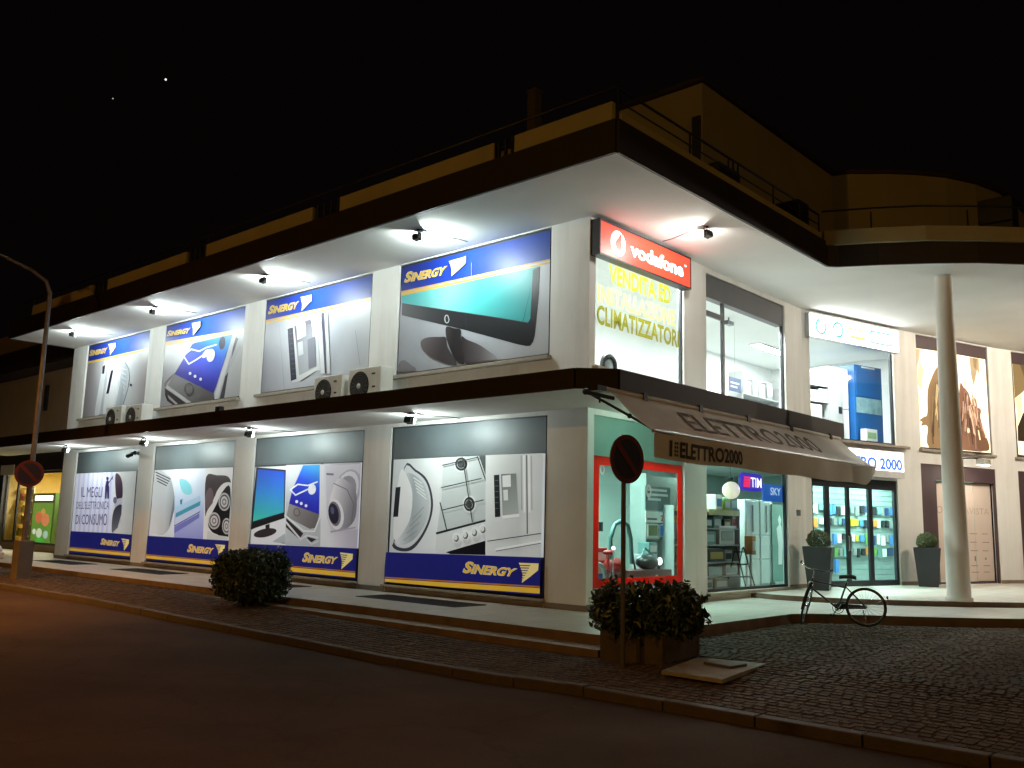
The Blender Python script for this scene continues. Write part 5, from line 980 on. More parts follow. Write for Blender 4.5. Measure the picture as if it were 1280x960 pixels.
('p',(84,80,82),[(-11.54,2.008),(-11.545,1.943),(-11.577,1.887),(-11.631,1.845),(-11.701,1.822),(-11.78,1.821),(-11.857,1.843),(-11.923,1.885),(-11.971,1.942),(-11.994,2.007),(-11.989,2.072),(-11.957,2.129),(-11.902,2.172),(-11.83,2.194),(-11.751,2.194),(-11.675,2.171),(-11.609,2.129),(-11.563,2.072)]),
('p',(204,204,204),[(-11.591,2.008),(-11.595,1.958),(-11.619,1.914),(-11.661,1.881),(-11.716,1.863),(-11.777,1.863),(-11.836,1.88),(-11.888,1.913),(-11.925,1.957),(-11.942,2.007),(-11.938,2.057),(-11.914,2.102),(-11.871,2.135),(-11.816,2.152),(-11.755,2.152),(-11.695,2.134),(-11.644,2.101),(-11.608,2.057)]),
('p',(120,116,118),[(-11.664,2.008),(-11.666,1.978),(-11.68,1.953),(-11.705,1.934),(-11.737,1.924),(-11.772,1.924),(-11.807,1.934),(-11.836,1.952),(-11.858,1.978),(-11.868,2.007),(-11.866,2.036),(-11.851,2.062),(-11.827,2.081),(-11.795,2.091),(-11.759,2.091),(-11.725,2.081),(-11.695,2.062),(-11.674,2.037)]),
('p',(210,210,210),[(-11.709,2.007),(-11.716,1.98),(-11.742,1.962),(-11.777,1.962),(-11.808,1.979),(-11.822,2.007),(-11.815,2.035),(-11.789,2.052),(-11.754,2.052),(-11.724,2.035)]),
('p',(190,190,190),[(-11.891,1.518),(-11.898,1.443),(-11.94,1.376),(-12.011,1.326),(-12.104,1.298),(-12.207,1.296),(-12.307,1.32),(-12.394,1.368),(-12.456,1.433),(-12.485,1.509),(-12.477,1.586),(-12.435,1.653),(-12.362,1.704),(-12.268,1.731),(-12.164,1.732),(-12.064,1.707),(-11.979,1.658),(-11.919,1.593)]),
('p',(84,80,82),[(-11.95,1.517),(-11.955,1.457),(-11.989,1.404),(-12.046,1.363),(-12.12,1.341),(-12.202,1.339),(-12.283,1.359),(-12.352,1.397),(-12.401,1.45),(-12.424,1.51),(-12.419,1.571),(-12.384,1.625),(-12.326,1.665),(-12.251,1.687),(-12.169,1.688),(-12.088,1.668),(-12.02,1.629),(-11.972,1.577)]),
('p',(204,204,204),[(-12.002,1.516),(-12.007,1.47),(-12.033,1.428),(-12.077,1.397),(-12.135,1.38),(-12.199,1.378),(-12.261,1.394),(-12.314,1.423),(-12.353,1.464),(-12.37,1.511),(-12.366,1.558),(-12.339,1.6),(-12.294,1.631),(-12.236,1.648),(-12.172,1.649),(-12.11,1.633),(-12.057,1.603),(-12.02,1.563)]),
('p',(120,116,118),[(-12.079,1.515),(-12.082,1.488),(-12.097,1.464),(-12.123,1.446),(-12.156,1.436),(-12.193,1.435),(-12.229,1.444),(-12.26,1.461),(-12.282,1.485),(-12.293,1.512),(-12.29,1.539),(-12.275,1.564),(-12.249,1.582),(-12.215,1.592),(-12.178,1.592),(-12.142,1.583),(-12.111,1.566),(-12.089,1.542)]),
('p',(210,210,210),[(-12.126,1.515),(-12.134,1.488),(-12.161,1.472),(-12.198,1.471),(-12.23,1.487),(-12.245,1.513),(-12.237,1.539),(-12.21,1.555),(-12.173,1.556),(-12.141,1.54)]),
('p',(190,190,190),[(-11.351,1.39),(-11.354,1.319),(-11.382,1.256),(-11.431,1.209),(-11.497,1.182),(-11.57,1.181),(-11.642,1.204),(-11.705,1.249),(-11.75,1.311),(-11.773,1.382),(-11.77,1.454),(-11.741,1.518),(-11.691,1.566),(-11.625,1.592),(-11.551,1.593),(-11.479,1.569),(-11.417,1.523),(-11.373,1.461)]),
('p',(84,80,82),[(-11.392,1.39),(-11.395,1.333),(-11.418,1.282),(-11.457,1.244),(-11.509,1.223),(-11.568,1.222),(-11.626,1.24),(-11.676,1.276),(-11.712,1.326),(-11.73,1.383),(-11.728,1.441),(-11.705,1.492),(-11.665,1.53),(-11.612,1.55),(-11.553,1.551),(-11.495,1.532),(-11.446,1.496),(-11.41,1.446)]),
('p',(204,204,204),[(-11.43,1.389),(-11.432,1.345),(-11.45,1.306),(-11.48,1.276),(-11.521,1.26),(-11.566,1.259),(-11.611,1.273),(-11.65,1.301),(-11.678,1.34),(-11.692,1.384),(-11.69,1.428),(-11.672,1.468),(-11.641,1.497),(-11.6,1.513),(-11.555,1.514),(-11.51,1.499),(-11.472,1.471),(-11.444,1.433)]),
('p',(120,116,118),[(-11.485,1.388),(-11.486,1.362),(-11.496,1.339),(-11.514,1.322),(-11.537,1.313),(-11.564,1.312),(-11.59,1.321),(-11.612,1.337),(-11.629,1.359),(-11.637,1.385),(-11.635,1.411),(-11.625,1.434),(-11.607,1.451),(-11.584,1.46),(-11.557,1.461),(-11.531,1.452),(-11.509,1.436),(-11.493,1.413)]),
('p',(210,210,210),[(-11.518,1.387),(-11.523,1.363),(-11.542,1.347),(-11.568,1.346),(-11.591,1.361),(-11.603,1.386),(-11.598,1.41),(-11.579,1.426),(-11.553,1.426),(-11.53,1.412)]),
('p',(206,210,212),[(-12.465,1.262),(-12.018,1.15),(-11.45,1.125),(-11.452,1.025),(-12.471,1.024)]),
('p',(30,34,120),[(-15.699,1.035),(-11.452,1.025),(-11.445,0.299),(-15.716,0.335)]),
('p',(190,120,30),[(-15.73,0.521),(-11.458,0.508),(-11.455,0.488),(-15.727,0.498)]),
('p',(236,190,60),[(-15.724,0.485),(-11.454,0.477),(-11.449,0.386),(-15.719,0.405)]),
('t','S',(248,244,225),[(-13.399,0.886),(-13.137,0.878),(-13.44,0.662),(-13.169,0.667)],0.25,0.05),
('t','S',(236,190,60),[(-13.386,0.88),(-13.135,0.874),(-13.428,0.669),(-13.176,0.667)],0.25,0.03),
('t','INERGY',(248,244,225),[(-13.194,0.839),(-12.069,0.818),(-13.226,0.661),(-12.096,0.656)],0.25,0.05),
('t','INERGY',(236,190,60),[(-13.184,0.833),(-12.076,0.811),(-13.217,0.667),(-12.105,0.661)],0.25,0.03),
('p',(248,228,150),[(-12.032,0.915),(-11.557,0.91),(-11.559,0.823),(-11.666,0.743),(-11.834,0.652),(-11.879,0.775)]),
('q',(30,34,120),[(-12.059,0.868),(-11.742,0.867),(-11.742,0.881),(-12.059,0.882)]),
('q',(30,34,120),[(-12.03,0.831),(-11.758,0.83),(-11.758,0.844),(-12.031,0.845)]),
('q',(30,34,120),[(-12.002,0.793),(-11.775,0.793),(-11.775,0.807),(-12.002,0.807)]),
('q',(30,34,120),[(-11.974,0.755),(-11.792,0.756),(-11.792,0.77),(-11.974,0.769)]),
('q',(30,34,120),[(-11.945,0.718),(-11.808,0.719),(-11.809,0.732),(-11.945,0.732)]),
('q',(30,34,120),[(-11.917,0.68),(-11.825,0.682),(-11.825,0.695),(-11.917,0.694)])
],
'slogan':[
('p',(224,228,248),[(-20.942,2.94),(-18.148,2.929),(-18.092,1.058),(-20.92,1.051)]),
('p',(205,206,238),[(-20.773,2.942),(-20.629,2.939),(-20.585,1.054),(-20.728,1.051)]),
('p',(205,206,238),[(-20.427,2.94),(-20.285,2.938),(-20.243,1.055),(-20.383,1.051)]),
('p',(205,206,238),[(-20.087,2.939),(-19.947,2.936),(-19.906,1.055),(-20.044,1.052)]),
('p',(205,206,238),[(-19.751,2.937),(-19.614,2.934),(-19.574,1.056),(-19.71,1.053)]),
('p',(205,206,238),[(-19.421,2.935),(-19.285,2.933),(-19.247,1.057),(-19.381,1.054)]),
('p',(205,206,238),[(-19.096,2.934),(-18.962,2.931),(-18.925,1.057),(-19.057,1.054)]),
('p',(205,206,238),[(-18.775,2.932),(-18.643,2.93),(-18.607,1.058),(-18.738,1.055)]),
('p',(205,206,238),[(-18.459,2.931),(-18.329,2.928),(-18.295,1.059),(-18.423,1.056)]),
('g',[(0,(226,230,230)),(1,(186,194,196))],[(-17.98,2.189),(-16.651,2.185)],[(-18.148,2.929),(-16.768,2.929),(-16.736,1.044),(-18.092,1.058)]),
('t','IL MEGLI',(62,46,104),[(-20.453,2.471),(-18.919,2.457),(-20.404,2.146),(-18.918,2.134)],0,0.0),
('t',"DELL'ELETTRONICA",(62,46,104),[(-20.705,2.004),(-18.373,2.026),(-20.676,1.77),(-18.364,1.766)],0,-0.004),
('t','DI CONSUMO',(62,46,104),[(-20.656,1.578),(-18.424,1.64),(-20.638,1.285),(-18.393,1.276)],0,0.0),
('p',(50,40,88),[(-18.692,2.631),(-18.614,2.679),(-18.526,2.619),(-18.514,2.507),(-18.461,2.458),(-18.409,2.094),(-18.517,2.094),(-18.588,2.337),(-18.582,2.094),(-18.691,2.094),(-18.744,2.461)]),
('p',(50,40,88),[(-18.546,2.717),(-18.556,2.686),(-18.596,2.667),(-18.65,2.668),(-18.697,2.688),(-18.721,2.72),(-18.71,2.752),(-18.671,2.77),(-18.617,2.77),(-18.569,2.749)]),
('q',(50,40,88),[(-18.529,2.543),(-18.273,2.747),(-18.32,2.761),(-18.578,2.557)]),
('q',(50,40,88),[(-18.294,2.668),(-18.249,2.793),(-18.287,2.798),(-18.331,2.672)]),
('h',[(0,(90,66,84)),(1,(52,40,56))],[(-18.114,2.865),(-17.543,2.093)],[(-18.091,2.855),(-17.803,2.787),(-17.585,2.521),(-17.527,2.117),(-17.877,2.094),(-18.068,2.527)]),
('p',(190,192,204),[(-18.041,2.07),(-17.527,2.117),(-17.507,1.904),(-17.957,1.807)]),
('h',[(0,(58,56,72)),(1,(110,112,126))],[(-17.914,1.855),(-17.877,1.143)],[(-17.927,1.817),(-17.507,1.904),(-17.498,1.433),(-17.726,1.17),(-17.992,1.084),(-18.058,1.52)]),
('q',(206,208,216),[(-17.508,2.101),(-17.477,1.615),(-17.426,1.614),(-17.456,2.1)]),
('q',(206,208,216),[(-17.474,1.631),(-17.65,1.215),(-17.599,1.21),(-17.424,1.626)]),
('q',(206,208,216),[(-17.63,1.233),(-17.938,1.089),(-17.899,1.073),(-17.592,1.216)]),
('p',(120,110,140),[(-17.846,2.046),(-17.853,1.993),(-17.892,1.955),(-17.952,1.941),(-18.018,1.955),(-18.072,1.993),(-18.1,2.046),(-18.093,2.099),(-18.054,2.137),(-17.994,2.151),(-17.928,2.137),(-17.874,2.098)]),
('p',(30,34,120),[(-20.92,1.051),(-16.736,1.044),(-16.698,0.369),(-20.886,0.33)]),
('p',(190,120,30),[(-20.901,0.551),(-16.701,0.542),(-16.696,0.52),(-20.897,0.531)]),
('p',(236,190,60),[(-20.893,0.516),(-16.694,0.506),(-16.688,0.42),(-20.885,0.431)]),
('t','S',(248,244,225),[(-18.676,0.893),(-18.427,0.885),(-18.678,0.691),(-18.42,0.695)],0.25,0.05),
('t','S',(236,190,60),[(-18.659,0.886),(-18.421,0.881),(-18.663,0.699),(-18.426,0.695)],0.25,0.03),
('t','INERGY',(248,244,225),[(-18.475,0.851),(-17.399,0.831),(-18.476,0.688),(-17.401,0.672)],0.25,0.05),
('t','INERGY',(236,190,60),[(-18.461,0.844),(-17.408,0.823),(-18.464,0.695),(-17.412,0.678)],0.25,0.03),
('p',(248,228,150),[(-17.315,0.914),(-16.828,0.9),(-16.821,0.787),(-16.923,0.684),(-17.086,0.569),(-17.135,0.728)]),
('q',(30,34,120),[(-17.343,0.854),(-17.01,0.847),(-17.009,0.865),(-17.342,0.872)]),
('q',(30,34,120),[(-17.31,0.804),(-17.024,0.799),(-17.023,0.817),(-17.309,0.822)]),
('q',(30,34,120),[(-17.277,0.755),(-17.037,0.751),(-17.036,0.769),(-17.276,0.773)]),
('q',(30,34,120),[(-17.244,0.706),(-17.05,0.703),(-17.05,0.721),(-17.244,0.724)]),
('q',(30,34,120),[(-17.211,0.657),(-17.064,0.655),(-17.063,0.673),(-17.211,0.675)]),
('q',(30,34,120),[(-17.178,0.607),(-17.077,0.608),(-17.077,0.626),(-17.179,0.625)])
],
'hair':[
('g',[(0,(255,238,196)),(0.5,(255,246,222)),(1,(255,240,205))],[(0.455,5.433),(3.819,5.74)],[(0.531,6.773),(3.701,6.843),(3.725,4.018),(0.52,3.974)]),
('g',[(0,(255,240,200)),(0.5,(255,252,240)),(1,(255,238,200))],[(1.732,6.905),(2.656,5.098)],[(1.348,6.763),(3.116,6.842),(3.347,5.846),(2.672,5.294),(2.102,5.825),(1.448,6.098)]),
('p',(166,148,113),[(0.538,6.764),(0.725,6.757),(0.656,6.492),(0.535,6.194)]),
('p',(226,196,140),[(0.64,6.466),(0.808,6.175),(0.681,5.595),(0.535,5.769)]),
('p',(159,138,106),[(2.938,6.787),(3.398,6.789),(3.387,6.297),(3.28,6.436),(3.085,5.92),(2.972,6.255)]),
('p',(134,110,79),[(3.111,6.777),(3.302,6.788),(3.24,6.432),(3.136,6.52)]),
('p',(232,200,150),[(2.582,6.068),(2.733,6.024),(2.69,5.882),(2.569,5.909)]),
('s',(126,100,69),[(0.956,5.597),(1.16,5.997),(1.404,6.31),(1.657,6.41),(1.911,6.292),(2.118,6.021),(2.186,5.736),(2.048,3.999),(0.894,4.012),(0.884,4.579),(0.612,4.587),(0.662,4.693),(0.551,4.741),(0.745,4.849),(0.896,4.955)]),
('q',(100,76,49),[(1.206,5.375),(1.133,4.965),(1.169,4.967),(1.243,5.376)]),
('q',(100,76,49),[(1.134,4.979),(1.117,4.577),(1.153,4.58),(1.171,4.982)]),
('q',(77,58,38),[(1.974,5.609),(1.895,5.21),(1.946,5.211),(2.025,5.611)]),
('q',(77,58,38),[(1.898,5.228),(1.858,4.835),(1.909,4.838),(1.949,5.232)]),
('q',(62,47,32),[(1.493,5.475),(1.512,5.244),(1.533,5.248),(1.515,5.478)]),
('q',(62,47,32),[(1.511,5.253),(1.528,5.023),(1.55,5.026),(1.533,5.256)]),
('q',(100,76,49),[(2.005,5.676),(1.966,5.507),(1.989,5.508),(2.028,5.677)]),
('q',(100,76,49),[(1.968,5.516),(1.932,5.348),(1.954,5.348),(1.991,5.517)]),
('q',(117,92,63),[(1.969,5.227),(1.96,4.956),(2.002,4.96),(2.011,5.231)]),
('q',(117,92,63),[(1.96,4.971),(1.976,4.703),(2.017,4.709),(2.001,4.977)]),
('q',(216,184,130),[(1.924,5.369),(1.852,4.822),(1.894,4.824),(1.966,5.372)]),
('q',(216,184,130),[(1.853,4.836),(1.873,4.3),(1.914,4.305),(1.895,4.841)]),
('q',(216,184,130),[(1.642,5.844),(1.657,5.654),(1.681,5.657),(1.666,5.848)]),
('q',(216,184,130),[(1.656,5.663),(1.669,5.473),(1.693,5.476),(1.681,5.666)]),
('q',(145,121,90),[(2.02,5.61),(1.956,5.197),(1.987,5.198),(2.052,5.612)]),
('q',(145,121,90),[(1.957,5.208),(1.949,4.802),(1.981,4.805),(1.989,5.211)]),
('q',(145,121,90),[(1.939,5.709),(1.883,5.437),(1.923,5.438),(1.979,5.711)]),
('q',(145,121,90),[(1.886,5.453),(1.823,5.181),(1.863,5.182),(1.926,5.454)]),
('q',(62,47,32),[(1.908,5.201),(1.881,4.641),(1.922,4.644),(1.949,5.205)]),
('q',(62,47,32),[(1.881,4.655),(1.918,4.103),(1.959,4.108),(1.922,4.661)]),
('q',(62,47,32),[(1.81,5.592),(1.79,5.374),(1.814,5.376),(1.835,5.594)]),
('q',(62,47,32),[(1.791,5.384),(1.757,5.165),(1.781,5.166),(1.815,5.385)]),
('q',(100,76,49),[(1.942,5.536),(1.892,5.246),(1.925,5.248),(1.975,5.538)]),
('q',(100,76,49),[(1.894,5.259),(1.849,4.971),(1.882,4.972),(1.928,5.261)]),
('q',(100,76,49),[(1.711,6.173),(1.728,5.601),(1.755,5.605),(1.738,6.177)]),
('q',(100,76,49),[(1.729,5.612),(1.679,5.038),(1.705,5.041),(1.756,5.615)]),
('q',(117,92,63),[(1.826,5.245),(1.787,5.049),(1.829,5.05),(1.869,5.246)]),
('q',(117,92,63),[(1.79,5.065),(1.752,4.87),(1.795,4.871),(1.833,5.067)]),
('q',(77,58,38),[(1.311,5.128),(1.32,4.843),(1.37,4.849),(1.361,5.135)]),
('q',(77,58,38),[(1.32,4.862),(1.327,4.577),(1.377,4.583),(1.37,4.868)]),
('q',(100,76,49),[(1.373,5.959),(1.279,5.539),(1.327,5.54),(1.421,5.961)]),
('q',(100,76,49),[(1.282,5.557),(1.228,5.143),(1.276,5.146),(1.33,5.56)]),
('q',(145,121,90),[(1.979,5.351),(1.957,4.807),(1.985,4.81),(2.007,5.354)]),
('q',(145,121,90),[(1.957,4.817),(2.0,4.281),(2.028,4.284),(1.984,4.821)]),
('q',(216,184,130),[(1.96,5.154),(1.96,4.84),(2.007,4.845),(2.007,5.16)]),
('q',(216,184,130),[(1.96,4.857),(1.988,4.546),(2.035,4.552),(2.006,4.864)]),
('q',(117,92,63),[(1.426,5.985),(1.376,5.412),(1.402,5.414),(1.452,5.987)]),
('q',(117,92,63),[(1.377,5.421),(1.415,4.86),(1.44,4.864),(1.402,5.425)]),
('q',(216,184,130),[(1.704,5.463),(1.624,4.861),(1.674,4.864),(1.754,5.466)]),
('q',(216,184,130),[(1.627,4.881),(1.495,4.282),(1.544,4.282),(1.677,4.882)]),
('q',(100,76,49),[(1.546,5.748),(1.57,5.325),(1.599,5.329),(1.575,5.753)]),
('q',(100,76,49),[(1.569,5.337),(1.574,4.913),(1.603,4.917),(1.599,5.34)]),
('q',(145,121,90),[(1.638,6.111),(1.665,5.651),(1.697,5.656),(1.671,6.116)]),
('q',(145,121,90),[(1.664,5.664),(1.67,5.205),(1.703,5.209),(1.697,5.668)]),
('q',(100,76,49),[(1.756,5.422),(1.731,5.229),(1.78,5.232),(1.806,5.425)]),
('q',(100,76,49),[(1.734,5.248),(1.699,5.054),(1.748,5.056),(1.783,5.25)]),
('q',(145,121,90),[(1.098,5.467),(1.077,5.092),(1.113,5.096),(1.134,5.47)]),
('q',(145,121,90),[(1.078,5.107),(1.01,4.731),(1.045,4.732),(1.114,5.109)]),
('q',(145,121,90),[(1.313,5.663),(1.252,5.25),(1.294,5.252),(1.356,5.665)]),
('q',(145,121,90),[(1.253,5.265),(1.246,4.86),(1.288,4.864),(1.296,5.27)]),
('q',(62,47,32),[(1.111,5.108),(1.013,4.59),(1.053,4.591),(1.152,5.11)]),
('q',(62,47,32),[(1.014,4.604),(1.003,4.096),(1.043,4.1),(1.055,4.608)]),
('q',(216,184,130),[(1.345,5.791),(1.298,5.545),(1.336,5.547),(1.383,5.792)]),
('q',(216,184,130),[(1.3,5.56),(1.268,5.316),(1.306,5.319),(1.338,5.562)]),
('q',(62,47,32),[(1.164,5.306),(1.074,4.794),(1.117,4.796),(1.208,5.307)]),
('q',(62,47,32),[(1.076,4.81),(1.035,4.307),(1.078,4.31),(1.12,4.814)]),
('q',(117,92,63),[(1.436,5.774),(1.442,5.331),(1.473,5.335),(1.468,5.779)]),
('q',(117,92,63),[(1.441,5.343),(1.473,4.904),(1.505,4.908),(1.473,5.348)]),
('q',(77,58,38),[(1.32,5.847),(1.236,5.476),(1.263,5.477),(1.347,5.848)]),
('q',(77,58,38),[(1.239,5.487),(1.159,5.119),(1.186,5.12),(1.265,5.488)]),
('q',(100,76,49),[(1.945,5.779),(1.824,5.254),(1.868,5.255),(1.989,5.781)]),
('q',(100,76,49),[(1.828,5.271),(1.72,4.752),(1.764,4.753),(1.872,5.272)]),
('q',(145,121,90),[(1.387,5.927),(1.325,5.637),(1.357,5.638),(1.419,5.928)]),
('q',(145,121,90),[(1.327,5.649),(1.288,5.362),(1.32,5.364),(1.36,5.651)]),
('q',(77,58,38),[(1.708,6.209),(1.728,5.854),(1.745,5.857),(1.725,6.211)]),
('q',(77,58,38),[(1.728,5.861),(1.736,5.506),(1.754,5.509),(1.745,5.863)]),
('q',(216,184,130),[(1.961,5.175),(1.976,4.624),(2.012,4.628),(1.997,5.18)]),
('q',(216,184,130),[(1.975,4.636),(2.037,4.091),(2.073,4.096),(2.011,4.642)]),
('q',(62,47,32),[(2.026,5.579),(1.973,5.119),(2.008,5.121),(2.061,5.582)]),
('q',(62,47,32),[(1.973,5.131),(1.991,4.68),(2.025,4.684),(2.008,5.136)]),
('q',(100,76,49),[(1.302,5.673),(1.25,5.41),(1.295,5.412),(1.347,5.674)]),
('q',(100,76,49),[(1.253,5.427),(1.218,5.168),(1.263,5.17),(1.298,5.43)]),
('q',(117,92,63),[(2.099,6.016),(2.008,5.522),(2.056,5.524),(2.147,6.019)]),
('q',(117,92,63),[(2.01,5.54),(1.963,5.053),(2.012,5.057),(2.059,5.544)]),
('q',(100,76,49),[(1.908,5.17),(1.878,4.772),(1.912,4.774),(1.941,5.173)]),
('q',(100,76,49),[(1.878,4.784),(1.899,4.391),(1.933,4.395),(1.912,4.788)]),
('q',(100,76,49),[(1.216,5.865),(1.176,5.502),(1.224,5.505),(1.264,5.869)]),
('q',(100,76,49),[(1.18,5.522),(1.098,5.156),(1.145,5.157),(1.227,5.523)]),
('q',(117,92,63),[(1.688,5.883),(1.703,5.592),(1.736,5.597),(1.721,5.888)]),
('q',(117,92,63),[(1.703,5.605),(1.703,5.314),(1.736,5.318),(1.736,5.609)]),
('q',(77,58,38),[(1.896,5.597),(1.796,5.078),(1.821,5.079),(1.921,5.598)]),
('q',(77,58,38),[(1.797,5.088),(1.709,4.574),(1.734,4.575),(1.822,5.089)]),
('q',(100,76,49),[(1.222,5.11),(1.216,4.899),(1.249,4.902),(1.255,5.114)]),
('q',(100,76,49),[(1.216,4.911),(1.223,4.702),(1.256,4.706),(1.249,4.915)]),
('q',(117,92,63),[(1.607,5.968),(1.618,5.518),(1.649,5.522),(1.638,5.972)]),
('q',(117,92,63),[(1.618,5.53),(1.604,5.08),(1.636,5.083),(1.649,5.534)]),
('q',(100,76,49),[(1.507,5.334),(1.523,5.159),(1.566,5.165),(1.549,5.341)]),
('q',(100,76,49),[(1.521,5.175),(1.535,5.0),(1.578,5.006),(1.564,5.182)]),
('q',(117,92,63),[(1.116,5.787),(1.126,5.38),(1.159,5.385),(1.149,5.791)]),
('q',(117,92,63),[(1.126,5.394),(1.071,4.984),(1.104,4.986),(1.159,5.396)]),
('q',(62,47,32),[(1.337,5.715),(1.287,5.406),(1.317,5.408),(1.366,5.717)]),
('q',(62,47,32),[(1.289,5.417),(1.269,5.113),(1.298,5.116),(1.318,5.42)]),
('q',(100,76,49),[(1.295,5.592),(1.257,5.371),(1.297,5.373),(1.335,5.594)]),
('q',(100,76,49),[(1.259,5.387),(1.236,5.169),(1.276,5.171),(1.299,5.39)]),
('q',(145,121,90),[(1.428,6.006),(1.404,5.762),(1.436,5.764),(1.46,6.009)]),
('q',(145,121,90),[(1.405,5.774),(1.397,5.532),(1.429,5.535),(1.437,5.777)]),
('q',(100,76,49),[(1.725,6.193),(1.736,5.626),(1.766,5.63),(1.755,6.197)]),
('q',(100,76,49),[(1.736,5.638),(1.678,5.069),(1.707,5.071),(1.766,5.64)]),
('q',(62,47,32),[(1.517,5.423),(1.534,5.071),(1.565,5.075),(1.548,5.427)]),
('q',(62,47,32),[(1.534,5.084),(1.525,4.732),(1.556,4.735),(1.564,5.087)]),
('q',(77,58,38),[(1.076,5.265),(0.999,4.828),(1.03,4.829),(1.106,5.267)]),
('q',(77,58,38),[(1.002,4.84),(0.902,4.404),(0.932,4.405),(1.032,4.84)]),
('q',(117,92,63),[(1.892,5.14),(1.863,4.818),(1.907,4.821),(1.936,5.143)]),
('q',(117,92,63),[(1.864,4.834),(1.869,4.515),(1.913,4.52),(1.908,4.839)]),
('q',(117,92,63),[(1.189,5.18),(1.162,4.756),(1.205,4.759),(1.232,5.184)]),
('q',(117,92,63),[(1.163,4.771),(1.181,4.352),(1.224,4.357),(1.205,4.777)]),
('q',(100,76,49),[(1.769,5.432),(1.716,5.002),(1.76,5.005),(1.813,5.435)]),
('q',(100,76,49),[(1.719,5.02),(1.636,4.59),(1.68,4.592),(1.763,5.021)]),
('q',(117,92,63),[(1.84,5.783),(1.806,5.383),(1.826,5.385),(1.861,5.785)]),
('q',(117,92,63),[(1.807,5.391),(1.731,4.991),(1.751,4.992),(1.827,5.392)]),
('q',(100,76,49),[(2.031,5.919),(2.004,5.747),(2.022,5.748),(2.049,5.921)]),
('q',(100,76,49),[(2.005,5.754),(1.973,5.581),(1.991,5.582),(2.023,5.755)]),
('q',(100,76,49),[(1.196,5.606),(1.143,5.343),(1.161,5.344),(1.214,5.607)]),
('q',(100,76,49),[(1.145,5.351),(1.074,5.088),(1.092,5.088),(1.162,5.351)]),
('q',(100,76,49),[(1.89,5.631),(1.812,5.15),(1.848,5.152),(1.926,5.633)]),
('q',(100,76,49),[(1.815,5.164),(1.727,4.686),(1.763,4.687),(1.85,5.165)]),
('q',(100,76,49),[(1.061,5.047),(1.003,4.829),(1.027,4.829),(1.085,5.047)]),
('q',(100,76,49),[(1.005,4.838),(0.955,4.622),(0.98,4.622),(1.029,4.839)]),
('q',(216,184,130),[(1.264,5.687),(1.174,5.291),(1.199,5.291),(1.288,5.688)]),
('q',(216,184,130),[(1.176,5.3),(1.093,4.907),(1.117,4.908),(1.201,5.301)]),
('q',(77,58,38),[(1.706,5.199),(1.677,4.845),(1.727,4.849),(1.756,5.203)]),
('q',(77,58,38),[(1.679,4.865),(1.624,4.511),(1.674,4.512),(1.729,4.867)]),
('q',(62,47,32),[(1.382,5.326),(1.392,5.091),(1.427,5.096),(1.418,5.331)]),
('q',(62,47,32),[(1.391,5.105),(1.404,4.87),(1.439,4.875),(1.427,5.109)]),
('q',(77,58,38),[(1.636,6.077),(1.668,5.727),(1.691,5.73),(1.659,6.081)]),
('q',(77,58,38),[(1.667,5.735),(1.696,5.385),(1.718,5.389),(1.69,5.739)]),
('q',(216,184,130),[(1.501,5.659),(1.521,5.185),(1.558,5.19),(1.538,5.664)]),
('q',(216,184,130),[(1.521,5.2),(1.511,4.727),(1.548,4.73),(1.558,5.204)]),
('q',(77,58,38),[(2.006,5.971),(1.96,5.582),(2.006,5.585),(2.053,5.975)]),
('q',(77,58,38),[(1.962,5.6),(1.896,5.211),(1.942,5.213),(2.008,5.602)]),
('q',(216,184,130),[(1.622,5.369),(1.636,4.901),(1.673,4.906),(1.659,5.374)]),
('q',(216,184,130),[(1.636,4.916),(1.588,4.446),(1.625,4.449),(1.673,4.919)]),
('q',(216,184,130),[(1.663,5.915),(1.698,5.623),(1.721,5.627),(1.687,5.919)]),
('q',(216,184,130),[(1.697,5.632),(1.721,5.34),(1.745,5.343),(1.72,5.636)]),
('q',(77,58,38),[(1.613,5.978),(1.634,5.589),(1.665,5.593),(1.644,5.983)]),
('q',(77,58,38),[(1.634,5.601),(1.642,5.212),(1.673,5.216),(1.665,5.605)]),
('q',(62,47,32),[(1.81,5.586),(1.733,5.015),(1.768,5.017),(1.845,5.589)]),
('q',(62,47,32),[(1.735,5.029),(1.623,4.461),(1.659,4.461),(1.77,5.03)]),
('q',(216,184,130),[(1.482,5.396),(1.497,4.857),(1.54,4.862),(1.525,5.401)]),
('q',(216,184,130),[(1.498,4.874),(1.441,4.333),(1.484,4.335),(1.541,4.877)]),
('q',(62,47,32),[(1.946,5.185),(1.926,4.762),(1.946,4.764),(1.965,5.187)]),
('q',(62,47,32),[(1.926,4.769),(1.964,4.352),(1.984,4.354),(1.945,4.771)]),
('q',(145,121,90),[(1.298,5.709),(1.196,5.201),(1.217,5.202),(1.319,5.71)]),
('q',(145,121,90),[(1.197,5.209),(1.151,4.71),(1.172,4.712),(1.218,5.211)]),
('q',(100,76,49),[(1.708,5.223),(1.678,4.97),(1.706,4.972),(1.735,5.225)]),
('q',(100,76,49),[(1.68,4.981),(1.636,4.728),(1.663,4.729),(1.707,4.982)]),
('q',(100,76,49),[(1.407,5.351),(1.417,5.15),(1.443,5.153),(1.433,5.354)]),
('q',(100,76,49),[(1.416,5.159),(1.429,4.959),(1.454,4.962),(1.442,5.163)]),
('q',(100,76,49),[(1.959,5.333),(1.926,5.034),(1.955,5.036),(1.987,5.335)]),
('q',(100,76,49),[(1.927,5.044),(1.924,4.749),(1.952,4.751),(1.955,5.047)]),
('q',(117,92,63),[(1.422,5.616),(1.429,5.355),(1.471,5.36),(1.464,5.622)]),
('q',(117,92,63),[(1.428,5.37),(1.446,5.111),(1.488,5.117),(1.47,5.377)]),
('q',(216,184,130),[(1.547,5.227),(1.56,5.028),(1.58,5.031),(1.568,5.23)]),
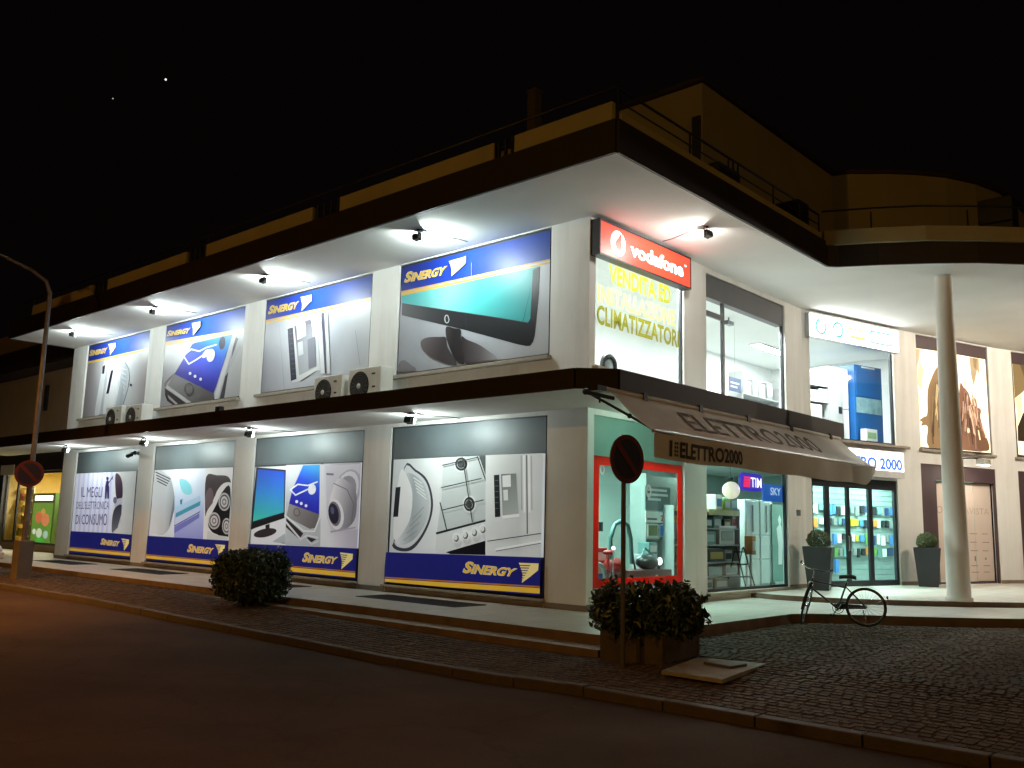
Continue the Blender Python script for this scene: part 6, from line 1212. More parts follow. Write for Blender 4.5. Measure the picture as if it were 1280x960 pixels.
('q',(216,184,130),[(1.559,5.036),(1.563,4.836),(1.583,4.838),(1.58,5.038)]),
('q',(62,47,32),[(1.904,5.164),(1.881,4.96),(1.911,4.962),(1.934,5.166)]),
('q',(62,47,32),[(1.882,4.971),(1.873,4.768),(1.902,4.771),(1.912,4.973)]),
('q',(145,121,90),[(1.875,5.45),(1.789,5.002),(1.809,5.003),(1.896,5.451)]),
('q',(145,121,90),[(1.79,5.01),(1.719,4.566),(1.739,4.567),(1.811,5.011)]),
('q',(117,92,63),[(2.029,5.718),(1.945,5.328),(1.966,5.328),(2.05,5.719)]),
('q',(117,92,63),[(1.946,5.335),(1.902,4.951),(1.923,4.952),(1.967,5.337)]),
('q',(170,149,104),[(1.15,5.793),(1.071,5.338),(1.122,5.34),(1.201,5.795)]),
('q',(170,149,104),[(1.072,5.355),(1.106,4.772),(1.157,4.779),(1.124,5.363)]),
('s',(120,86,66),[(2.193,5.824),(2.391,5.814),(2.588,5.677),(2.755,5.35),(3.136,5.235),(3.047,4.934),(3.243,4.656),(3.268,4.316),(3.221,4.051),(2.05,4.023)]),
('q',(139,106,83),[(2.478,5.119),(2.554,4.803),(2.598,4.811),(2.522,5.128)]),
('q',(139,106,83),[(2.551,4.82),(2.589,4.5),(2.633,4.507),(2.595,4.827)]),
('q',(222,178,146),[(2.645,5.501),(2.728,5.26),(2.765,5.269),(2.681,5.51)]),
('q',(222,178,146),[(2.724,5.274),(2.773,5.031),(2.81,5.037),(2.761,5.281)]),
('q',(77,53,40),[(2.228,5.205),(2.125,4.828),(2.164,4.827),(2.268,5.206)]),
('q',(77,53,40),[(2.128,4.842),(2.053,4.469),(2.093,4.47),(2.168,4.843)]),
('q',(139,106,83),[(2.617,5.277),(2.67,5.046),(2.717,5.055),(2.663,5.286)]),
('q',(139,106,83),[(2.667,5.064),(2.69,4.83),(2.737,4.837),(2.714,5.071)]),
('q',(99,70,52),[(2.29,5.268),(2.237,4.986),(2.267,4.987),(2.319,5.269)]),
('q',(99,70,52),[(2.24,4.997),(2.188,4.718),(2.217,4.718),(2.269,4.999)]),
('q',(111,78,60),[(2.432,4.974),(2.471,4.828),(2.5,4.834),(2.462,4.98)]),
('q',(111,78,60),[(2.468,4.838),(2.509,4.693),(2.539,4.699),(2.497,4.845)]),
('q',(99,70,52),[(2.687,4.888),(2.667,4.616),(2.7,4.619),(2.72,4.891)]),
('q',(99,70,52),[(2.668,4.629),(2.649,4.357),(2.682,4.36),(2.701,4.631)]),
('q',(99,70,52),[(2.718,5.507),(2.753,5.294),(2.799,5.302),(2.764,5.515)]),
('q',(99,70,52),[(2.751,5.312),(2.766,5.098),(2.812,5.104),(2.798,5.319)]),
('q',(222,178,146),[(2.596,5.1),(2.672,4.785),(2.72,4.794),(2.644,5.11)]),
('q',(222,178,146),[(2.669,4.804),(2.691,4.485),(2.739,4.491),(2.718,4.811)]),
('q',(139,106,83),[(2.757,5.029),(2.767,4.713),(2.82,4.719),(2.81,5.036)]),
('q',(139,106,83),[(2.765,4.731),(2.815,4.418),(2.867,4.427),(2.818,4.74)]),
('q',(158,128,107),[(2.697,5.467),(2.748,5.068),(2.798,5.076),(2.747,5.476)]),
('q',(158,128,107),[(2.747,5.087),(2.751,4.685),(2.801,4.69),(2.797,5.093)]),
('q',(77,53,40),[(2.215,5.078),(2.109,4.616),(2.139,4.616),(2.246,5.079)]),
('q',(77,53,40),[(2.111,4.627),(2.039,4.171),(2.07,4.172),(2.142,4.628)]),
('q',(222,178,146),[(2.77,5.177),(2.801,4.838),(2.839,4.843),(2.808,5.183)]),
('q',(222,178,146),[(2.798,4.85),(2.892,4.516),(2.93,4.524),(2.836,4.858)]),
('q',(222,178,146),[(2.67,5.073),(2.704,4.945),(2.732,4.951),(2.698,5.079)]),
('q',(222,178,146),[(2.702,4.956),(2.726,4.826),(2.755,4.831),(2.73,4.961)]),
('q',(111,78,60),[(2.237,5.078),(2.198,4.853),(2.252,4.856),(2.292,5.08)]),
('q',(111,78,60),[(2.201,4.873),(2.18,4.651),(2.235,4.655),(2.255,4.877)]),
('q',(222,178,146),[(2.743,5.484),(2.76,5.266),(2.814,5.274),(2.798,5.492)]),
('q',(222,178,146),[(2.758,5.286),(2.776,5.069),(2.83,5.077),(2.813,5.295)]),
('q',(139,106,83),[(2.331,5.722),(2.318,5.451),(2.357,5.455),(2.37,5.726)]),
('q',(139,106,83),[(2.319,5.467),(2.277,5.194),(2.316,5.196),(2.358,5.469)]),
('q',(158,128,107),[(2.391,5.652),(2.412,5.4),(2.465,5.408),(2.444,5.66)]),
('q',(158,128,107),[(2.41,5.419),(2.459,5.17),(2.512,5.18),(2.462,5.429)]),
('q',(222,178,146),[(2.737,5.161),(2.79,4.746),(2.813,4.75),(2.76,5.164)]),
('q',(222,178,146),[(2.79,4.755),(2.809,4.339),(2.832,4.342),(2.812,4.758)]),
('q',(99,70,52),[(2.885,4.816),(2.973,4.631),(3.024,4.646),(2.937,4.831)]),
('q',(99,70,52),[(2.964,4.649),(3.063,4.465),(3.114,4.48),(3.015,4.664)]),
('q',(99,70,52),[(2.373,5.594),(2.376,5.437),(2.428,5.443),(2.425,5.601)]),
('q',(99,70,52),[(2.375,5.455),(2.391,5.299),(2.443,5.308),(2.427,5.463)]),
('q',(99,70,52),[(2.662,5.32),(2.707,5.041),(2.747,5.048),(2.702,5.327)]),
('q',(99,70,52),[(2.706,5.057),(2.708,4.776),(2.748,4.781),(2.746,5.062)]),
('q',(77,53,40),[(2.379,5.301),(2.449,4.92),(2.485,4.927),(2.415,5.308)]),
('q',(77,53,40),[(2.446,4.933),(2.529,4.554),(2.565,4.561),(2.482,4.94)]),
('q',(158,128,107),[(2.386,5.646),(2.39,5.425),(2.427,5.43),(2.422,5.651)]),
('q',(158,128,107),[(2.389,5.438),(2.419,5.219),(2.455,5.226),(2.426,5.444)]),
('q',(158,128,107),[(2.324,5.026),(2.348,4.808),(2.373,4.812),(2.348,5.03)]),
('q',(158,128,107),[(2.347,4.817),(2.381,4.601),(2.405,4.605),(2.372,4.821)]),
('q',(139,106,83),[(2.396,5.516),(2.432,5.311),(2.474,5.319),(2.438,5.524)]),
('q',(139,106,83),[(2.429,5.326),(2.484,5.123),(2.526,5.132),(2.47,5.335)]),
('q',(139,106,83),[(2.499,5.173),(2.572,4.905),(2.594,4.91),(2.52,5.178)]),
('q',(139,106,83),[(2.57,4.913),(2.621,4.644),(2.643,4.647),(2.592,4.917)]),
('q',(222,178,146),[(2.236,5.396),(2.203,5.1),(2.25,5.104),(2.282,5.4)]),
('q',(222,178,146),[(2.206,5.119),(2.142,4.822),(2.187,4.823),(2.252,5.12)]),
('q',(139,106,83),[(2.303,4.956),(2.344,4.525),(2.367,4.529),(2.326,4.96)]),
('q',(139,106,83),[(2.343,4.533),(2.433,4.107),(2.456,4.111),(2.366,4.537)]),
('q',(158,128,107),[(2.389,5.538),(2.451,5.196),(2.505,5.206),(2.443,5.548)]),
('q',(158,128,107),[(2.446,5.215),(2.543,4.877),(2.597,4.889),(2.5,5.227)]),
('q',(158,128,107),[(2.686,4.875),(2.704,4.441),(2.743,4.446),(2.724,4.88)]),
('q',(158,128,107),[(2.704,4.456),(2.693,4.05),(2.731,4.053),(2.742,4.46)]),
('q',(158,128,107),[(2.44,5.625),(2.494,5.388),(2.525,5.394),(2.471,5.631)]),
('q',(158,128,107),[(2.491,5.399),(2.559,5.163),(2.591,5.17),(2.522,5.406)]),
('q',(222,178,146),[(2.254,5.237),(2.22,5.058),(2.243,5.059),(2.276,5.238)]),
('q',(222,178,146),[(2.222,5.067),(2.181,4.888),(2.203,4.888),(2.245,5.067)]),
('q',(222,178,146),[(2.351,5.726),(2.34,5.562),(2.379,5.566),(2.39,5.73)]),
('q',(222,178,146),[(2.342,5.578),(2.32,5.413),(2.359,5.416),(2.381,5.58)]),
('q',(158,128,107),[(2.348,5.427),(2.348,5.121),(2.404,5.127),(2.403,5.434)]),
('q',(158,128,107),[(2.347,5.14),(2.392,4.837),(2.447,4.847),(2.402,5.149)]),
('q',(77,53,40),[(2.257,5.517),(2.225,5.16),(2.248,5.162),(2.28,5.519)]),
('q',(77,53,40),[(2.227,5.169),(2.146,4.811),(2.168,4.811),(2.249,5.17)]),
('q',(222,178,146),[(2.33,5.393),(2.307,5.133),(2.356,5.137),(2.38,5.397)]),
('q',(222,178,146),[(2.307,5.151),(2.314,4.894),(2.363,4.9),(2.357,5.157)]),
('q',(77,53,40),[(2.401,5.0),(2.496,4.58),(2.547,4.589),(2.452,5.01)]),
('q',(77,53,40),[(2.493,4.6),(2.533,4.176),(2.584,4.183),(2.544,4.607)]),
('q',(222,178,146),[(2.519,5.323),(2.59,5.119),(2.627,5.129),(2.557,5.332)]),
('q',(222,178,146),[(2.586,5.133),(2.648,4.929),(2.686,4.938),(2.623,5.142)]),
('q',(111,78,60),[(2.352,5.589),(2.285,5.191),(2.339,5.194),(2.406,5.592)]),
('q',(111,78,60),[(2.287,5.211),(2.272,4.819),(2.326,4.824),(2.342,5.216)]),
('q',(77,53,40),[(2.62,5.489),(2.726,5.133),(2.749,5.139),(2.643,5.494)]),
('q',(77,53,40),[(2.724,5.143),(2.758,4.782),(2.781,4.785),(2.747,5.146)]),
('q',(111,78,60),[(2.704,5.116),(2.728,4.88),(2.781,4.887),(2.756,5.124)]),
('q',(111,78,60),[(2.727,4.9),(2.728,4.662),(2.78,4.667),(2.78,4.906)]),
('q',(222,178,146),[(2.64,5.286),(2.751,4.873),(2.795,4.883),(2.684,5.295)]),
('q',(222,178,146),[(2.748,4.891),(2.772,4.473),(2.816,4.479),(2.792,4.897)]),
('q',(99,70,52),[(2.749,5.549),(2.759,5.368),(2.792,5.372),(2.782,5.554)]),
('q',(99,70,52),[(2.758,5.38),(2.771,5.198),(2.803,5.203),(2.791,5.384)]),
('q',(139,106,83),[(2.339,5.542),(2.277,5.159),(2.332,5.161),(2.394,5.546)]),
('q',(139,106,83),[(2.278,5.178),(2.28,4.801),(2.335,4.807),(2.333,5.184)]),
('q',(158,128,107),[(2.221,4.907),(2.196,4.717),(2.252,4.72),(2.277,4.91)]),
('q',(158,128,107),[(2.198,4.737),(2.188,4.548),(2.244,4.553),(2.254,4.742)]),
('q',(111,78,60),[(2.242,5.069),(2.212,4.716),(2.26,4.719),(2.291,5.073)]),
('q',(111,78,60),[(2.212,4.733),(2.237,4.385),(2.286,4.392),(2.261,4.739)]),
('q',(99,70,52),[(2.445,5.167),(2.483,5.019),(2.525,5.027),(2.487,5.176)]),
('q',(99,70,52),[(2.479,5.034),(2.518,4.885),(2.56,4.894),(2.521,5.043)]),
('q',(77,53,40),[(2.768,5.395),(2.797,5.239),(2.825,5.244),(2.796,5.401)]),
('q',(77,53,40),[(2.795,5.25),(2.816,5.092),(2.844,5.097),(2.824,5.254)]),
('q',(222,178,146),[(2.785,5.131),(2.816,4.801),(2.87,4.808),(2.839,5.139)]),
('q',(222,178,146),[(2.814,4.819),(2.88,4.493),(2.934,4.502),(2.867,4.829)]),
('q',(111,78,60),[(2.368,5.615),(2.325,5.192),(2.361,5.195),(2.404,5.618)]),
('q',(111,78,60),[(2.325,5.205),(2.363,4.791),(2.4,4.796),(2.361,5.21)]),
('q',(158,128,107),[(2.364,5.603),(2.349,5.456),(2.396,5.46),(2.411,5.607)]),
('q',(158,128,107),[(2.35,5.473),(2.343,5.328),(2.391,5.332),(2.397,5.478)]),
('q',(222,178,146),[(2.287,5.715),(2.274,5.376),(2.308,5.38),(2.32,5.719)]),
('q',(222,178,146),[(2.276,5.39),(2.214,5.049),(2.247,5.05),(2.309,5.391)]),
('q',(139,106,83),[(2.672,5.553),(2.755,5.269),(2.788,5.277),(2.705,5.56)]),
('q',(139,106,83),[(2.752,5.282),(2.788,4.995),(2.821,5.001),(2.786,5.288)]),
('q',(139,106,83),[(2.746,5.49),(2.763,5.296),(2.812,5.303),(2.795,5.498)]),
('q',(139,106,83),[(2.761,5.314),(2.785,5.121),(2.834,5.129),(2.81,5.322)]),
('q',(222,178,146),[(2.352,5.561),(2.287,5.111),(2.329,5.113),(2.395,5.564)]),
('q',(222,178,146),[(2.288,5.126),(2.266,4.683),(2.308,4.687),(2.331,5.131)]),
('q',(77,53,40),[(2.796,4.856),(2.923,4.467),(2.961,4.476),(2.834,4.865)]),
('q',(77,53,40),[(2.918,4.48),(3.092,4.094),(3.13,4.103),(2.956,4.49)]),
('q',(99,70,52),[(2.732,5.297),(2.761,4.861),(2.792,4.865),(2.763,5.301)]),
('q',(99,70,52),[(2.761,4.873),(2.783,4.438),(2.813,4.442),(2.792,4.877)]),
('q',(111,78,60),[(2.807,5.026),(2.85,4.819),(2.872,4.823),(2.829,5.03)]),
('q',(111,78,60),[(2.848,4.826),(2.918,4.622),(2.939,4.627),(2.869,4.831)]),
('q',(77,53,40),[(2.4,5.512),(2.433,5.311),(2.469,5.317),(2.436,5.519)]),
('q',(77,53,40),[(2.43,5.324),(2.48,5.124),(2.516,5.131),(2.466,5.331)]),
('q',(158,128,107),[(2.342,5.468),(2.329,5.287),(2.383,5.292),(2.397,5.473)]),
('q',(158,128,107),[(2.33,5.306),(2.331,5.126),(2.385,5.133),(2.384,5.313)]),
('q',(222,178,146),[(2.377,5.509),(2.395,5.215),(2.426,5.219),(2.408,5.513)]),
('q',(222,178,146),[(2.394,5.226),(2.447,4.936),(2.477,4.941),(2.424,5.231)]),
('q',(77,53,40),[(2.414,4.917),(2.483,4.641),(2.52,4.648),(2.451,4.924)]),
('q',(77,53,40),[(2.48,4.655),(2.539,4.379),(2.576,4.385),(2.517,4.662)]),
('q',(158,128,107),[(2.759,5.384),(2.81,4.98),(2.841,4.984),(2.79,5.389)]),
('q',(158,128,107),[(2.808,4.989),(2.956,4.593),(2.986,4.6),(2.838,4.997)]),
('q',(111,78,60),[(2.421,5.43),(2.467,5.224),(2.487,5.228),(2.441,5.434)]),
('q',(111,78,60),[(2.466,5.231),(2.528,5.026),(2.548,5.031),(2.485,5.235)]),
('q',(139,106,83),[(2.265,5.306),(2.184,4.964),(2.239,4.964),(2.321,5.307)]),
('q',(139,106,83),[(2.188,4.984),(2.121,4.645),(2.176,4.647),(2.243,4.986)]),
('q',(158,128,107),[(2.235,5.484),(2.222,4.988),(2.279,4.994),(2.292,5.491)]),
('q',(158,128,107),[(2.225,5.011),(2.136,4.513),(2.192,4.515),(2.281,5.014)]),
('q',(77,53,40),[(2.243,5.626),(2.246,5.469),(2.3,5.476),(2.297,5.633)]),
('q',(77,53,40),[(2.247,5.49),(2.24,5.332),(2.294,5.338),(2.301,5.496)]),
('q',(222,178,146),[(2.736,5.253),(2.737,5.039),(2.788,5.045),(2.787,5.259)]),
('q',(222,178,146),[(2.737,5.058),(2.735,4.843),(2.785,4.849),(2.788,5.063)]),
('q',(77,53,40),[(2.374,5.469),(2.375,5.322),(2.396,5.325),(2.394,5.471)]),
('q',(77,53,40),[(2.375,5.33),(2.388,5.185),(2.409,5.188),(2.396,5.333)]),
('q',(222,178,146),[(2.792,5.133),(2.926,4.73),(2.975,4.741),(2.841,5.145)]),
('q',(222,178,146),[(2.92,4.746),(3.129,4.348),(3.177,4.361),(2.967,4.76)]),
('q',(111,78,60),[(2.778,5.217),(2.817,4.837),(2.841,4.84),(2.803,5.221)]),
('q',(111,78,60),[(2.816,4.846),(2.867,4.468),(2.891,4.471),(2.84,4.85)]),
('q',(77,53,40),[(2.227,5.736),(2.254,5.303),(2.291,5.309),(2.264,5.742)]),
('q',(77,53,40),[(2.254,5.319),(2.202,4.881),(2.239,4.884),(2.291,5.321)]),
('q',(111,78,60),[(2.731,4.91),(2.737,4.52),(2.776,4.524),(2.771,4.915)]),
('q',(111,78,60),[(2.736,4.535),(2.748,4.147),(2.788,4.151),(2.776,4.539)]),
('q',(111,78,60),[(2.38,5.638),(2.359,5.455),(2.382,5.457),(2.403,5.64)]),
('q',(111,78,60),[(2.36,5.464),(2.352,5.283),(2.375,5.285),(2.383,5.466)]),
('q',(158,128,107),[(2.729,5.268),(2.747,5.053),(2.784,5.058),(2.766,5.274)]),
('q',(158,128,107),[(2.747,5.067),(2.747,4.85),(2.785,4.855),(2.784,5.071)]),
('q',(139,106,83),[(2.783,5.173),(2.831,4.922),(2.883,4.931),(2.835,5.183)]),
('q',(139,106,83),[(2.826,4.939),(2.913,4.691),(2.964,4.703),(2.877,4.951)]),
('q',(111,78,60),[(2.795,5.111),(2.816,4.975),(2.859,4.982),(2.838,5.119)]),
('q',(111,78,60),[(2.813,4.99),(2.843,4.854),(2.885,4.862),(2.856,4.998)]),
('q',(77,53,40),[(2.272,5.113),(2.23,4.871),(2.274,4.873),(2.316,5.115)]),
('q',(77,53,40),[(2.232,4.887),(2.202,4.647),(2.246,4.649),(2.277,4.89)]),
('q',(222,178,146),[(2.371,5.27),(2.45,4.84),(2.486,4.847),(2.407,5.276)]),
('q',(222,178,146),[(2.447,4.853),(2.56,4.427),(2.596,4.434),(2.483,4.861)]),
('s',(99,70,50),[(2.624,4.708),(2.833,4.626),(2.91,4.438),(3.138,4.356),(3.189,4.049),(2.722,4.04),(2.622,4.322)]),
('q',(240,214,170),[(2.707,4.586),(2.767,4.309),(2.821,4.319),(2.761,4.596)]),
('q',(168,132,103),[(2.485,5.675),(2.582,5.271),(2.644,5.284),(2.546,5.688)]),
('q',(168,132,103),[(2.582,5.299),(2.498,4.882),(2.56,4.883),(2.643,5.302)]),
('p',(230,196,160),[(2.335,4.552),(2.319,4.506),(2.287,4.476),(2.249,4.473),(2.221,4.499),(2.213,4.543),(2.228,4.59),(2.261,4.62),(2.298,4.623),(2.327,4.597)])
],
'portrait':[
('p',(250,232,190),[(0.676,6.859),(4.162,6.92),(3.918,3.828),(0.707,4.044)]),
('p',(113,94,61),[(0.683,6.849),(1.593,6.863),(1.661,6.38),(0.988,5.912),(0.696,5.735)]),
('p',(83,67,44),[(0.996,6.827),(2.045,6.858),(1.855,6.449),(1.239,6.24)]),
('p',(236,206,150),[(0.718,5.737),(0.986,5.886),(1.011,5.505),(0.801,5.034)]),
('p',(45,36,22),[(0.737,4.878),(1.007,5.301),(1.57,5.804),(2.324,5.811),(2.724,5.216),(2.839,4.085),(1.192,4.1),(1.003,4.441),(0.714,4.449)]),
('p',(163,131,101),[(2.466,6.108),(2.402,5.944),(2.291,5.8),(2.146,5.692),(1.986,5.633),(1.83,5.631),(1.696,5.685),(1.6,5.787),(1.553,5.927),(1.561,6.088),(1.623,6.25),(1.732,6.395),(1.875,6.504),(2.035,6.565),(2.193,6.569),(2.33,6.517),(2.428,6.413),(2.475,6.271)]),
('p',(66,49,31),[(1.566,6.165),(1.789,6.547),(2.253,6.641),(2.535,6.403),(2.499,6.033),(2.304,6.383),(1.845,6.344)])
],
}

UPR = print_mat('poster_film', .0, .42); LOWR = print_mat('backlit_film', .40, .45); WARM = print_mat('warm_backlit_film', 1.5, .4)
EDGEM = M('poster_edge', (.05, .05, .06), .5)
def poster(key, fr, rect, mat, dep, name, label, group):
    s0 = (rect[0]+rect[1])/2
    A, B = artwork(PRINTS[key], rect)
    root = fthing(fr, s0, dep, rect[2], name, label, 'poster', group)
    for mb in (A, B): mb.v = [(x-s0, y, z-rect[2]) for x, y, z in mb.v]
    p = MB(); p.box(rect[0]-s0-.005, rect[1]-s0+.005, .001, .02, -.005, rect[3]-rect[2]+.005); p.build('backing_panel', EDGEM, root)
    A.build('picture', mat, root)
    if B.v: B.build('lettering', mat, root)
    return root
GU, GL = 'printed pictures in the upper street windows', 'printed pictures in the lower street windows'
for k, (key, lab) in enumerate((('monitor', 'large poster of a black monitor with turquoise screen under a blue gold lettered band'),
        ('fridge', 'large poster of a pale fridge door with water dispenser behind the air conditioners'),
        ('phone', 'large poster of a blue screen smartphone with white earphones on a white wall'),
        ('washer', 'large poster of an open white washing machine at the far end of the upper row'))):
    a, c, z0, z1 = LU[k]; poster(key, 'L', (a+.05, c-.05, z0+.05, z1-.05), UPR, -.03, 'advertising_poster', lab, GU)
for k, (key, lab) in enumerate((('appliances', 'wide window print of washer drum, gas hob and fridge next to the building corner'),
        ('gadgets', 'window print of monitor, phone and camera lens behind the round dark bush'),
        ('small_appliances', 'window print of white kettle, steam iron and a three headed shaver'),
        ('slogan', 'window print with purple slogan lettering on pale stripes at the far left'))):
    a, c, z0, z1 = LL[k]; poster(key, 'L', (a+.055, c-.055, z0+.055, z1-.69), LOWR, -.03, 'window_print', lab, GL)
a, c, z0, z1 = CU[0]; poster('hair', 'C', (a+.05, c-.05, z0+.05, z1-.37), WARM, -.03, 'backlit_poster', 'glowing poster of people with long brown hair in an upper window behind the column', 'warm backlit fashion posters')
a, c, z0, z1 = DU[0]; poster('portrait', 'D', (a+.05, c-.05, z0+.05, z1-.37), WARM, -.03, 'backlit_poster', 'glowing portrait poster cut off by the right edge of the photo', 'warm backlit fashion posters')

# ------------------------------------------------------------------ floodlights
LENS = EM('flood_lens', (.86, 1., .97), FLOOD_POWER); BLACK = M('black_plastic', (.012, .012, .013), .45, vary=.2)
WLENS = EM('flood_lens_warm', (1., .97, .9), FLOOD_POWER*.4)
LLENS = EM('low_flood_lens', (.86, 1., .95), FLOOD_POWER*.40)
def floodlight(lens, tilt=.02):
    root = thing('floodlight', 'x', 'floodlight')
    R_ = Matrix.Rotation(-tilt, 4, 'X')
    def tr(mb): mb.v = [tuple(R_ @ Vector(v)*.66 + Vector((0, 0, -.15))) for v in mb.v]; return mb
    h = MB(); h.box(-.14, .14, -.09, .05, -.085, .085); h.box(-.15, .15, .05, .075, -.095, -.08); h.box(-.15, .15, .05, .175, .08, .095)
    for k in range(5): h.box(-.12+k*.055, -.1+k*.055, -.12, -.09, -.07, .07)
    tr(h).build('housing', BLACK, root)
    l_ = MB(); fr_ = [(-.105, .115, .06), (.105, .115, .06), (.105, .115, -.06), (-.105, .115, -.06)]; bk_ = [(-.125, .052, .075), (.125, .052, .075), (.125, .052, -.075), (-.125, .052, -.075)]
    l_.face(fr_)
    for i in range(4): j = (i+1) % 4; l_.face([bk_[i], bk_[j], fr_[j], fr_[i]])
    tr(l_).build('lens', lens, root)
    b = MB(); b.tube([(-.11, 0, -.15), (-.11, 0, -.02), (.11, 0, -.02), (.11, 0, -.15)], .010, 6); b.cyl((0, 0, -.03), (0, 0, 0), .03, .03, 8); b.build('bracket', BLACK, root)
    c = MB(); c.tube([(.03, 0, -.012), (.05, .4, -.012), (.22, .9, -.012), (.24, 1.12, -.012)], .009, 5); c.build('cable', M('grey_cable', (.2, .2, .2), .6), root)
    return root
names_u = ['monitor poster', 'fridge poster', 'smartphone poster', 'washing machine poster']
fl = floodlight(LENS)
for k, x in enumerate((-3.08, -8.34, -13.62, -18.72)):
    o = fl if k == 0 else copy_thing(fl, (x, -1.42, 7.2)); o.location = (x, -1.42, 7.2)
    tag(o, 'small black floodlight under the roof canopy shining on the %s' % names_u[k], 'floodlight', 'floodlights under the canopies')
names_l = ['hob and fridge print', 'camera and phone print', 'kettle and shaver print', 'purple slogan print']
f2 = floodlight(LLENS, .2)
for k, x in enumerate((-3.4, -8.95, -14.1, -19.1)):
    o = f2 if k == 0 else copy_thing(f2, (x, -1.15, 3.68)); o.location = (x, -1.15, 3.68)
    tag(o, 'small black floodlight under the lower canopy above the %s' % names_l[k], 'floodlight', 'floodlights under the canopies')
f3 = floodlight(WLENS, .12); f3.location = (1.38, 1.79, 7.2); f3.rotation_euler = (0, 0, PI/2)
wf_ = floodlight(EM('added_flood_lens', (1., .86, .70), FLOOD_POWER*2.1), .1)  # unseen floods added to brighten the far bays and their soffit
for k, (x, y, a) in enumerate(((6.7, 12.4, 1.25), (7.6, 16.0, 1.25))):
    o = wf_ if k == 0 else copy_thing(wf_, (x, y, 7.2)); o.location = (x, y, 7.2); o.rotation_euler = (0, 0, a)
    tag(o, ('nearer', 'farther')[k]+' added unseen warm floodlight under the curved canopy edge beyond the column', 'floodlight', 'floodlights under the canopies')
tag(f3, 'small dark floodlight on the soffit facing the red lit sign', 'floodlight', 'floodlights under the canopies')

WHT_B = M('white_batten', (.7, .7, .68), .5)
# ------------------------------------------------------------------ lit signs
WHITE_E = EM('lightbox_white', (.96, 1., 1.), 4.2); RED_E = EM('lightbox_red', (.95, .045, .02), 1.0); WTXT = EM('lightbox_letters', (1., .93, .9), 1.9)
ALU = M('aluminium', (.55, .56, .57), .35, .8); CASE = M('sign_case', (.02, .018, .018), .5)
def rounded(x0, x1, z0, z1, r, n=5):
    out = []
    for cx, cz, a0 in ((x1-r, z1-r, 0), (x0+r, z1-r, 90), (x0+r, z0+r, 180), (x1-r, z0+r, 270)):
        for i in range(n+1): a = math.radians(a0+90*i/n); out.append((cx+r*math.cos(a), cz+r*math.sin(a)))
    return out
def flat(mb, pts, y, m=0): mb.face([(a, y, b) for a, b in ccw(pts)], m)
def ellipse(cx, cz, rx, rz, n=28, rot=0.):
    return [(cx+rx*math.cos(2*PI*i/n)*math.cos(rot)-rz*math.sin(2*PI*i/n)*math.sin(rot), cz+rx*math.cos(2*PI*i/n)*math.sin(rot)+rz*math.sin(2*PI*i/n)*math.cos(rot)) for i in range(n)]
def rect_fn(x0, x1, z0, z1, y): return lambda u, v: (x0+(x1-x0)*u, y, z0+(z1-z0)*v)
r = fthing('A', .02, .2, 6.46, 'red_lightbox_sign', 'red illuminated sign with white lettering and round speech mark emblem above corner window', 'sign')
b = MB(); b.box(0, 3.16, .02, .19, 0, .67); b.frame(0, 3.16, 0, .67, -.012, .02, .035); b.build('case', CASE, r)
b = MB(); b.face([(.035, -.002, .035), (3.125, -.002, .035), (3.125, -.002, .635), (.035, -.002, .635)]); b.build('face', RED_E, r)
b = MB(); letters(b, 'vodafone', rect_fn(.98, 2.86, .19, .475, -.006), bold=.035); letters(b, 'TM', rect_fn(2.9, 2.98, .43, .47, -.006)); b.build('lettering', WTXT, r)
b = MB(); flat(b, ellipse(.58, .33, .235, .24), -.006, 0); flat(b, ellipse(.585, .31, .10, .11), -.010, 1); flat(b, [(.50, .37), (.56, .42), (.63, .52), (.70, .545), (.685, .5), (.68, .44), (.66, .36)], -.0095, 1); b.build('emblem', [WTXT, RED_E], r)

r = fthing('B', .13, .15, 6.47, 'white_lightbox_sign', 'white illuminated sign with pale ring logos over the upper shop window', 'sign')
b = MB(); b.box(0, 3.6, .02, .15, 0, .65); b.box(0, 3.6, -.01, .02, .62, .65); b.box(0, 3.6, -.01, .02, 0, .02); b.build('case', ALU, r)
b = MB(); b.face([(0, 0, .02), (3.6, 0, .02), (3.6, 0, .62), (0, 0, .62)]); b.build('face', WHITE_E, r)
TEALE = EM('pale_teal_print', (.07, .34, .31), 1.0); YELE = EM('pale_yellow_print', (.80, .52, .10), 1.0); PINKE = EM('pale_pink_print', (1., .8, .86), 1.0)
b = MB()
for cx in (.42, 1.08):
    pts = ellipse(cx, .32, .22, .22, 24); inn = ellipse(cx, .32, .15, .15, 24); k0 = 3 if cx < 1 else 12
    for i in range(24):
        if not (i-k0) % 24 < 4: b.face([(pts[i][0], -.006, pts[i][1]), (pts[(i+1) % 24][0], -.006, pts[(i+1) % 24][1]), (inn[(i+1) % 24][0], -.006, inn[(i+1) % 24][1]), (inn[i][0], -.006, inn[i][1])][::-1])
b.build('ring_logo', TEALE, r)
b = MB(); flat(b, [(1.4, .40), (2.15, .40), (2.15, .45), (1.4, .45)], -.006); flat(b, [(1.55, .17), (2.2, .17), (2.2, .25), (1.55, .25)], -.006); b.build('stripe', YELE, r)
b = MB(); flat(b, rounded(2.35, 3.35, .14, .50, .15), -.006, 0); flat(b, rounded(2.40, 3.30, .19, .45, .12), -.009, 1); flat(b, [(2.6, .28), (3.05, .27), (3.1, .37), (2.65, .38)], -.012, 2); b.build('oval_logo', [TEALE, WHITE_E, PINKE], r)

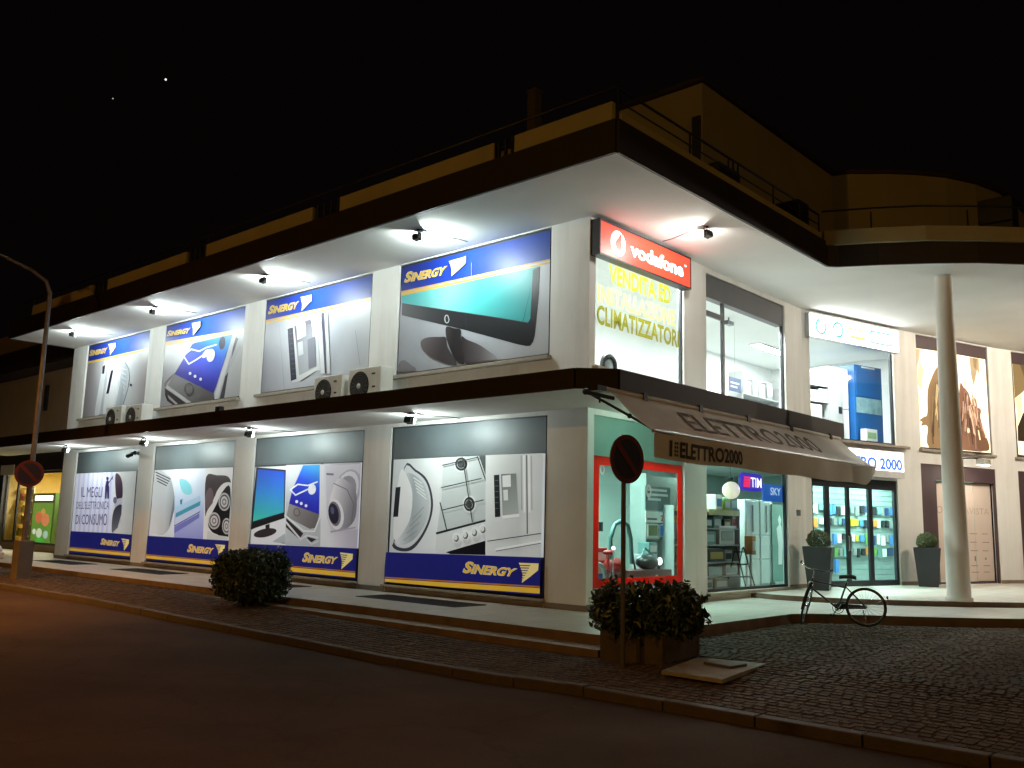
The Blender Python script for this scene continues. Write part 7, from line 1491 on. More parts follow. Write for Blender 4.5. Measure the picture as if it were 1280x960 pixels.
r = fthing('B', .25, .22, 3.06, 'entrance_lightbox', 'white illuminated fascia sign with blue lettering above the entrance door', 'sign')
b = MB(); b.box(0, 3.4, .02, .21, 0, .68); b.build('case', ALU, r)
b = MB(); b.face([(0, 0, .17), (3.4, 0, .17), (3.4, 0, .68), (0, 0, .68)]); b.build('face', EM('entrance_white', (.97, 1, 1), 1.7), r)
b = MB(); b.box(-.003, 3.403, -.006, .018, -.002, .17); b.build('lower_rail', M('pale_sheet', (.7, .7, .7), .5), r)
b = MB(); letters(b, 'ELETTRO 2000', rect_fn(.35, 3.32, .20, .50, -.006), bold=.035); b.build('lettering', EM('blue_letters', (.05, .16, .95), .6), r)

# unseen green-white tubes under the canopy behind the awning, assumed from mint pier light
TUBE = EM('assumed_green_white_tube', (.70, 1., .80), 42)
for k, (y, lab) in enumerate(((.9, 'assumed unseen fluorescent tube under the lower canopy behind the near end of the awning'), (5.2, 'assumed unseen fluorescent tube under the lower canopy behind the far end of the awning'))):
    r = thing('assumed_tube_light', lab, 'tube light', (1.12, y, 3.68), 0, 'assumed tube lights under the lower canopy')
    b = MB(); b.box(-.06, .06, -.78, .78, -.05, 0); b.build('batten', WHT_B, r)
    b = MB(); b.cyl((0, -.72, -.075), (0, .72, -.075), .018, .018, 10); b.build('tube', TUBE, r)
    for s_ in (-.74, .74): b = MB(); b.box(-.03, .03, s_-.02, s_+.02, -.1, -.05); b.build('end_cap', WHT_B, r)
# text on the glass of the corner window
YEL = film('yellow_film', (.30, .28, .012), .28); PALE = film('pale_yellow_film', (.60, .57, .20), .4)  # PALE paints the glare-washed middle line as a paler yellow
r = fthing('A', 0, -.072, 5.2, 'window_lettering', 'large yellow sales lettering stuck on the bright corner window', 'lettering')
for body, x0, x1, z0, z1, m_ in (('VENDITA ED', .70, 2.84, .93, 1.25, YEL), ('INSTALLAZIONE', .36, 3.02, .50, .79, PALE), ('CLIMATIZZATORI', .33, 3.16, .08, .40, YEL)):
    b = MB(); letters(b, body, rect_fn(x0, x1, z0-.02, z1+.03, 0), bold=.03); b.build('line_of_text', m_, r)
# oval blue sign and flat blue sign hanging behind the shop glass
r = fthing('A', 5.80, -.12, 2.48, 'oval_sign', 'purple and blue oval sign with white capitals and red stripe mark in window', 'sign')
b = MB(); b.v = []; pts = rounded(0, 1.05, 0, .40, .17, 6)
b.idx([(x, 0, z) for x, z in pts]+[(x, .05, z) for x, z in pts], [tuple(range(len(pts)))]+[(i, (i+len(pts)), (i+1) % len(pts)+len(pts), (i+1) % len(pts)) for i in range(len(pts))])
b.f[0] = tuple(b.f[0]); b.build('panel', EM('violet_blue', (.045, .03, .42), .8), r)
b = MB(); letters(b, 'TIM', rect_fn(.47, .99, .09, .31, -.004), bold=.01); b.build('lettering', EM('capital_white', (1, 1, 1), 1.1), r)
b = MB(); flat(b, [(.12, .08), (.42, .08), (.46, .32), (.16, .32)], -.004)
b.build('emblem', EM('stripe_mark_red', (.95, .03, .09), .8), r)
b = MB()
for z in (.13, .19, .25): flat(b, [(.15, z), (.38, z+.02), (.38, z+.035), (.15, z+.015)], -.007)
b.build('emblem_stripe', EM('stripe_mark_violet', (.2, .03, .35), .7), r)
r = fthing('A', 6.87, -.12, 2.28, 'blue_sign', 'flat blue rectangular sign with pale capitals at right of shop window', 'sign')
b = MB(); b.box(0, 1.02, 0, .03, 0, .40); b.build('panel', EM('sky_blue', (.035, .16, .62), .45), r)
b = MB(); letters(b, 'SKY', rect_fn(.36, .9, .15, .33, -.004), bold=.02); b.build('lettering', EM('pale_blue', (.55, .75, .95), .6), r)
for x0 in (5.9, 6.75, 7.0, 7.8):
    pass

# ------------------------------------------------------------------ awning
CLOTH = M('beige_awning_cloth', (.70, .69, .65), .9, vary=.14, scale=1.5, bump=.15, bscale=300); PRINTD = M('dark_awning_print', (.05, .035, .03), .9)
aw = thing('awning', 'long beige fabric awning with dark lettering below the lower canopy', 'awning', (1.72, 0, 3.6))
X0, X1, ZT, ZB = .03, .78, .02, -.62; Y0, Y1 = -1.75, 6.75
def slope(u, v):           # u along the front, v from the top tube to the front bar
    sag = -.05*math.sin(PI*v)-.012*math.sin(u*9)*v
    return (X0+(X1-X0)*v, Y0+(Y1-Y0)*u-.18*v*(1-u)*0, ZT+(ZB-ZT)*v+sag)
b = MB(); n, k = 40, 8
b.idx([slope(i/n, j/k) for i in range(n+1) for j in range(k+1)], [(i*(k+1)+j, (i+1)*(k+1)+j, (i+1)*(k+1)+j+1, i*(k+1)+j+1) for i in range(n) for j in range(k)], 0, True); b.build('canopy_cloth', CLOTH, aw)
def val(u, v):
    y = Y0+(Y1-Y0)*u; end = max(0, (u-.93)/.07)
    return (X1+.012*math.sin(y*5.2)+.02+.05*v*math.sin(y*1.7)*.3, y, ZB-.01-(.385-.30*end**1.3)*v+.012*math.sin(y*2.6)*v)
b = MB(); n, k = 60, 4
b.idx([val(i/n, j/k) for i in range(n+1) for j in range(k+1)], [(i*(k+1)+j, i*(k+1)+j+1, (i+1)*(k+1)+j+1, (i+1)*(k+1)+j) for i in range(n) for j in range(k)], 0, True); b.build('valance', CLOTH, aw)
b = MB()
def on_val(u, v):
    q = val((u*2.2+.42)/(Y1-Y0)+.0, 1-(.14+.62*v)); return (q[0]+.006, q[1], q[2])
letters(b, 'ELETTRO2000', lambda u, v: on_val(.12+u*.88, v), bold=.035)
for i in range(2):
    for j in range(4): b.idx([on_val(.055+i*.025+dx*.018, .05+j*.24+dz*.16) for dx, dz in ((0, 0), (1, 0), (1, 1), (0, 1))], [(0, 1, 2, 3)])
b.idx([on_val(dx*.03, dz) for dx, dz in ((0, 0), (1, 0), (1, 1), (0, 1))], [(0, 1, 2, 3)]); b.build('valance_lettering', PRINTD, aw)
b = MB()
def on_slope(u, v): q = slope(.185+.585*u, .68-.48*v); return (q[0]+.004, q[1], q[2]+.006)
letters(b, 'ELETTRO2000', on_slope, bold=.015); b.build('slope_lettering', M('faded_awning_print', (.15, .13, .12), .9), aw)
b = MB(); b.cyl((X1, Y0, ZB), (X1, Y1, ZB), .03, .03, 10); b.build('front_bar', ALU, aw)
b = MB(); b.cyl((X0, Y0-.15, ZT), (X0, Y1, ZT), .045, .045, 12); b.build('roller_tube', M('white_tube', (.6, .58, .54), .5), aw)
for y in (-.9, .8, 2.5, 4.3, 6.2):
    b = MB(); b.box(X0-.06, X0+.06, y-.05, y+.05, ZT-.07, ZT+.06); b.build('tube_bracket', DARKMETAL, aw)
for y in (Y0+.12, Y1-.3):
    b = MB(); b.tube([(-.3, y-.15, -.02), (.12, y+.25, -.33), (X1, y, ZB)], .022, 6); b.ball((.12, y+.25, -.33), .04); b.build('folding_arm', DARKMETAL, aw)
b = MB(); b.box(-.12, .1, Y0-.42, Y0-.2, -.03, .05); b.cyl((-.05, Y0-.5, -.06), (.16, Y0-.1, -.12), .035, .03, 8); b.ball((-.06, Y0-.5, -.05), .05); b.cyl((.05, Y0-.3, -.1), (.05, Y0-.3, -.2), .015); b.build('crank_gear', DARKMETAL, aw)

# ------------------------------------------------------------------ air conditioners on the lower canopy
ACW = M('ac_casing', (.76, .75, .69), .5, vary=.07, scale=3, dirt=(.35, .33, .28)); ACD = M('ac_dark', (.02, .018, .016), .6)
def ac_unit():
    r = thing('air_conditioner', 'x', 'air conditioner')
    b = MB(); b.box(-.44, .44, -.17, .17, .06, .70); b.build('casing', ACW, r, bevel=.02)
    b = MB(); b.lathe([(.0, -.172), (.24, -.172), (.255, -.18), (.262, -.172)], (-.13, 0, .38), 28, axis='y'); b.build('fan_opening', ACD, r)
    b = MB()
    for R_ in (.07, .11, .15, .19, .23): b.ring((-.13, -.185, .38), R_, .004, n=24, k=4)
    for i in range(8): a = PI*i/8; b.tube([(-.13-.24*math.cos(a), -.186, .38-.24*math.sin(a)), (-.13+.24*math.cos(a), -.186, .38+.24*math.sin(a))], .004, 4)
    b.build('fan_guard', M('ac_guard', (.12, .11, .1), .5), r)
    b = MB(); b.lathe([(0, -.2), (.045, -.198), (.05, -.186)], (-.13, 0, .38), 16, axis='y'); b.build('fan_hub', M('ac_hub', (.6, .58, .54), .5), r)
    b = MB(); b.box(.2, .29, -.176, -.17, .56, .585); b.build('badge', ACD, r)
    b = MB(); b.box(.22, .30, -.176, -.17, .33, .36); b.build('label_plate', ACD, r)
    for x in (-.3, .3): b = MB(); b.box(x-.04, x+.04, -.19, .19, .0, .06); b.build('foot', DARKMETAL, r)
    b = MB(); b.tube([(.44, .05, .2), (.5, .05, .18), (.52, .12, .1), (.52, .5, .1)], .018, 6); b.build('pipe', M('pipe_lagging', (.5, .49, .46), .8), r)
    return r
ac = ac_unit(); GA = 'air conditioners on the lower canopy'
for i, (x, y, sc, lab) in enumerate(((-6.60, -.58, 1.12, 'left air conditioner of the pair under the fridge poster'), (-5.36, -.56, 1.22, 'right slightly larger air conditioner under the fridge poster'),
        (-16.95, -.58, 1.16, 'left air conditioner of the far pair below the washing machine poster'), (-15.72, -.56, 1.12, 'right pale air conditioner of the far pair beside the smartphone poster'))):
    o = ac if i == 0 else copy_thing(ac, (x, y, 3.96)); o.location = (x, y, 3.96); o.scale = (sc, 1, sc); tag(o, lab, 'air conditioner', GA)
b = MB(); b.box(-.1, .1, -.06, .06, 0, .14); o = b.build('junction_box', ACD, None, (-9.25, -1.78, 3.985), bevel=.01); tag(o, 'small dark junction box standing on the edge of the lower canopy', 'junction box')
r = fthing('L', -16.9, .0, 3.45, 'security_camera', 'small dark security camera on the pier beside the slogan window', 'camera')
b = MB(); b.box(-.05, .05, -.08, 0, -.05, .05); b.cyl((0, -.08, 0), (0, -.16, -.04), .02); b.build('wall_mount', BLACK, r)
b = MB(); b.cyl((-.02, -.1, -.06), (.14, -.3, -.12), .055, .055, 12); b.build('camera_body', BLACK, r)

# floor gratings in front of the street windows
GRM = M('iron_grating', (.03, .03, .032), .5, .6)
gr = thing('floor_grating', 'x', 'grating')
b = MB(); b.frame(-1.36, 1.36, -.4, .4, 0, .01, .04); b.v = [(x, z, y) for x, y, z in b.v]; b.build('grating_frame', GRM, gr)
b = MB()
for i in range(44): b.box(-1.3+i*.06, -1.275+i*.06, -.36, .36, .002, .008)
o = b.build('bars', GRM, gr); o['kind'] = 'stuff'
b = MB(); b.face([(-1.32, -.36, .0015), (1.32, -.36, .0015), (1.32, .36, .0015), (-1.32, .36, .0015)]); b.build('shaft_shade', M('shaft_shade_black', (.008, .008, .008), .9), gr)  # flat black sheet painting the darkness of a shaft below the bars
for k, lab in enumerate(('nearest the building corner', 'in front of the camera lens print', 'in front of the shaver print', 'in front of the slogan print')):
    o = gr if k == 0 else copy_thing(gr, (0, 0, 0)); o.location = (-3.2-BAY*k, -.92, .158); tag(o, 'dark iron floor grating set in the terrace %s' % lab, 'grating', 'gratings in the terrace floor')

# ------------------------------------------------------------------ right hand entrance panel and its lamp
BEIGE = M('beige_panel', (.62, .52, .45), .5, vary=.05, scale=1); FAINT = M('faint_print', (.48, .36, .30), .6); FAINTD = M('dim_print', (.30, .22, .18), .6)
r = fthing('C', 1.16, -.15, .33, 'directory_panel', 'pale beige entrance panel with faint lettering and small lines behind the column', 'panel')
b = MB(); b.box(0, 2.62, 0, .04, 0, 2.78); b.build('board', BEIGE, r)
b = MB(); letters(b, 'O', rect_fn(.12, .38, 1.86, 2.08, -.004)); letters(b, 'EAVISTA', rect_fn(1.18, 2.5, 1.88, 2.06, -.004), bold=.0); b.build('lettering', FAINT, r)
b = MB()
for i, z in enumerate((1.32, 1.08, .84, .42, .24)):
    for x, w_ in ((1.55, .34-.04*(i % 2)), (2.12, .26+.05*(i % 2))): b.box(x, x+w_, -.004, 0, z, z+.022)
b.box(1.72, 1.78, -.004, 0, .56, .70); b.box(2.2, 2.27, -.004, 0, .6, .66); b.build('line', FAINTD, r)
WFL = EM('warm_lamp_lens', (1., .90, .74), 130)
r = fthing('C', 2.35, 0, 3.72, 'arm_floodlight', 'white floodlight on a horizontal arm above the beige entrance panel', 'floodlight')
WHT = M('white_lamp', (.7, .68, .62), .4)
b = MB(); b.cyl((-.6, 0, 0), (-.6, -.03, 0), .06, .06, 10); b.tube([(-.6, -.02, 0), (-.55, -.3, .02), (-.1, -.62, .02)], .018, 8); b.build('arm', DARKMETAL, r)
b = MB(); b.box(-.16, .16, -.74, -.5, -.16, .0); b.box(-.18, .18, -.76, -.48, -.005, .02)
for k in range(4): b.box(-.13+k*.075, -.1+k*.075, -.77, -.74, -.13, -.02)
b.build('housing', WHT, r, bevel=.015)
b = MB(); b.face([(-.14, -.72, -.163), (-.14, -.52, -.163), (.14, -.52, -.163), (.14, -.72, -.163)][::-1]); b.build('lens', WFL, r)
# ------------------------------------------------------------------ plants
def leaf_cloud(mb, n, pos, size, inks, flat_=0.):
    for _ in range(n):
        p, nrm = pos(); s_ = size*random.uniform(.45, 1.55)
        d = Vector((random.gauss(0, 1), random.gauss(0, 1), random.gauss(0, 1)+flat_)).normalized()
        d = (d+Vector(nrm)*.8).normalized(); a = d.cross(Vector((random.gauss(0, 1), random.gauss(0, 1), random.gauss(0, 1)))).normalized(); c = d.cross(a)
        k = random.choice(inks); j = random.uniform(.6, 1.35); k = tuple(v*j for v in k); P = Vector(p)
        mb.idx([P-a*s_, P+c*s_*.42+d*s_*.15, P+a*s_, P-c*s_*.42+d*s_*.15], [(0, 1, 2, 3)], 0, False, k)
LEAF = tint_mat('leaf', .38, 0); LEAF.node_tree.nodes['Principled BSDF'].inputs['Specular IOR Level'].default_value = .6
BARK = M('bark', (.06, .045, .03), .9, vary=.3, scale=12, bump=.6)
GREEN = [(.030, .055, .018), (.022, .042, .014), (.045, .07, .022)]
def shell(rx, ry, rz, cz, box=.0, noise=.08, inner=.55):
    def f():
        while True:
            u = Vector((random.gauss(0, 1), random.gauss(0, 1), random.gauss(0, 1))).normalized()
            if box:   # superellipsoid for clipped hedges
                m_ = (abs(u.x)**box+abs(u.y)**box+abs(u.z)**box)**(1/box); q = u/m_
            else: q = u
            k = random.uniform(inner, 1)**.45*(1+random.gauss(0, noise)); bump = 1+.07*math.sin(q.x*7+2)*math.sin(q.y*6+1)*math.sin(q.z*8)
            return (q.x*rx*k*bump, q.y*ry*k*bump, cz+q.z*rz*k*bump), u
    return f
bush = thing('clipped_bush', 'dark clipped round bush growing in the paving before the camera lens print', 'bush', (-5.55, -3.02, zf(-5.6, -3.02)))
b = MB(); leaf_cloud(b, 15000, shell(.59, .62, .45, .55, 3.6, .05, .35), .042, GREEN)
for k in range(30):
    a = random.uniform(0, 2*PI); q = (.60*math.cos(a)*random.uniform(.6, 1.05), .62*math.sin(a)*random.uniform(.6, 1.05), random.uniform(.35, 1.05))
    def tuft(q=q): return (q[0]+random.gauss(0, .05), q[1]+random.gauss(0, .05), q[2]+random.gauss(0, .06)), (q[0], q[1], .6)
    leaf_cloud(b, 16, tuft, .04, GREEN)
b.build('foliage', LEAF, bush)
b = MB()
for k in range(7):
    a = 2*PI*k/7; b.tube([(.1*math.cos(a), .1*math.sin(a), -.05), (.22*math.cos(a), .2*math.sin(a), .25), (.5*math.cos(a+.3), .45*math.sin(a+.3), .6)], [.035, .028, .012], 6)
b.build('stem', BARK, bush)
PLX, PLY = 2.98, -2.55
pz = zf(PLX, PLY)
pl = thing('concrete_planter', 'low worn concrete planter box at the terrace corner under a dark shrub', 'planter', (PLX, PLY, pz), .06)
b = MB(); b.frame(-.62, .48, -.02, .34, 0, .01, .0)
b = MB()
for x0, x1, y0, y1 in ((-.45, .45, -.5, -.42), (-.45, .45, .42, .5), (-.45, -.37, -.42, .42), (.37, .45, -.42, .42)): b.box(x0, x1, y0, y1, -.05, .34)
b.box(-.37, .37, -.42, .42, -.05, .27, 1); b.build('planter_box', [M('dirty_concrete', (.075, .06, .046), .9, vary=.3, scale=4, bump=.5, dirt=(.05, .045, .03)), M('soil', (.03, .022, .016), .95, bump=.6)], pl, bevel=.015)
sh = thing('planter_shrub', 'dark loose leafy shrub filling the concrete planter by the red framed window', 'shrub', (PLX-.03, PLY, pz+.3), .06)
b = MB(); leaf_cloud(b, 11000, shell(.64, .64, .32, .26, 3.2, .07, .35), .048, GREEN)
for k in range(26):
    a = random.uniform(0, 2*PI); R_ = random.uniform(.5, .82); q = (R_*.9*math.cos(a), R_*.9*math.sin(a), random.uniform(.2, .58))
    def tuft(q=q): return (q[0]+random.gauss(0, .06), q[1]+random.gauss(0, .06), q[2]+random.gauss(0, .07)), (q[0], q[1], .6)
    leaf_cloud(b, 26, tuft, .05, GREEN)
b.build('foliage', LEAF, sh)
b = MB()
for k in range(9): a = 2*PI*k/9; b.tube([(.12*math.cos(a), .15*math.sin(a), -.05), (.3*math.cos(a), .35*math.sin(a), .3), (.55*math.cos(a), .55*math.sin(a), .62)], [.02, .014, .006], 5)
b.build('stem', BARK, sh)
POT = M('anthracite_pot', (.024, .026, .031), .5, vary=.1, scale=4)
def pot(loc, label):
    r = thing('plant_pot', label, 'plant pot', loc, .3, 'tall tapered pots beside the entrance')
    b = MB(); t_, w_ = .33, .235
    v = [(a*w_, c*w_, 0) for a, c in ((-1, -1), (1, -1), (1, 1), (-1, 1))]+[(a*t_, c*t_, 1.0) for a, c in ((-1, -1), (1, -1), (1, 1), (-1, 1))]+[(a*(t_-.04), c*(t_-.04), 1.0) for a, c in ((-1, -1), (1, -1), (1, 1), (-1, 1))]+[(a*(t_-.06), c*(t_-.06), .9) for a, c in ((-1, -1), (1, -1), (1, 1), (-1, 1))]
    b.idx(v, [(3, 2, 1, 0)]+[(i, (i+1) % 4, 4+(i+1) % 4, 4+i) for i in range(4)]+[(4+i, 4+(i+1) % 4, 8+(i+1) % 4, 8+i) for i in range(4)]+[(8+i, 8+(i+1) % 4, 12+(i+1) % 4, 12+i) for i in range(4)]); b.build('pot_wall', POT, r, bevel=.012)
    b = MB(); b.face([(a*.27, c*.27, .905) for a, c in ((-1, -1), (1, -1), (1, 1), (-1, 1))]); b.build('soil', M('soil', (.03, .022, .016), .95, bump=.6), r)
BOXG = [(.075, .10, .022), (.05, .075, .018), (.095, .12, .03)]
for (x, y), lp, lt in (((.52, 8.35), 'tall dark tapered pot left of the glass entrance door', 'clipped round boxwood ball in the pot left of the entrance door'), ((1.62, 12.62), 'tall dark tapered pot right of the entrance by the brown surround', 'clipped round boxwood ball in the pot right of the entrance')):
    pot((x, y, .264), lp)
    r = thing('boxwood_ball', lt, 'topiary', (x, y, 1.17), 0, 'clipped boxwood balls')
    b = MB(); leaf_cloud(b, 3000, shell(.255, .255, .235, .25, 0, .025, .7), .022, BOXG); b.build('foliage', LEAF, r)
    b = MB(); b.cyl((0, 0, -.02), (0, 0, .2), .03, .025, 8); b.build('stem', BARK, r)

# ------------------------------------------------------------------ street lamps and road signs
POLE = M('painted_pole', (.16, .14, .12), .5, .4, vary=.2, scale=6)
SOD = EM('sodium_lens', (1., .42, .07), 30)
def street_lamp(loc, rot, label, watt, base=True, cone=0):
    r = thing('street_lamp', label, 'street lamp', loc, rot, 'street lamps along the road')
    b = MB(); b.tube([(0, 0, 0), (0, 0, 3.6), (0, 0, 7.2), (0, -.12, 7.5), (0, -.5, 7.72), (0, -1.3, 7.95), (0, -2.2, 8.1)], [.07, .065, .055, .05, .045, .04, .035], 10); b.build('pole', POLE, r)
    b = MB(); b.lathe([(0, .16), (.10, .15), (.19, .06), (.2, 0), (.16, -.02)], (0, 0, 0), 16); b.v = [(x*.75, -2.55+y*2.1, 8.1+z) for x, y, z in b.v]; b.build('lamp_head', DARKMETAL, r)
    b = MB(); b.lathe([(0, -.07), (.08, -.055), (.14, -.02), (.15, -.012)], (0, 0, 0), 16); b.v = [(x*.7, -2.6+y*1.8, 8.1+z) for x, y, z in b.v]; b.build('lens', SOD, r)
    if base: b = MB(); b.box(-.19, .19, -.18, .18, -.3, .92); b.build('cabinet_base', M('dark_cabinet', (.11, .09, .075), .7, vary=.2), r, bevel=.02)
    li = bpy.data.lights.new('sodium_light', 'SPOT' if cone else 'POINT'); li.energy = watt*STREET_POWER; li.color = (1., .40, .075) if cone else (1., .50, .09); li.shadow_soft_size = .15
    if cone: li.spot_size = math.radians(cone); li.spot_blend = .7
    lo = bpy.data.objects.new('sodium_light', li); COL.objects.link(lo); lo.parent = r; lo.location = (0, -2.6, 7.86)
    return r
street_lamp((-14.55, -3.75, zf(-14.5, -3.75)), 0, 'curved street lamp with stout square base and a no parking sign on the left pavement', 130, cone=112)
street_lamp((-11.5, -15.5, -.1), PI, 'assumed unseen street lamp on the far pavement to the left of the photographer', 1500, False, cone=120)  # unseen lamp assumed from the reddish light on the left of the road
street_lamp((3.2, -14.6, -.1), PI, 'added unseen street lamp on the near pavement that warms the road', 95, False, cone=128)  # unseen lamp added to put orange light on the road
street_lamp((-1, -33, .4), PI, 'assumed unseen street lamp on the square across the road behind the photographer', 290, False)  # out of view, assumed from the orange light on the parapets
street_lamp((27, -3.75, -.1), 0, 'added unseen street lamp farther along the pavement to the right', 170)  # added out of view so the penthouse side catches orange light
SRED = M('sign_red', (.13, .012, .018), .5); SBLUE = M('sign_blue', (.014, .014, .04), .5); SBACK = M('sign_back', (.25, .25, .26), .5, .6)
def no_parking(loc, rot, zc, R_, label, pole=True):
    r = thing('no_parking_sign', label, 'road sign', loc, rot, 'round no parking signs')
    if pole:
        b = MB(); b.cyl((0, 0, -.2), (0, 0, zc+R_), .03, .03, 10); b.build('post', M('sign_post', (.10, .09, .085), .5, .5), r)
        y0 = -.05
    else: y0 = -.1
    b = MB(); b.lathe([(0, y0), (R_, y0), (R_, y0-.012), (0, y0-.012)][::-1], (0, 0, zc), 40, axis='y', smooth=False); b.build('disc', SBACK, r)
    b = MB()
    o_, i_ = ellipse(0, 0, R_*.99, R_*.99, 40), ellipse(0, 0, R_*.80, R_*.80, 40); y = y0-.0145
    for k in range(40): b.face([(o_[k][0], y, zc+o_[k][1]), (o_[(k+1) % 40][0], y, zc+o_[(k+1) % 40][1]), (i_[(k+1) % 40][0], y, zc+i_[(k+1) % 40][1]), (i_[k][0], y, zc+i_[k][1])])
    w_ = R_*.085; c_ = math.cos(PI/4); L_ = R_*.82
    b.face([(-L_*c_-w_, y-.001, zc+L_*c_-w_), (L_*c_-w_, y-.001, zc-L_*c_-w_), (L_*c_+w_, y-.001, zc-L_*c_+w_), (-L_*c_+w_, y-.001, zc+L_*c_+w_)]); b.build('red_ring_and_bar', SRED, r)
    b = MB(); b.face([(a, y+.0006, zc+c) for a, c in ellipse(0, 0, R_*.80, R_*.80, 40)]); b.build('blue_field', SBLUE, r)
    for z in (zc-R_*.4, zc+R_*.4): b = MB(); b.box(-.04, .04, y0+.001, .035, z-.02, z+.02); b.build('clamp', SBACK, r)
no_parking((3.13, -3.38, zf(3.13, -3.38)), math.radians(82), 2.44-zf(3.13, -3.38), .305, 'round no parking sign on a thin post before the red framed window')
no_parking((-14.55, -3.78, zf(-14.5, -3.75)), math.radians(62), 2.56, .33, 'round no parking sign fixed to the curved street lamp at the far left', False)

# ------------------------------------------------------------------ bicycle leaning by the terrace edge
BK = M('bicycle_black', (.014, .013, .016), .3, .2, coat=.5); CH = M('chrome', (.6, .6, .62), .18, 1.); RUB = M('rubber', (.012, .012, .012), .7)
ry = math.atan2(3.22-3.55, 2.52-3.5)   # local +x runs to the front wheel
bk = thing('bicycle', 'black city bicycle with turned front wheel parked against the terrace step', 'bicycle', (3.50, 3.38, .0), ry)
WB, RW = 1.04, .335
def wheel(cx, rot, lean):
    w_ = thing('wheel', None, None); w_.parent = bk; w_.location = (cx, 0, RW+.004); w_.rotation_euler = (0, 0, rot)
    b = MB(); b.ring((0, 0, 0), RW-.016, .017, 'y', 40, 8); b.build('tyre', RUB, w_)
    b = MB(); b.ring((0, 0, 0), RW-.04, .011, 'y', 40, 6); b.build('rim', CH, w_)
    b = MB(); b.cyl((0, -.035, 0), (0, .035, 0), .018, .018, 10); b.build('hub', CH, w_)
    b = MB()
    for k in range(28):
        a = 2*PI*k/28; sgn = 1 if k % 2 else -1
        b.tube([(.015*math.cos(a+1.2*sgn), .025*sgn, .015*math.sin(a+1.2*sgn)), ((RW-.045)*math.cos(a), 0, (RW-.045)*math.sin(a))], .0014, 4)
    b.build('spokes', CH, w_)
    b = MB(); pts = [((RW+.022)*math.cos(a), 0, (RW+.022)*math.sin(a)) for a in [math.radians(v) for v in ((range(20, 200, 10)) if rot == 0 else range(10, 160, 10))]]
    for (p, q) in zip(pts, pts[1:]): b.idx([(p[0], -.028, p[2]), (p[0], .028, p[2]), (q[0], .028, q[2]), (q[0], -.028, q[2])], [(0, 1, 2, 3)])
    b.build('mudguard', BK, w_)
    return w_
wheel(0, 0, 0)
STEER = math.radians(86)
HEAD = Vector((.90, 0, .64)); AX = (Vector((.86, 0, .80))-HEAD).normalized()
STM = Matrix.Translation(HEAD) @ Matrix.Rotation(STEER, 4, AX) @ Matrix.Translation(-HEAD)
fw = wheel(WB, .0001, 0); fw.matrix_local = STM @ Matrix.Translation((WB, 0, RW+.004))
bbp, seat_t, head_t, head_b = (.46, 0, .29), (.30, 0, .74), (.86, 0, .80), (.90, 0, .64)
b = MB(); b.tube([bbp, seat_t], .016); b.tube([(.335, 0, .66), (.868, 0, .755)], .015); b.tube([bbp, head_b], .017); b.tube([head_b, head_t], .02)
for s_ in (-.05, .05): b.tube([(bbp[0], s_*.6, bbp[2]), (0, s_, RW)], .010); b.tube([(.325, s_*.4, .68), (0, s_, RW)], .008)
b.build('frame', BK, bk)
fk = thing('front_fork', None, None); fk.parent = bk; fk.matrix_local = STM @ Matrix.Translation((WB, 0, 0))
b = MB(); off = -.145
for s_ in (-.05, .05): b.tube([(0, s_, RW), (-.07, s_, RW+.18), (off+.0, s_*.6, .66)], .011)
b.build('fork_blades', BK, fk)
b = MB(); b.tube([(off-.01, 0, .66), (off-.05, 0, .90), (off-.03, 0, .96)], .012); b.build('stem', CH, fk)
b = MB(); b.tube([(off-.22, -.27, .97), (off-.10, -.24, .985), (off-.0, -.12, .975), (off-.03, 0, .965), (off-.0, .12, .975), (off-.10, .24, .985), (off-.22, .27, .97)], .011); b.build('handlebar', CH, fk)
for s_ in (-.27, .27): b = MB(); b.tube([(off-.24, s_, .968), (off-.12, s_*.93, .984)], .017); b.build('grip', RUB, fk)
b = MB(); b.lathe([(0, 0), (.045, .01), (.05, .05), (.03, .09)], (off+.06, 0, .74), 14, axis='x'); b.build('headlamp', CH, fk)
b = MB(); prof = [(-.13, .085, .0), (-.09, .10, .015), (0, .075, .02), (.10, .03, .01), (.15, .018, 0)]
v = []
for x, hw, z in prof:
    for j in range(10): a = 2*PI*j/10; v.append((.27+x, hw*math.cos(a), .83+z+.032*math.sin(a)))
b.idx(v, [(i*10+j, (i+1)*10+j, (i+1)*10+(j+1) % 10, i*10+(j+1) % 10) for i in range(4) for j in range(10)], 0, True); b.face(v[:10]); b.face(v[-10:][::-1]); b.build('saddle', RUB, bk)
b = MB(); b.tube([seat_t, (.285, 0, .81)], .012); b.build('seat_post', CH, bk)
b = MB(); b.ring((bbp[0], -.05, bbp[2]), .09, .006, 'y', 24, 5); b.ring((bbp[0], -.05, bbp[2]), .05, .006, 'y', 18, 5); b.build('chainring', BK, bk)
b = MB(); b.tube([(bbp[0], -.05, bbp[2]), (bbp[0]+.10, -.07, bbp[2]-.13)], .009); b.tube([(bbp[0], .05, bbp[2]), (bbp[0]-.10, .07, bbp[2]+.13)], .009); b.cyl((bbp[0], -.06, bbp[2]), (bbp[0], .06, bbp[2]), .022); b.build('crank', CH, bk)
for s_, dx, dz in ((-1, .10, -.13), (1, -.10, .13)): b = MB(); b.box(bbp[0]+dx-.045, bbp[0]+dx+.045, min(s_*.07, s_*.16), max(s_*.07, s_*.16), bbp[2]+dz-.012, bbp[2]+dz+.012); b.build('pedal', RUB, bk)
b = MB(); b.prism([(0, 0), (0, .07), (.46, .09), (.54, .05), (.46, -.03)], -.065, -.055); b.v = [(x, z, .30+y*.8) for x, y, z in b.v]; b.build('chain_guard', BK, bk)
b = MB(); b.tube([(.05, .06, .30), (-.02, .12, .02)], .008); b.build('kickstand', CH, bk)
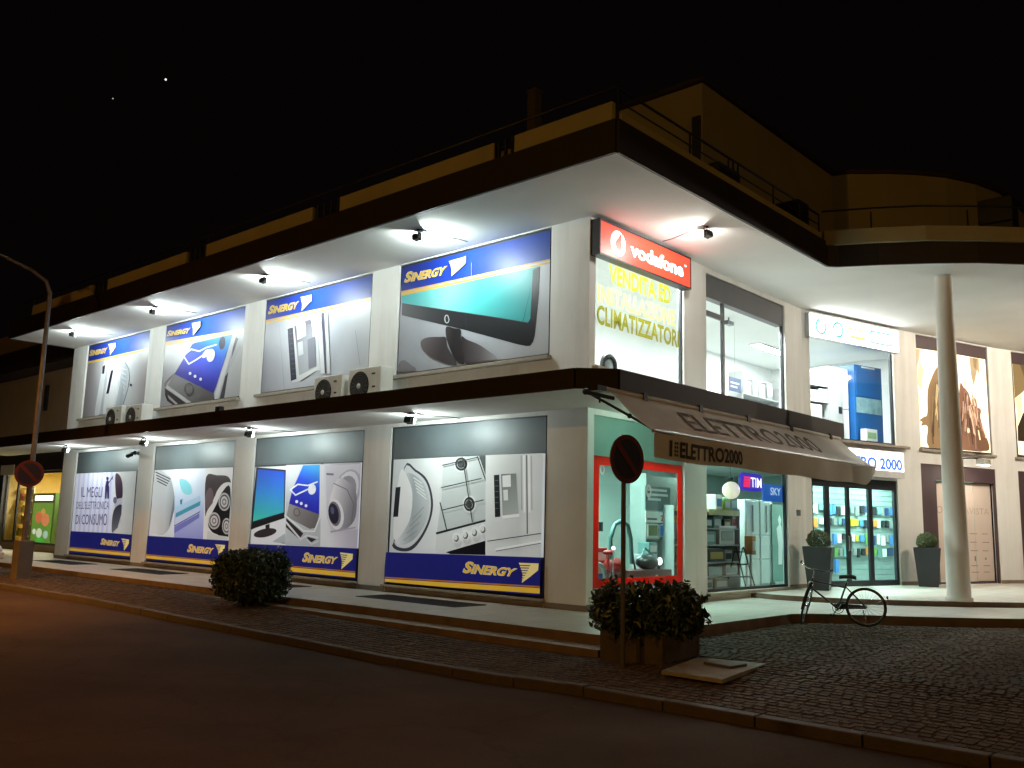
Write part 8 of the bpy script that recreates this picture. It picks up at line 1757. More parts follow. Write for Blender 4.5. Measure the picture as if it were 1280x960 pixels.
b = MB(); b.lathe([(0, 0), (.025, -.005), (.03, -.03), (0, -.035)], (-.33, 0, .52), 12, axis='x'); b.build('rear_light', M('rear_red', (.4, .02, .02), .2), bk)
bk.rotation_euler = (math.radians(-5), 0, ry)

# ------------------------------------------------------------------ concrete cover slab on the forecourt
sl = thing('concrete_slab', 'worn rectangular concrete cover slab lying on the setts beside the planter', 'slab', (4.07, -2.92, zf(4.07, -2.92)))
b = MB(); b.prism([(-.24, -.70), (.54, -.72), (.30, .78), (-.52, .58)], .0, .042); b.build('slab', M('old_concrete', (.24, .23, .2), .8, vary=.25, scale=4, bump=.5, bscale=35, dirt=(.16, .14, .11)), sl, bevel=.01)
b = MB(); b.prism([(-.16, .10), (.24, .02), (.26, .38), (-.1, .46)], .043, .075); b.build('lid', M('cast_iron', (.11, .10, .09), .6, .4, bump=.4), sl, bevel=.008)

# ------------------------------------------------------------------ parked scooter at the left edge
sc_ = thing('parked_scooter', 'pale parked scooter cut off by the left edge of the photo', 'scooter', (-16.75, -3.85, zf(-16.5, -3.85)), PI)
SCW = M('scooter_white', (.55, .56, .58), .3, coat=.6)
for x in (-.62, .66):
    b = MB(); b.ring((x, 0, .24), .19, .05, 'y', 24, 8); b.build('wheel', RUB, sc_)
b = MB(); b.ball((-.5, 0, .62), .42, .17, .2, 16, 10); b.box(-.9, -.3, -.14, .14, .42, .6); b.build('rear_body', SCW, sc_, bevel=.03)
b = MB(); b.prism([(-.3, .28), (.35, .28), (.35, .34), (-.3, .34)], -.16, .16); b.v = [(x, z, y) for x, y, z in b.v]; b.prism([(.36, -.2), (.44, -.18), (.44, .18), (.36, .2)], .3, .95); b.build('leg_shield', SCW, sc_)
b = MB(); b.ball((-.4, 0, .83), .36, .13, .06, 14, 8); b.build('saddle', RUB, sc_)
b = MB(); b.tube([(.64, 0, .24), (.5, 0, .7), (.42, 0, 1.0)], .03); b.tube([(.36, -.32, 1.05), (.42, 0, 1.02), (.36, .32, 1.05)], .018); b.ball((.47, 0, 1.0), .09, .11, .1); b.build('handlebar', BK, sc_)

# ------------------------------------------------------------------ neighbouring shop at the far left
nb = thing('neighbour_building', 'dim ochre neighbouring building with a bright yellow lit shop window', 'building')
NW = M('neighbour_plaster', (.33, .25, .16), .85, vary=.15, scale=1, bump=.1)
b = MB(); wall(b, -44, -22.05, 0, 9.2, [(-31.2, -25.75, .42, 3.22)]); b.v = [(x, y+1.5, z) for x, y, z in b.v]; b.build('wall', NW, nb)
b = MB(); b.box(-44, -22.06, .6, 1.49, 7.15, 8.0); b.build('eaves', FASCIA, nb)
b = MB(); b.box(-44, -22.06, 1.36, 1.49, 3.23, 4.0); b.build('sign_band', FASCIA, nb)
b = MB(); b.box(-33.5, -31.2, 1.38, 1.49, .42, 3.2); b.build('dark_door', FRAME, nb)
b = MB(); b.box(-27.9, -27.7, 1.4, 1.49, 5.6, 6.6); b.build('wall_bracket', DARKMETAL, nb)
b = MB(); b.frame(-31.2, -25.75, .42, 3.22, 1.53, 1.6, .08); b.box(-30.05, -29.9, 1.535, 1.595, .5, 3.14); wf = b.build('window', FRAME, nb)
b = MB(); b.face([(-31.1, 1.56, .5), (-25.8, 1.56, .5), (-25.8, 1.56, 3.14), (-31.1, 1.56, 3.14)]); b.build('pane', GLASS, wf)
YW = M('yellow_shop_wall', (.72, .58, .25), .7, vary=.1)
b = MB(); b.face([(-33, 5.2, .3), (-24, 5.2, .3), (-24, 5.2, 3.4), (-33, 5.2, 3.4)]); b.face([(-33, 1.66, .3), (-33, 5.2, .3), (-33, 5.2, 3.4), (-33, 1.66, 3.4)]); b.face([(-24, 1.66, .3), (-24, 5.2, .3), (-24, 5.2, 3.4), (-24, 1.66, 3.4)]); b.face([(-33, 1.66, 3.4), (-24, 1.66, 3.4), (-24, 5.2, 3.4), (-33, 5.2, 3.4)]); b.face([(-33, 1.66, .3), (-24, 1.66, .3), (-24, 5.2, .3), (-33, 5.2, .3)]); b.build('shop_interior', YW, nb)
def ceiling_light(loc, rot, w_, d_, lab, mat, grp='ceiling lights inside the shops'):
    r = thing('ceiling_light', lab, 'ceiling light', loc, rot, grp)
    b = MB(); b.box(-w_/2-.03, w_/2+.03, -d_/2-.03, d_/2+.03, -.05, -.002); b.build('housing', M('lamp_white', (.75, .75, .75), .5), r)
    b = MB(); b.face([(-w_/2, -d_/2, -.052), (-w_/2, d_/2, -.052), (w_/2, d_/2, -.052), (w_/2, -d_/2, -.052)]); b.build('diffuser', mat, r)
ceiling_light((-28.5, 3.2, 3.4), 0, 3, .4, 'bright warm strip light inside the far left shop', EM('warm_strip', (1, .88, .62), 130))
FRUIT = print_mat('fruit_print', 1.2, .4)
r = thing('display_fridge', 'green drinks cooler with a printed fruit picture in the far left shop', 'fridge', (-29.75, 2.5, .31), -.06); r.scale = (1.75, 1, .98)
b = MB(); b.box(-.75, .75, 0, .7, 0, 2.15); b.build('cabinet', M('cooler_green', (.05, .12, .03), .4), r)
b = MB(); b.face([(-.68, -.004, .12), (.68, -.004, .12), (.68, -.004, 1.75), (-.68, -.004, 1.75)], ink=(.10, .22, .03))
for x, z, R_, c in ((-.22, 1.15, .24, (.5, .12, .05)), (.25, 1.05, .26, (.55, .17, .07)), (.05, 1.35, .16, (.45, .25, .05)), (-.1, .5, .2, (.5, .55, .4)), (.35, .45, .17, (.3, .45, .35)), (-.45, .55, .12, (.6, .6, .5)), (0., .2, .3, (.05, .35, .04))):
    b.face([(a, -.007-R_*.01, c2) for a, c2 in ccw(ellipse(x, z, R_, R_*(1.0 if R_ < .3 else .35), 18))], ink=c)
b.build('picture', FRUIT, r)
b = MB(); b.box(-.6, .6, -.012, 0, 1.85, 2.05); b.build('light_panel', EM('cooler_light', (1, .95, .8), 2.5), r)
for i, (x, c) in enumerate(((-32.35, (.7, .68, .6)), (-27.3, (.45, .35, .15)))):
    r = thing('shop_shelf', ('white lit shelf of small goods at the left end of the far shop window', 'brown shelf of packets behind the glass of the far left shop')[i], 'shelf', (x, 2.6, .31))
    b = MB(); b.box(-.45, .45, .3, .34, 0, 2.4); b.build('back', M('shelf_back%d' % i if False else ('shelf_white' if i == 0 else 'shelf_brown'), c, .6), r)
    for z in (.3, .8, 1.3, 1.8, 2.3): b = MB(); b.box(-.45, .45, 0, .3, z, z+.03); b.build('board', M('shelf_white' if i == 0 else 'shelf_brown', c), r)
    b = MB()
    for z in (.33, .83, 1.33, 1.83):
        for k in range(6): b.box(-.42+k*.14, -.31+k*.14, .06, .2, z, z+random.uniform(.15, .35), ink=random.choice([(.5, .1, .05), (.6, .5, .1), (.7, .7, .6), (.15, .35, .1)]))
    o = b.build('packets', tint_mat('packet', .5, 0), r); o['kind'] = 'stuff'
r = thing('shop_name_plate', 'small pale name plate over the door of the far left shop', 'sign', (-30.7, 1.33, 3.4))
b = MB(); b.box(-.75, .65, 0, .03, -.28, .12); b.build('plate', M('pale_plate', (.6, .56, .5), .5), r)
# tree behind the neighbouring shop
tr = thing('tree', 'dim leafy tree rising behind the neighbouring building at far left', 'tree', (-40, 6, 0))
b = MB(); b.tube([(0, 0, -.3), (.1, 0, 2.5), (0, .2, 5), (.3, .1, 8)], [.28, .22, .17, .07], 10)
for k in range(7): a = k*2.4; b.tube([(0, .1, 4+k*.5), (1.3*math.cos(a), 1.3*math.sin(a), 6+k*.5), (2.4*math.cos(a), 2.4*math.sin(a), 7.4+k*.45)], [.09, .06, .02], 6)
b.build('trunk', BARK, tr)
b = MB()
for k in range(26):
    c = (random.gauss(0, 1.4), random.gauss(0, 1.4), random.uniform(5.5, 10.5)); R_ = random.uniform(.6, 1.1)
    def f(c=c, R_=R_):
        u = Vector((random.gauss(0, 1), random.gauss(0, 1), random.gauss(0, 1))).normalized(); q = R_*random.uniform(.4, 1.1)
        return (c[0]+u.x*q, c[1]+u.y*q, c[2]+u.z*q), u
    leaf_cloud(b, 70, f, .14, GREEN)
b.build('crown', LEAF, tr)
# two bright planets low in the night sky
for dv, R_, lab in (((-.917, .438, .474), 1.5, 'brighter of two star points in the night sky'), ((-.962, .402, .452), .95, 'fainter lower star point in the night sky')):
    d_ = Vector(dv).normalized()*1500; b = MB(); b.ball((0, 0, 0), R_, n=10, k=6)
    o = b.build('bright_star', EM('starlight', (1, .95, .85), 1.1) if R_ > 1 else EM('starlight_dim', (1, .85, .7), .4), None, (9.676+d_.x, -12.763+d_.y, 1.6+d_.z)); tag(o, lab, 'star')

# ------------------------------------------------------------------ inside the shop
UPL = EM('upper_light', (.93, 1, .97), 160.0); LOL = EM('lower_light', (.62, 1, .88), 170.0)
for fr, s, dep, lab in (('A', 1.7, -.5, 'behind the corner window'), ('A', 6.0, -.5, 'behind the tall upper window'), ('B', 1.9, -.5, 'behind the white lightbox window'), ('A', 12.5, -2.5, 'at the far end of the upper room')):
    ceiling_light(at(fr, s, dep, 7.0), FR[fr][1], 2.4, .3, 'white fluorescent ceiling light upstairs '+lab, UPL)
for fr, s, dep, lab in (('A', 1.8, -1.3, 'behind the red framed window'), ('A', 6.0, -1.5, 'behind the oval sign window'), ('B', 1.9, -.9, 'just behind the entrance door'), ('B', 4.6, -.9, 'at the far end of the slatwall'), ('A', 5, -4.4, 'at the back of the ground floor')):
    ceiling_light(at(fr, s, dep, 3.42), FR[fr][1], 1.5, .25, 'white fluorescent ceiling light downstairs '+lab, LOL)
CW = M('white_goods', (.72, .73, .72), .35, vary=.05); CG = M('grey_cabinet', (.35, .37, .37), .5, vary=.08); CB = M('blue_cabinet', (.01, .09, .28), .4, vary=.15, scale=1.5)
CBL = M('cabinet_band', (.22, .38, .42), .4, vary=.4, scale=4); CK = M('black_goods', (.015, .016, .02), .35); WOODY = M('yellow_wood', (.62, .50, .20), .5, vary=.15, scale=5)
LGRN = M('lime_goods', (.35, .50, .04), .5); REDG = M('red_goods', (.5, .03, .03), .4); TEALG = M('teal_goods', (.12, .25, .25), .4, vary=.15); CARD = M('carton', (.42, .36, .26), .7); BLUEG = M('blue_goods', (.04, .16, .5), .45); SILV = M('silver_goods', (.45, .47, .48), .3, .7)
def box_thing(fr, s, dep, z, w_, d_, h, mat, name, label, cat, group=None, band=None, rot=0):
    """a carton or appliance with its own front: face panel, band, feet"""
    r = fthing(fr, s, dep, z, name, label, cat, group); r.rotation_euler.z += rot
    b = MB(); b.box(-w_/2, w_/2, 0, d_, 0, h); b.build('body', mat, r, bevel=min(.012, h*.05))
    b = MB(); b.box(-w_*.38, w_*.38, -.006, 0, h*.2, h*.72); b.build('front', band or SILV, r)
    return r
def shelf_unit(fr, s0, s1, dep, z0, z1, boards, label, mat=CW, edge=None, d_=.4, back=True):
    r = fthing(fr, (s0+s1)/2, dep, z0, 'shelf_unit', label, 'shelf'); W = (s1-s0)/2
    for x in (-W, W): b = MB(); b.box(x-.015, x+.015, 0, d_, 0, z1-z0); b.build('upright', mat, r)
    if back: b = MB(); b.box(-W, W, d_, d_+.02, 0, z1-z0); b.build('back', mat, r)
    for z in boards: b = MB(); b.box(-W+.02, W-.02, .003, d_-.003, z-z0-.015, z-z0+.015); b.build('board', edge if (edge and z == boards[-1]) else mat, r)
    return r
# behind the oval sign window
shelf_unit('A', 4.2, 7.1, -.85, .265, 2.1, (.55, .86, 1.25, 1.62, 2.0), 'shelf unit with a yellow top board behind the oval sign window', edge=WOODY, mat=M('shelf_grey_green', (.42, .47, .46), .5))
b = fthing('A', 6.35, -.84, 1.925, 'yellow_shelf_edge', 'thick yellow wooden edge board on top of the shelf unit in the shop window', 'board')
q = MB(); q.box(-.72, .72, -.02, .0, 0, .13); q.build('board', WOODY, b)
box_thing('A', 6.55, -.88, 1.27, .72, .36, .42, CW, 'microwave_oven', 'white microwave oven on a shelf behind the shop window', 'microwave', band=CG)
box_thing('A', 5.72, -.88, 1.27, .6, .3, .3, TEALG, 'appliance_box', 'teal carton beside the white microwave on the shelf', 'box')
box_thing('A', 6.05, -.88, .88, .75, .34, .3, CK, 'black_appliance', 'black oven with yellow front on the shelf under the microwave', 'oven', band=M('amber_front', (.5, .35, .08), .4))
box_thing('A', 6.75, -.88, .57, .55, .3, .24, CW, 'appliance_box', 'low white carton on the lower shelf behind the ladder', 'box')
box_thing('A', 6.0, -.88, .57, .6, .3, .2, SILV, 'appliance_box', 'low silver carton on the lower shelf left of the ladder', 'box')
box_thing('A', 6.2, -.88, 2.06, .3, .3, .34, CW, 'goods_box', 'white box with blue front on the yellow shelf board', 'box', band=BLUEG)
box_thing('A', 6.55, -.86, 2.06, .3, .3, .26, LGRN, 'goods_box', 'lime green box on the yellow shelf board', 'box', band=CW)
box_thing('A', 6.9, -.88, 2.06, .34, .3, .30, TEALG, 'goods_box', 'dark teal box at the end of the yellow shelf board', 'box')
box_thing('A', 7.32, -.6, 1.05, .2, .2, .42, M('orange_goods', (.6, .25, .08), .5), 'goods_box', 'orange package on a stand between shelf and white cabinet', 'box', band=CW)
for s_, z, w_, h, m_, bm, lab in ((5.75, 1.64, .3, .24, CK, SILV, 'black radio box on the upper board left of the lime box'), (6.15, 1.64, .36, .28, TEALG, CW, 'teal kettle box on the upper board under the white box'), (6.6, 1.64, .3, .2, CK, WOODY, 'black toaster box on the upper board above the microwave'), (6.95, 1.64, .2, .3, CW, REDG, 'white box with red front at the end of the upper board'),
        (6.65, .88, .34, .26, SILV, CK, 'silver speaker box right of the black oven'), (5.6, .88, .3, .32, CW, BLUEG, 'white box with blue front left of the black oven'), (7.0, .57, .2, .3, TEALG, SILV, 'narrow teal box at the right end of the lower board'), (6.3, .27, .6, .24, CARD, CW, 'brown carton on the floor under the shelf unit'), (5.7, .27, .4, .22, CW, TEALG, 'white carton on the floor left of the brown carton')):
    box_thing('A', s_, -.9, z, w_, .26, h, m_, 'stock_box', lab, 'box', band=bm)
r = fthing('A', 7.32, -.6, .265, 'display_stand', 'thin glass display stand under the orange package', 'stand')
q = MB(); q.cyl((0, .1, 0), (0, .1, .77), .03); q.cyl((0, .1, .77), (0, .1, .785), .16, .16, 18); q.cyl((0, .1, 0), (0, .1, .02), .18, .18, 18); q.build('post', SILV, r)
r = fthing('A', 6.9, -.5, .266, 'step_ladder', 'black folding step ladder standing behind the shop window glass', 'ladder')
for x, lean in ((-.22, 0), (.22, 0)):
    q = MB(); q.tube([(x, -.02, 0), (x*.8, .25, .95)], .016, 6); q.build('rail', CK, r)
    q = MB(); q.tube([(x, .5, 0), (x*.8, .27, .93)], .014, 6); q.build('rear_leg', CK, r)
for k in range(3):
    q = MB(); y_ = .05+k*.075; q.box(-.21, .21, y_-.01, y_+.09, .26+k*.28, .29+k*.28); q.build('tread', CK, r)
for i, s_ in enumerate((7.92, 8.65)):
    r = fthing('A', s_, -.95, .268, 'white_cabinet', ('left', 'right')[i]+' tall white grooved cabinet of the pair in the shop window', 'cabinet', 'tall white cabinets')
    q = MB(); q.box(-.35, .35, 0, .5, 0, 2.08); q.build('carcass', CW, r, bevel=.01)
    for z0, z1 in ((.05, .62), (.65, 1.2), (1.23, 2.04)): q = MB(); q.box(-.33, .33, -.02, -.001, z0, z1); q.build('door', CW, r, bevel=.008)
    q = MB(); q.box(-.02, .02, -.04, -.021, 1.3, 1.95); q.build('handle', SILV, r)
r = fthing('A', 6.24, -.6, 2.28, 'hanging_ball', 'round cream coloured ball lamp hanging in the shop window', 'lamp')
q = MB(); q.ball((0, 0, .22), .2, n=22, k=14); q.build('shade', EM('cream_globe', (1., .93, .66), .55), r)
q = MB(); q.tube([(0, 0, .47), (0, 0, 1.1)], .006, 5); q.build('cord', CK, r)
q = MB(); q.lathe([(.05, .46), (.06, .49), (.0, .52)], (0, 0, 0), 12); q.build('cap', CK, r)
for i in range(8):
    r = fthing('A', 4.0+i*.0, -.25-i*.16, 3.2, 'ceiling_slat', 'grey slat of the suspended slatted ceiling above the shop window', 'ceiling slat', 'slats of the shop window ceiling')
    q = MB(); q.box(.05, 4.6, 0, .05, 0, .09); q.build('slat', M('slat_grey', (.22, .26, .26), .5), r)
r = fthing('A', 9.3, -.9, .268, 'roll_up_banner', 'narrow greenish roll up banner with a pale figure shape at window edge', 'banner')
q = MB(); q.box(-.42, .42, 0, .02, .08, 2.0); q.build('sheet', M('banner_green', (.16, .28, .24), .6), r)
q = MB(); flat(q, [(-.12, .5), (.1, .5), (.16, 1.1), (.1, 1.45), (.05, 1.5), (.1, 1.62), (0, 1.75), (-.1, 1.62), (-.04, 1.5), (-.18, 1.4), (-.1, 1.0)], -.004); q.build('figure_print', CW, r)
q = MB(); q.box(-.46, .46, -.08, .1, 0, .08); q.build('base', SILV, r)
# behind the red framed window
shelf_unit('A', 3.6, 5.6, -1.15, .265, 2.75, (.55, .95, 1.36), 'white shelf wall with small appliances behind the red framed window', mat=M('shelf_pale', (.24, .28, .27), .5))
r = fthing('A', 4.0, -1.12, 1.98, 'promotion_board', 'dark grey promotion board with pale text lines over the shelf', 'poster')
q = MB(); q.box(-.48, .48, 0, .02, 0, .5); q.build('board', M('board_slate', (.06, .10, .11), .5), r)
q = MB()
for z, x1 in ((.40, .34), (.30, .38), (.20, .1)): q.box(-.40, x1, -.005, 0, z, z+.05)
q.build('text_line', CW, r)
r = fthing('A', 4.0, -1.12, 1.72, 'price_card', 'white price card with red figures below the promotion board', 'price card')
q = MB(); q.box(-.48, .48, 0, .015, 0, .23); q.build('card', CW, r)
q = MB(); letters(q, '229', rect_fn(.1, .44, .03, .16, -.003), bold=.03); q.build('figures', REDG, r)
q = MB(); q.box(-.42, -.05, -.005, 0, .05, .09); q.build('text_line', CK, r)
r = fthing('A', 4.75, -1.12, 1.72, 'yellow_strip', 'pale yellow price strip beside the red figures', 'price strip')
q = MB(); q.box(-.26, .3, 0, .015, .02, .17); q.build('strip', M('strip_yellow', (.8, .7, .25), .5), r); q = MB(); q.box(-.2, .24, -.004, 0, .08, .11); q.build('text_line', WOODY, r)
for s_, m_, lab in ((3.8, M('photo_green', (.10, .13, .03), .4, vary=.5, scale=8), 'small square photo with dark green print above the shelf'), (4.25, BLUEG, 'small square photo with blue sky print above the shelf')):
    r = fthing('A', s_, -1.12, 1.42, 'photo_card', lab, 'photo card'); q = MB(); q.box(-.19, .19, 0, .012, 0, .26); q.build('card', CW, r); q = MB(); q.box(-.17, .17, -.004, 0, .02, .24); q.build('print', m_, r)
for i, (s_, z, w_, h, m_, lab) in enumerate(((3.95, 1.375, .5, .3, CW, 'white food processor box on the upper shelf'), (4.5, 1.375, .34, .32, CG, 'grey coffee machine box on the upper shelf'), (5.0, 1.375, .4, .35, SILV, 'silver kettle box on the upper shelf'),
        (3.9, .965, .4, .28, CW, 'white iron box on the middle shelf'), (4.45, .965, .36, .26, REDG, 'red toaster box on the middle shelf'), (5.0, .965, .4, .3, M('olive_goods', (.25, .24, .08), .5), 'olive juicer box on the middle shelf'), (4.2, .565, .6, .25, CK, 'black oven box on the bottom shelf'), (5.0, .565, .5, .24, CARD, 'brown carton on the bottom shelf'))):
    box_thing('A', s_, -1.2, z, w_, .28, h, m_, 'goods_box', lab+' behind the red frame', 'box')
r = fthing('A', 2.55, -.35, .268, 'display_podium', 'low dark red podium with a white ring emblem at the foot of the window', 'podium')
q = MB(); q.box(-.75, .75, 0, .5, 0, .52); q.build('body', M('podium_red', (.13, .035, .03), .5), r)
q = MB(); o_, i_ = ellipse(.2, .34, .075, .095, 24), ellipse(.2, .34, .045, .06, 24)
for k in range(24): q.face([(o_[k][0], -.004, o_[k][1]), (o_[(k+1) % 24][0], -.004, o_[(k+1) % 24][1]), (i_[(k+1) % 24][0], -.004, i_[(k+1) % 24][1]), (i_[k][0], -.004, i_[k][1])])
q.build('ring_emblem', CW, r)
r = fthing('A', 2.1, -.6, .79, 'vacuum_cleaner', 'upright grey vacuum cleaner with a tall arched hose in the red framed window', 'vacuum cleaner')
q = MB(); q.tube([(-.4, .1, .0), (-.42, .1, .6), (-.28, .1, .86), (-.05, .1, .94), (.16, .1, .86), (.26, .1, .6), (.3, .1, .1)], .045, 8); q.build('hose', TEALG, r)
q = MB(); q.tube([(.18, .12, .9), (.42, .1, .0)], .02, 6); q.build('tube', CK, r)
q = MB(); q.ball((-.3, .1, .1), .2, .2, .14); q.build('body', REDG, r)
r = fthing('A', 2.8, -.5, .79, 'canister_vacuum', 'dark canister vacuum cleaner lying on the red podium', 'vacuum cleaner')
q = MB(); q.ball((0, .1, .14), .32, .2, .15); q.build('body', CK, r)
q = MB(); q.lathe([(0, -.03), (.07, -.02), (.08, 0)], (.2, -.06, .16), 14, axis='y'); q.build('dial', EM('dial_glow', (.9, 1, .95), 1.6), r)
q = MB(); q.tube([(-.25, .1, .2), (-.1, .1, .42), (.5, .05, .1)], .018, 6); q.build('tube', TEALG, r)
r = fthing('A', .95, -.5, .268, 'exercise_bike', 'black exercise machine with handles at the left of the red framed window', 'exercise machine')
q = MB(); q.tube([(-.3, 0, .02), (.3, 0, .02)], .035); q.tube([(0, 0, .02), (.02, .0, .7), (-.1, 0, 1.25)], .035); q.build('frame', CK, r)
q = MB(); q.tube([(-.3, -.2, 1.3), (-.1, 0, 1.28), (-.3, .25, 1.3)], .02); q.box(-.2, .05, -.12, .12, 1.25, 1.42); q.build('handlebar', CK, r)
q = MB(); q.ring((.05, 0, .42), .24, .04, 'y', 24, 8); q.build('flywheel', CG, r)
q = MB(); q.ball((.4, 0, .86), .14, .1, .05); q.tube([(.3, 0, .1), (.4, 0, .85)], .025); q.build('saddle', REDG, r)
r = fthing('A', 1.15, -.25, .268, 'lamp_stand', 'thin chrome stand with a small glowing pink lamp', 'lamp')
q = MB(); q.cyl((0, 0, 0), (0, 0, .92), .014); q.cyl((0, 0, 0), (0, 0, .02), .12, .12, 16); q.build('stand', CH, r); q = MB(); q.ball((0, 0, .95), .035); q.build('bulb', EM('pink_bulb', (1, .55, .5), 3), r)
for s_, dep, z, w_, d_, h, m_, bm, lab in ((1.75, -.9, .268, .5, .4, .62, CW, BLUEG, 'white carton with blue front on the floor behind the podium'), (1.35, -1.1, .268, .45, .4, .45, CARD, CW, 'brown carton on the floor left of the podium'),
        (1.75, -.95, .9, .36, .3, .3, REDG, CW, 'small red carton stacked on the white floor carton'), (3.2, -.75, .268, .4, .35, .8, CG, CW, 'grey upright speaker box right of the podium'), (3.2, -.72, 1.075, .3, .28, .24, TEALG, CW, 'teal box on top of the grey speaker box'),
        (.75, -1.3, .268, .4, .4, 1.1, CG, TEALG, 'tall grey appliance at the back left of the red framed window'), (2.6, -2.2, .268, 1.2, .4, 1.5, TEALG, CW, 'wide teal counter at the back of the red framed shop')):
    box_thing('A', s_, dep, z, w_, d_, h, m_, 'stock_box', lab, 'box', band=bm)
for s_, z, w_, h, m_, lab in ((2.45, 1.95, .5, .7, M('poster_beige', (.5, .42, .3), .5, vary=.5, scale=3), 'beige picture poster on the teal back wall of the red framed shop'), (1.25, 2.05, .26, .5, M('poster_brown', (.22, .15, .1), .5, vary=.5, scale=4), 'narrow brown poster at the left back of the red framed shop')):
    r = fthing('A', s_, -2.0, z, 'wall_poster', lab, 'poster'); q = MB(); q.box(-w_/2, w_/2, 0, .015, 0, h); q.build('sheet', CW, r); q = MB(); q.box(-w_*.42, w_*.42, -.004, 0, h*.12, h*.9); q.build('picture', m_, r)
    q = MB(); q.tube([(0, .01, h), (0, .01, 3.42-z)], .004, 4); q.build('cord', CK, r)
RINGW = M('white_sticker', (.85, .88, .88), .5)
for s_, z, R_, lab in ((.55, 2.62, .10, 'white ring sticker at the top left of the red framed window'), (2.05, 2.30, .13, 'round white sticker with dark marks right of the no parking sign')):
    r = fthing('A', s_, -.075, z, 'ring_sticker', lab, 'sticker'); q = MB(); o_, i_ = ellipse(0, 0, R_*.75, R_, 22), ellipse(0, 0, R_*.35, R_*.5, 22)
    for k in range(22): q.face([(o_[k][0], 0, o_[k][1]), (o_[(k+1) % 22][0], 0, o_[(k+1) % 22][1]), (i_[(k+1) % 22][0], 0, i_[(k+1) % 22][1]), (i_[k][0], 0, i_[k][1])])
    q.build('ring', RINGW, r)
# slatwall with hanging packs behind the entrance door
sw = fthing('B', 3.95, -1.75, .268, 'slatwall', 'pale grooved slatwall full of hanging packs behind the entrance', 'display wall')
SLW = M('slatwall_pale', (.19, .26, .255), .45, vary=.04)
q = MB(); q.box(-2.6, 2.6, .02, .06, 0, 2.75); q.build('back', SLW, sw)
for k in range(18):
    q = MB(); q.box(-2.6, 2.6, 0, .019, .02+k*.15, .155+k*.15); q.build('slat', SLW, sw)
pk = MB(); pk.box(-.5, .5, -.5, .0, -1, 0); proto = {}
packs = [(CK, (.2, .2)), (M('pack_navy', (.02, .04, .12), .4), 0), (CW, 0), (M('pack_blue', (.06, .2, .5), .4), 0), (M('pack_yellow', (.55, .5, .03), .4), 0), (M('pack_orange', (.6, .2, .04), .4), 0), (M('pack_green', (.1, .25, .06), .4), 0), (TEALG, 0), (SILV, 0)]
me_ = {}
for i, (m_, _) in enumerate(packs):
    o = pk.build('hanging_pack', m_); me_[i] = o.data; bpy.data.objects.remove(o)
TONES = ('black', 'navy', 'white', 'blue', 'yellow', 'orange', 'green', 'teal', 'silver')
ORD = 'first second third fourth fifth sixth seventh eighth ninth tenth eleventh twelfth thirteenth fourteenth fifteenth sixteenth seventeenth eighteenth nineteenth twentieth twenty-first twenty-second twenty-third twenty-fourth'.split()
rows = ((2.36, (0, 0, 1, 2, 0, 7, 8, 3, 3, 0, 2, 7, 8), 'top row'), (1.99, (0, 8, 0, 5, 5, 2, 7, 0, 8, 7, 1, 4, 4), 'second row'), (1.56, (4, 0, 6, 4, 0, 2, 2, 8, 3, 2, 8, 4, 2), 'third row'), (1.18, (0, 0, 5, 0, 6, 7, 2, 1, 0, 8, 7, 7, 8), 'fourth row'), (.88, (0, 3, 3, 0, 2, 2, 8), 'lowest row'))
for z, kinds, lab in rows:
    n = 24 if len(kinds) > 8 else 9
    for k in range(n):
        s_ = 1.65+k*.195+random.uniform(-.035, .035); c_ = kinds[k % len(kinds)] if random.random() < .8 else random.randrange(9)
        o = bpy.data.objects.new('hanging_pack', me_[c_]); COL.objects.link(o); o.location = at('B', s_, -1.73, z+random.uniform(-.03, .02)); o.rotation_euler = (0, 0, FR['B'][1])
        o.scale = (random.uniform(.09, .18), random.uniform(.04, .1), random.uniform(.16, .29) if n > 9 else .38)
        tag(o, 'small %s pack %s from left in the %s of the slatwall' % (TONES[c_], ORD[k], lab), 'pack', 'hanging packs on the slatwall behind the entrance')
# upstairs
shelf_unit('A', 8.8, 10.9, -1.6, 3.99, 5.75, (4.7, 5.15), 'white shelf with boxes at the right of the tall upper window', mat=CG)
for i, (s_, h, m_, lab) in enumerate(((9.15, .34, CW, 'white upright box at the left of the upstairs shelf'), (9.55, .42, CG, 'grey upright box second on the upstairs shelf'), (9.95, .36, CW, 'white upright box third on the upstairs shelf'), (10.4, .46, SILV, 'silver upright box at the right of the upstairs shelf'))):
    box_thing('A', s_, -1.62, 5.17, .3, .25, h, m_, 'goods_box', lab, 'box', band=CW if m_ is not CW else CG)
r = fthing('A', 8.2, -1.5, 5.1, 'framed_card', 'small dark blue card hanging in the tall upper window', 'card')
q = MB(); q.box(-.3, .3, 0, .02, 0, .36); q.build('card', M('card_navy', (.05, .08, .16), .5), r); q = MB(); q.box(-.24, .2, -.004, 0, .2, .24); q.box(-.24, .1, -.004, 0, .1, .14); q.build('text_line', CW, r)
q = MB(); q.tube([(0, .01, .36), (0, .01, 1.85)], .003, 4); q.build('cord', CK, r)
r = fthing('A', 7.9, -1.5, .0, 'floodlight_reflection', 'small dark stand-in for a floodlight reflection in the tall upper window', 'lamp'); r.location.z = 6.99  # solid shape added where an outside floodlight is mirrored in the glass
q = MB(); q.box(-.15, .15, -.06, .06, -.2, -.1); q.build('housing', CK, r); q = MB(); q.cyl((0, 0, -.1), (0, 0, 0), .02); q.build('stem', CK, r)
r = fthing('A', 1.1, -.35, 4.42, 'sill_appliance', 'round dark and silver appliance on the sill of the corner window', 'appliance')
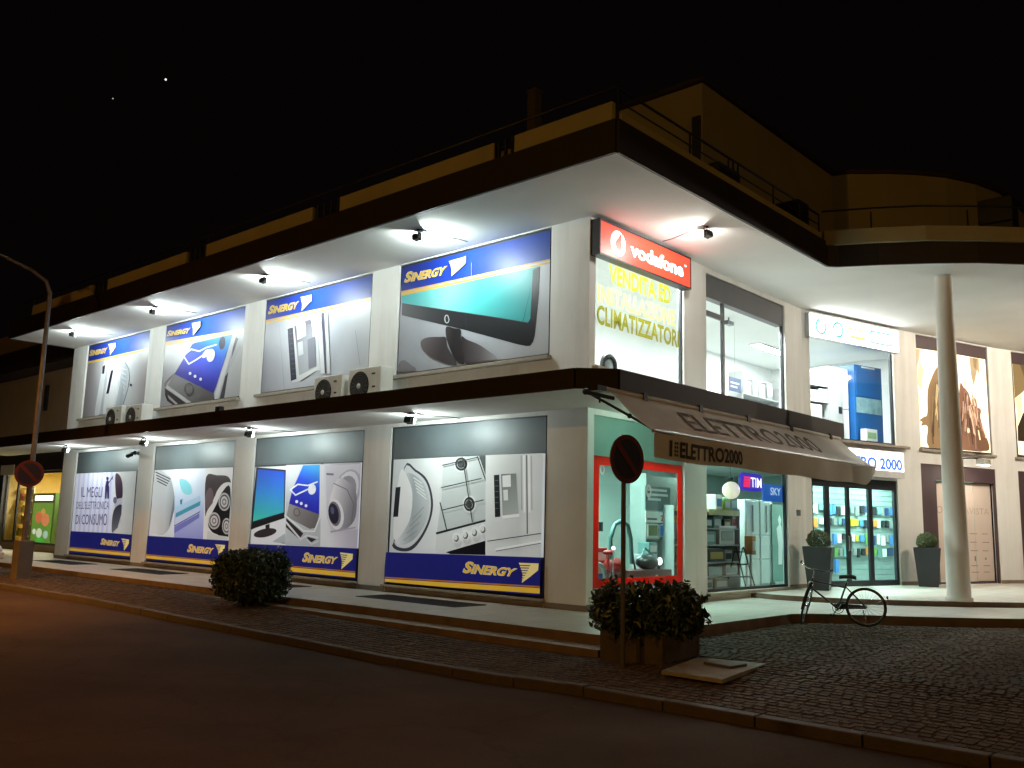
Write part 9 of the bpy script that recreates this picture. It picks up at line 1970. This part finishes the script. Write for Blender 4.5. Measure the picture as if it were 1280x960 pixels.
q = MB(); q.ring((0, 0, .2), .2, .05, 'y', 26, 8); q.build('rim', CK, r); q = MB(); q.lathe([(0, -.03), (.1, -.02), (.17, 0), (.0, .02)], (0, 0, .2), 20, axis='y'); q.build('disc', SILV, r)
r = fthing('A', 1.15, -2.0, 3.985, 'tall_white_cabinet', 'plain pale cabinet standing upstairs behind the corner window', 'cabinet')
q = MB(); q.box(-.5, .5, 0, .5, 0, 1.35); q.build('carcass', M('pale_beige', (.6, .6, .5), .6), r); q = MB(); q.box(-.46, -.01, -.02, 0, .05, 1.3); q.build('door', M('pale_beige', (.6, .6, .5), .6), r); q = MB(); q.box(.01, .46, -.02, 0, .05, 1.3); q.build('door', M('pale_beige', (.6, .6, .5), .6), r)
shelf_unit('B', 1.7, 2.85, -1.5, 3.99, 6.15, (4.6, 5.2, 5.66), 'white shelf with appliance boxes at left of the blue cabinet window', mat=CG)
for i, (s_, z, w_, h, lab) in enumerate(((2.2, 5.675, .3, .42, 'tall white appliance box on the top shelf'), (2.62, 5.675, .35, .28, 'flat white appliance box on the top shelf'), (2.2, 5.215, .4, .3, 'plain white appliance box on the middle shelf'), (2.65, 5.215, .3, .36, 'narrow white appliance box on the middle shelf'), (2.35, 4.615, .45, .5, 'large white appliance box on the lower shelf'))):
    box_thing('B', s_, -1.52, z, w_, .28, h, CW, 'goods_box', lab+' left of the blue cabinet', 'box', band=CG)
r = fthing('B', 3.2, -1.55, 3.985, 'grey_locker', 'grey metal locker between shelf and blue cabinet upstairs', 'locker')
q = MB(); q.box(-.32, .32, 0, .5, 0, 2.28); q.build('carcass', CG, r); q = MB(); q.box(-.28, .28, -.02, 0, .1, 2.2); q.build('door', CG, r); q = MB(); q.box(.1, .24, -.03, -.02, .95, 1.15); q.build('handle', CK, r)
r = fthing('B', 3.72, -1.65, 3.985, 'white_column_cabinet', 'slim white cabinet beside the blue one upstairs', 'cabinet')
q = MB(); q.box(-.17, .17, 0, .4, 0, 2.3); q.build('carcass', CW, r); q = MB(); q.box(-.15, .15, -.02, 0, .1, 1.1); q.build('door', CW, r); q = MB(); q.box(-.15, .15, -.02, 0, 1.14, 2.25); q.build('door', CW, r)
r = fthing('B', 4.62, -1.5, 3.985, 'blue_cabinet', 'large blue display cabinet with a pale picture band upstairs', 'cabinet')
q = MB(); q.box(-.62, .62, 0, .6, 0, 2.45); q.build('carcass', CB, r)
q = MB(); q.box(-.57, .57, -.012, 0, 1.05, 1.5); q.build('picture_band', CBL, r)
q = MB(); q.box(-.57, .32, -.02, 0, 1.54, 2.36); q.build('door', CB, r); q = MB(); q.box(-.57, .32, -.02, 0, .3, 1.0); q.build('door', CB, r)
q = MB(); q.box(-.3, .3, -.02, 0, 2.38, 2.42); q.build('text_line', CW, r)
box_thing('B', 4.3, -1.2, 4.2, .5, .2, .34, CW, 'goods_box', 'pale box with green stripe before the blue cabinet', 'box', band=M('stripe_green', (.25, .4, .2), .5))
r = fthing('B', 3.1, -.9, 6.98, 'ceiling_camera', 'small dark camera on the ceiling upstairs near the white lightbox', 'camera'); q = MB(); q.cyl((0, 0, 0), (0, 0, -.08), .03); q.build('mount', CK, r); q = MB(); q.ball((0, 0, -.11), .06); q.build('dome', CK, r)
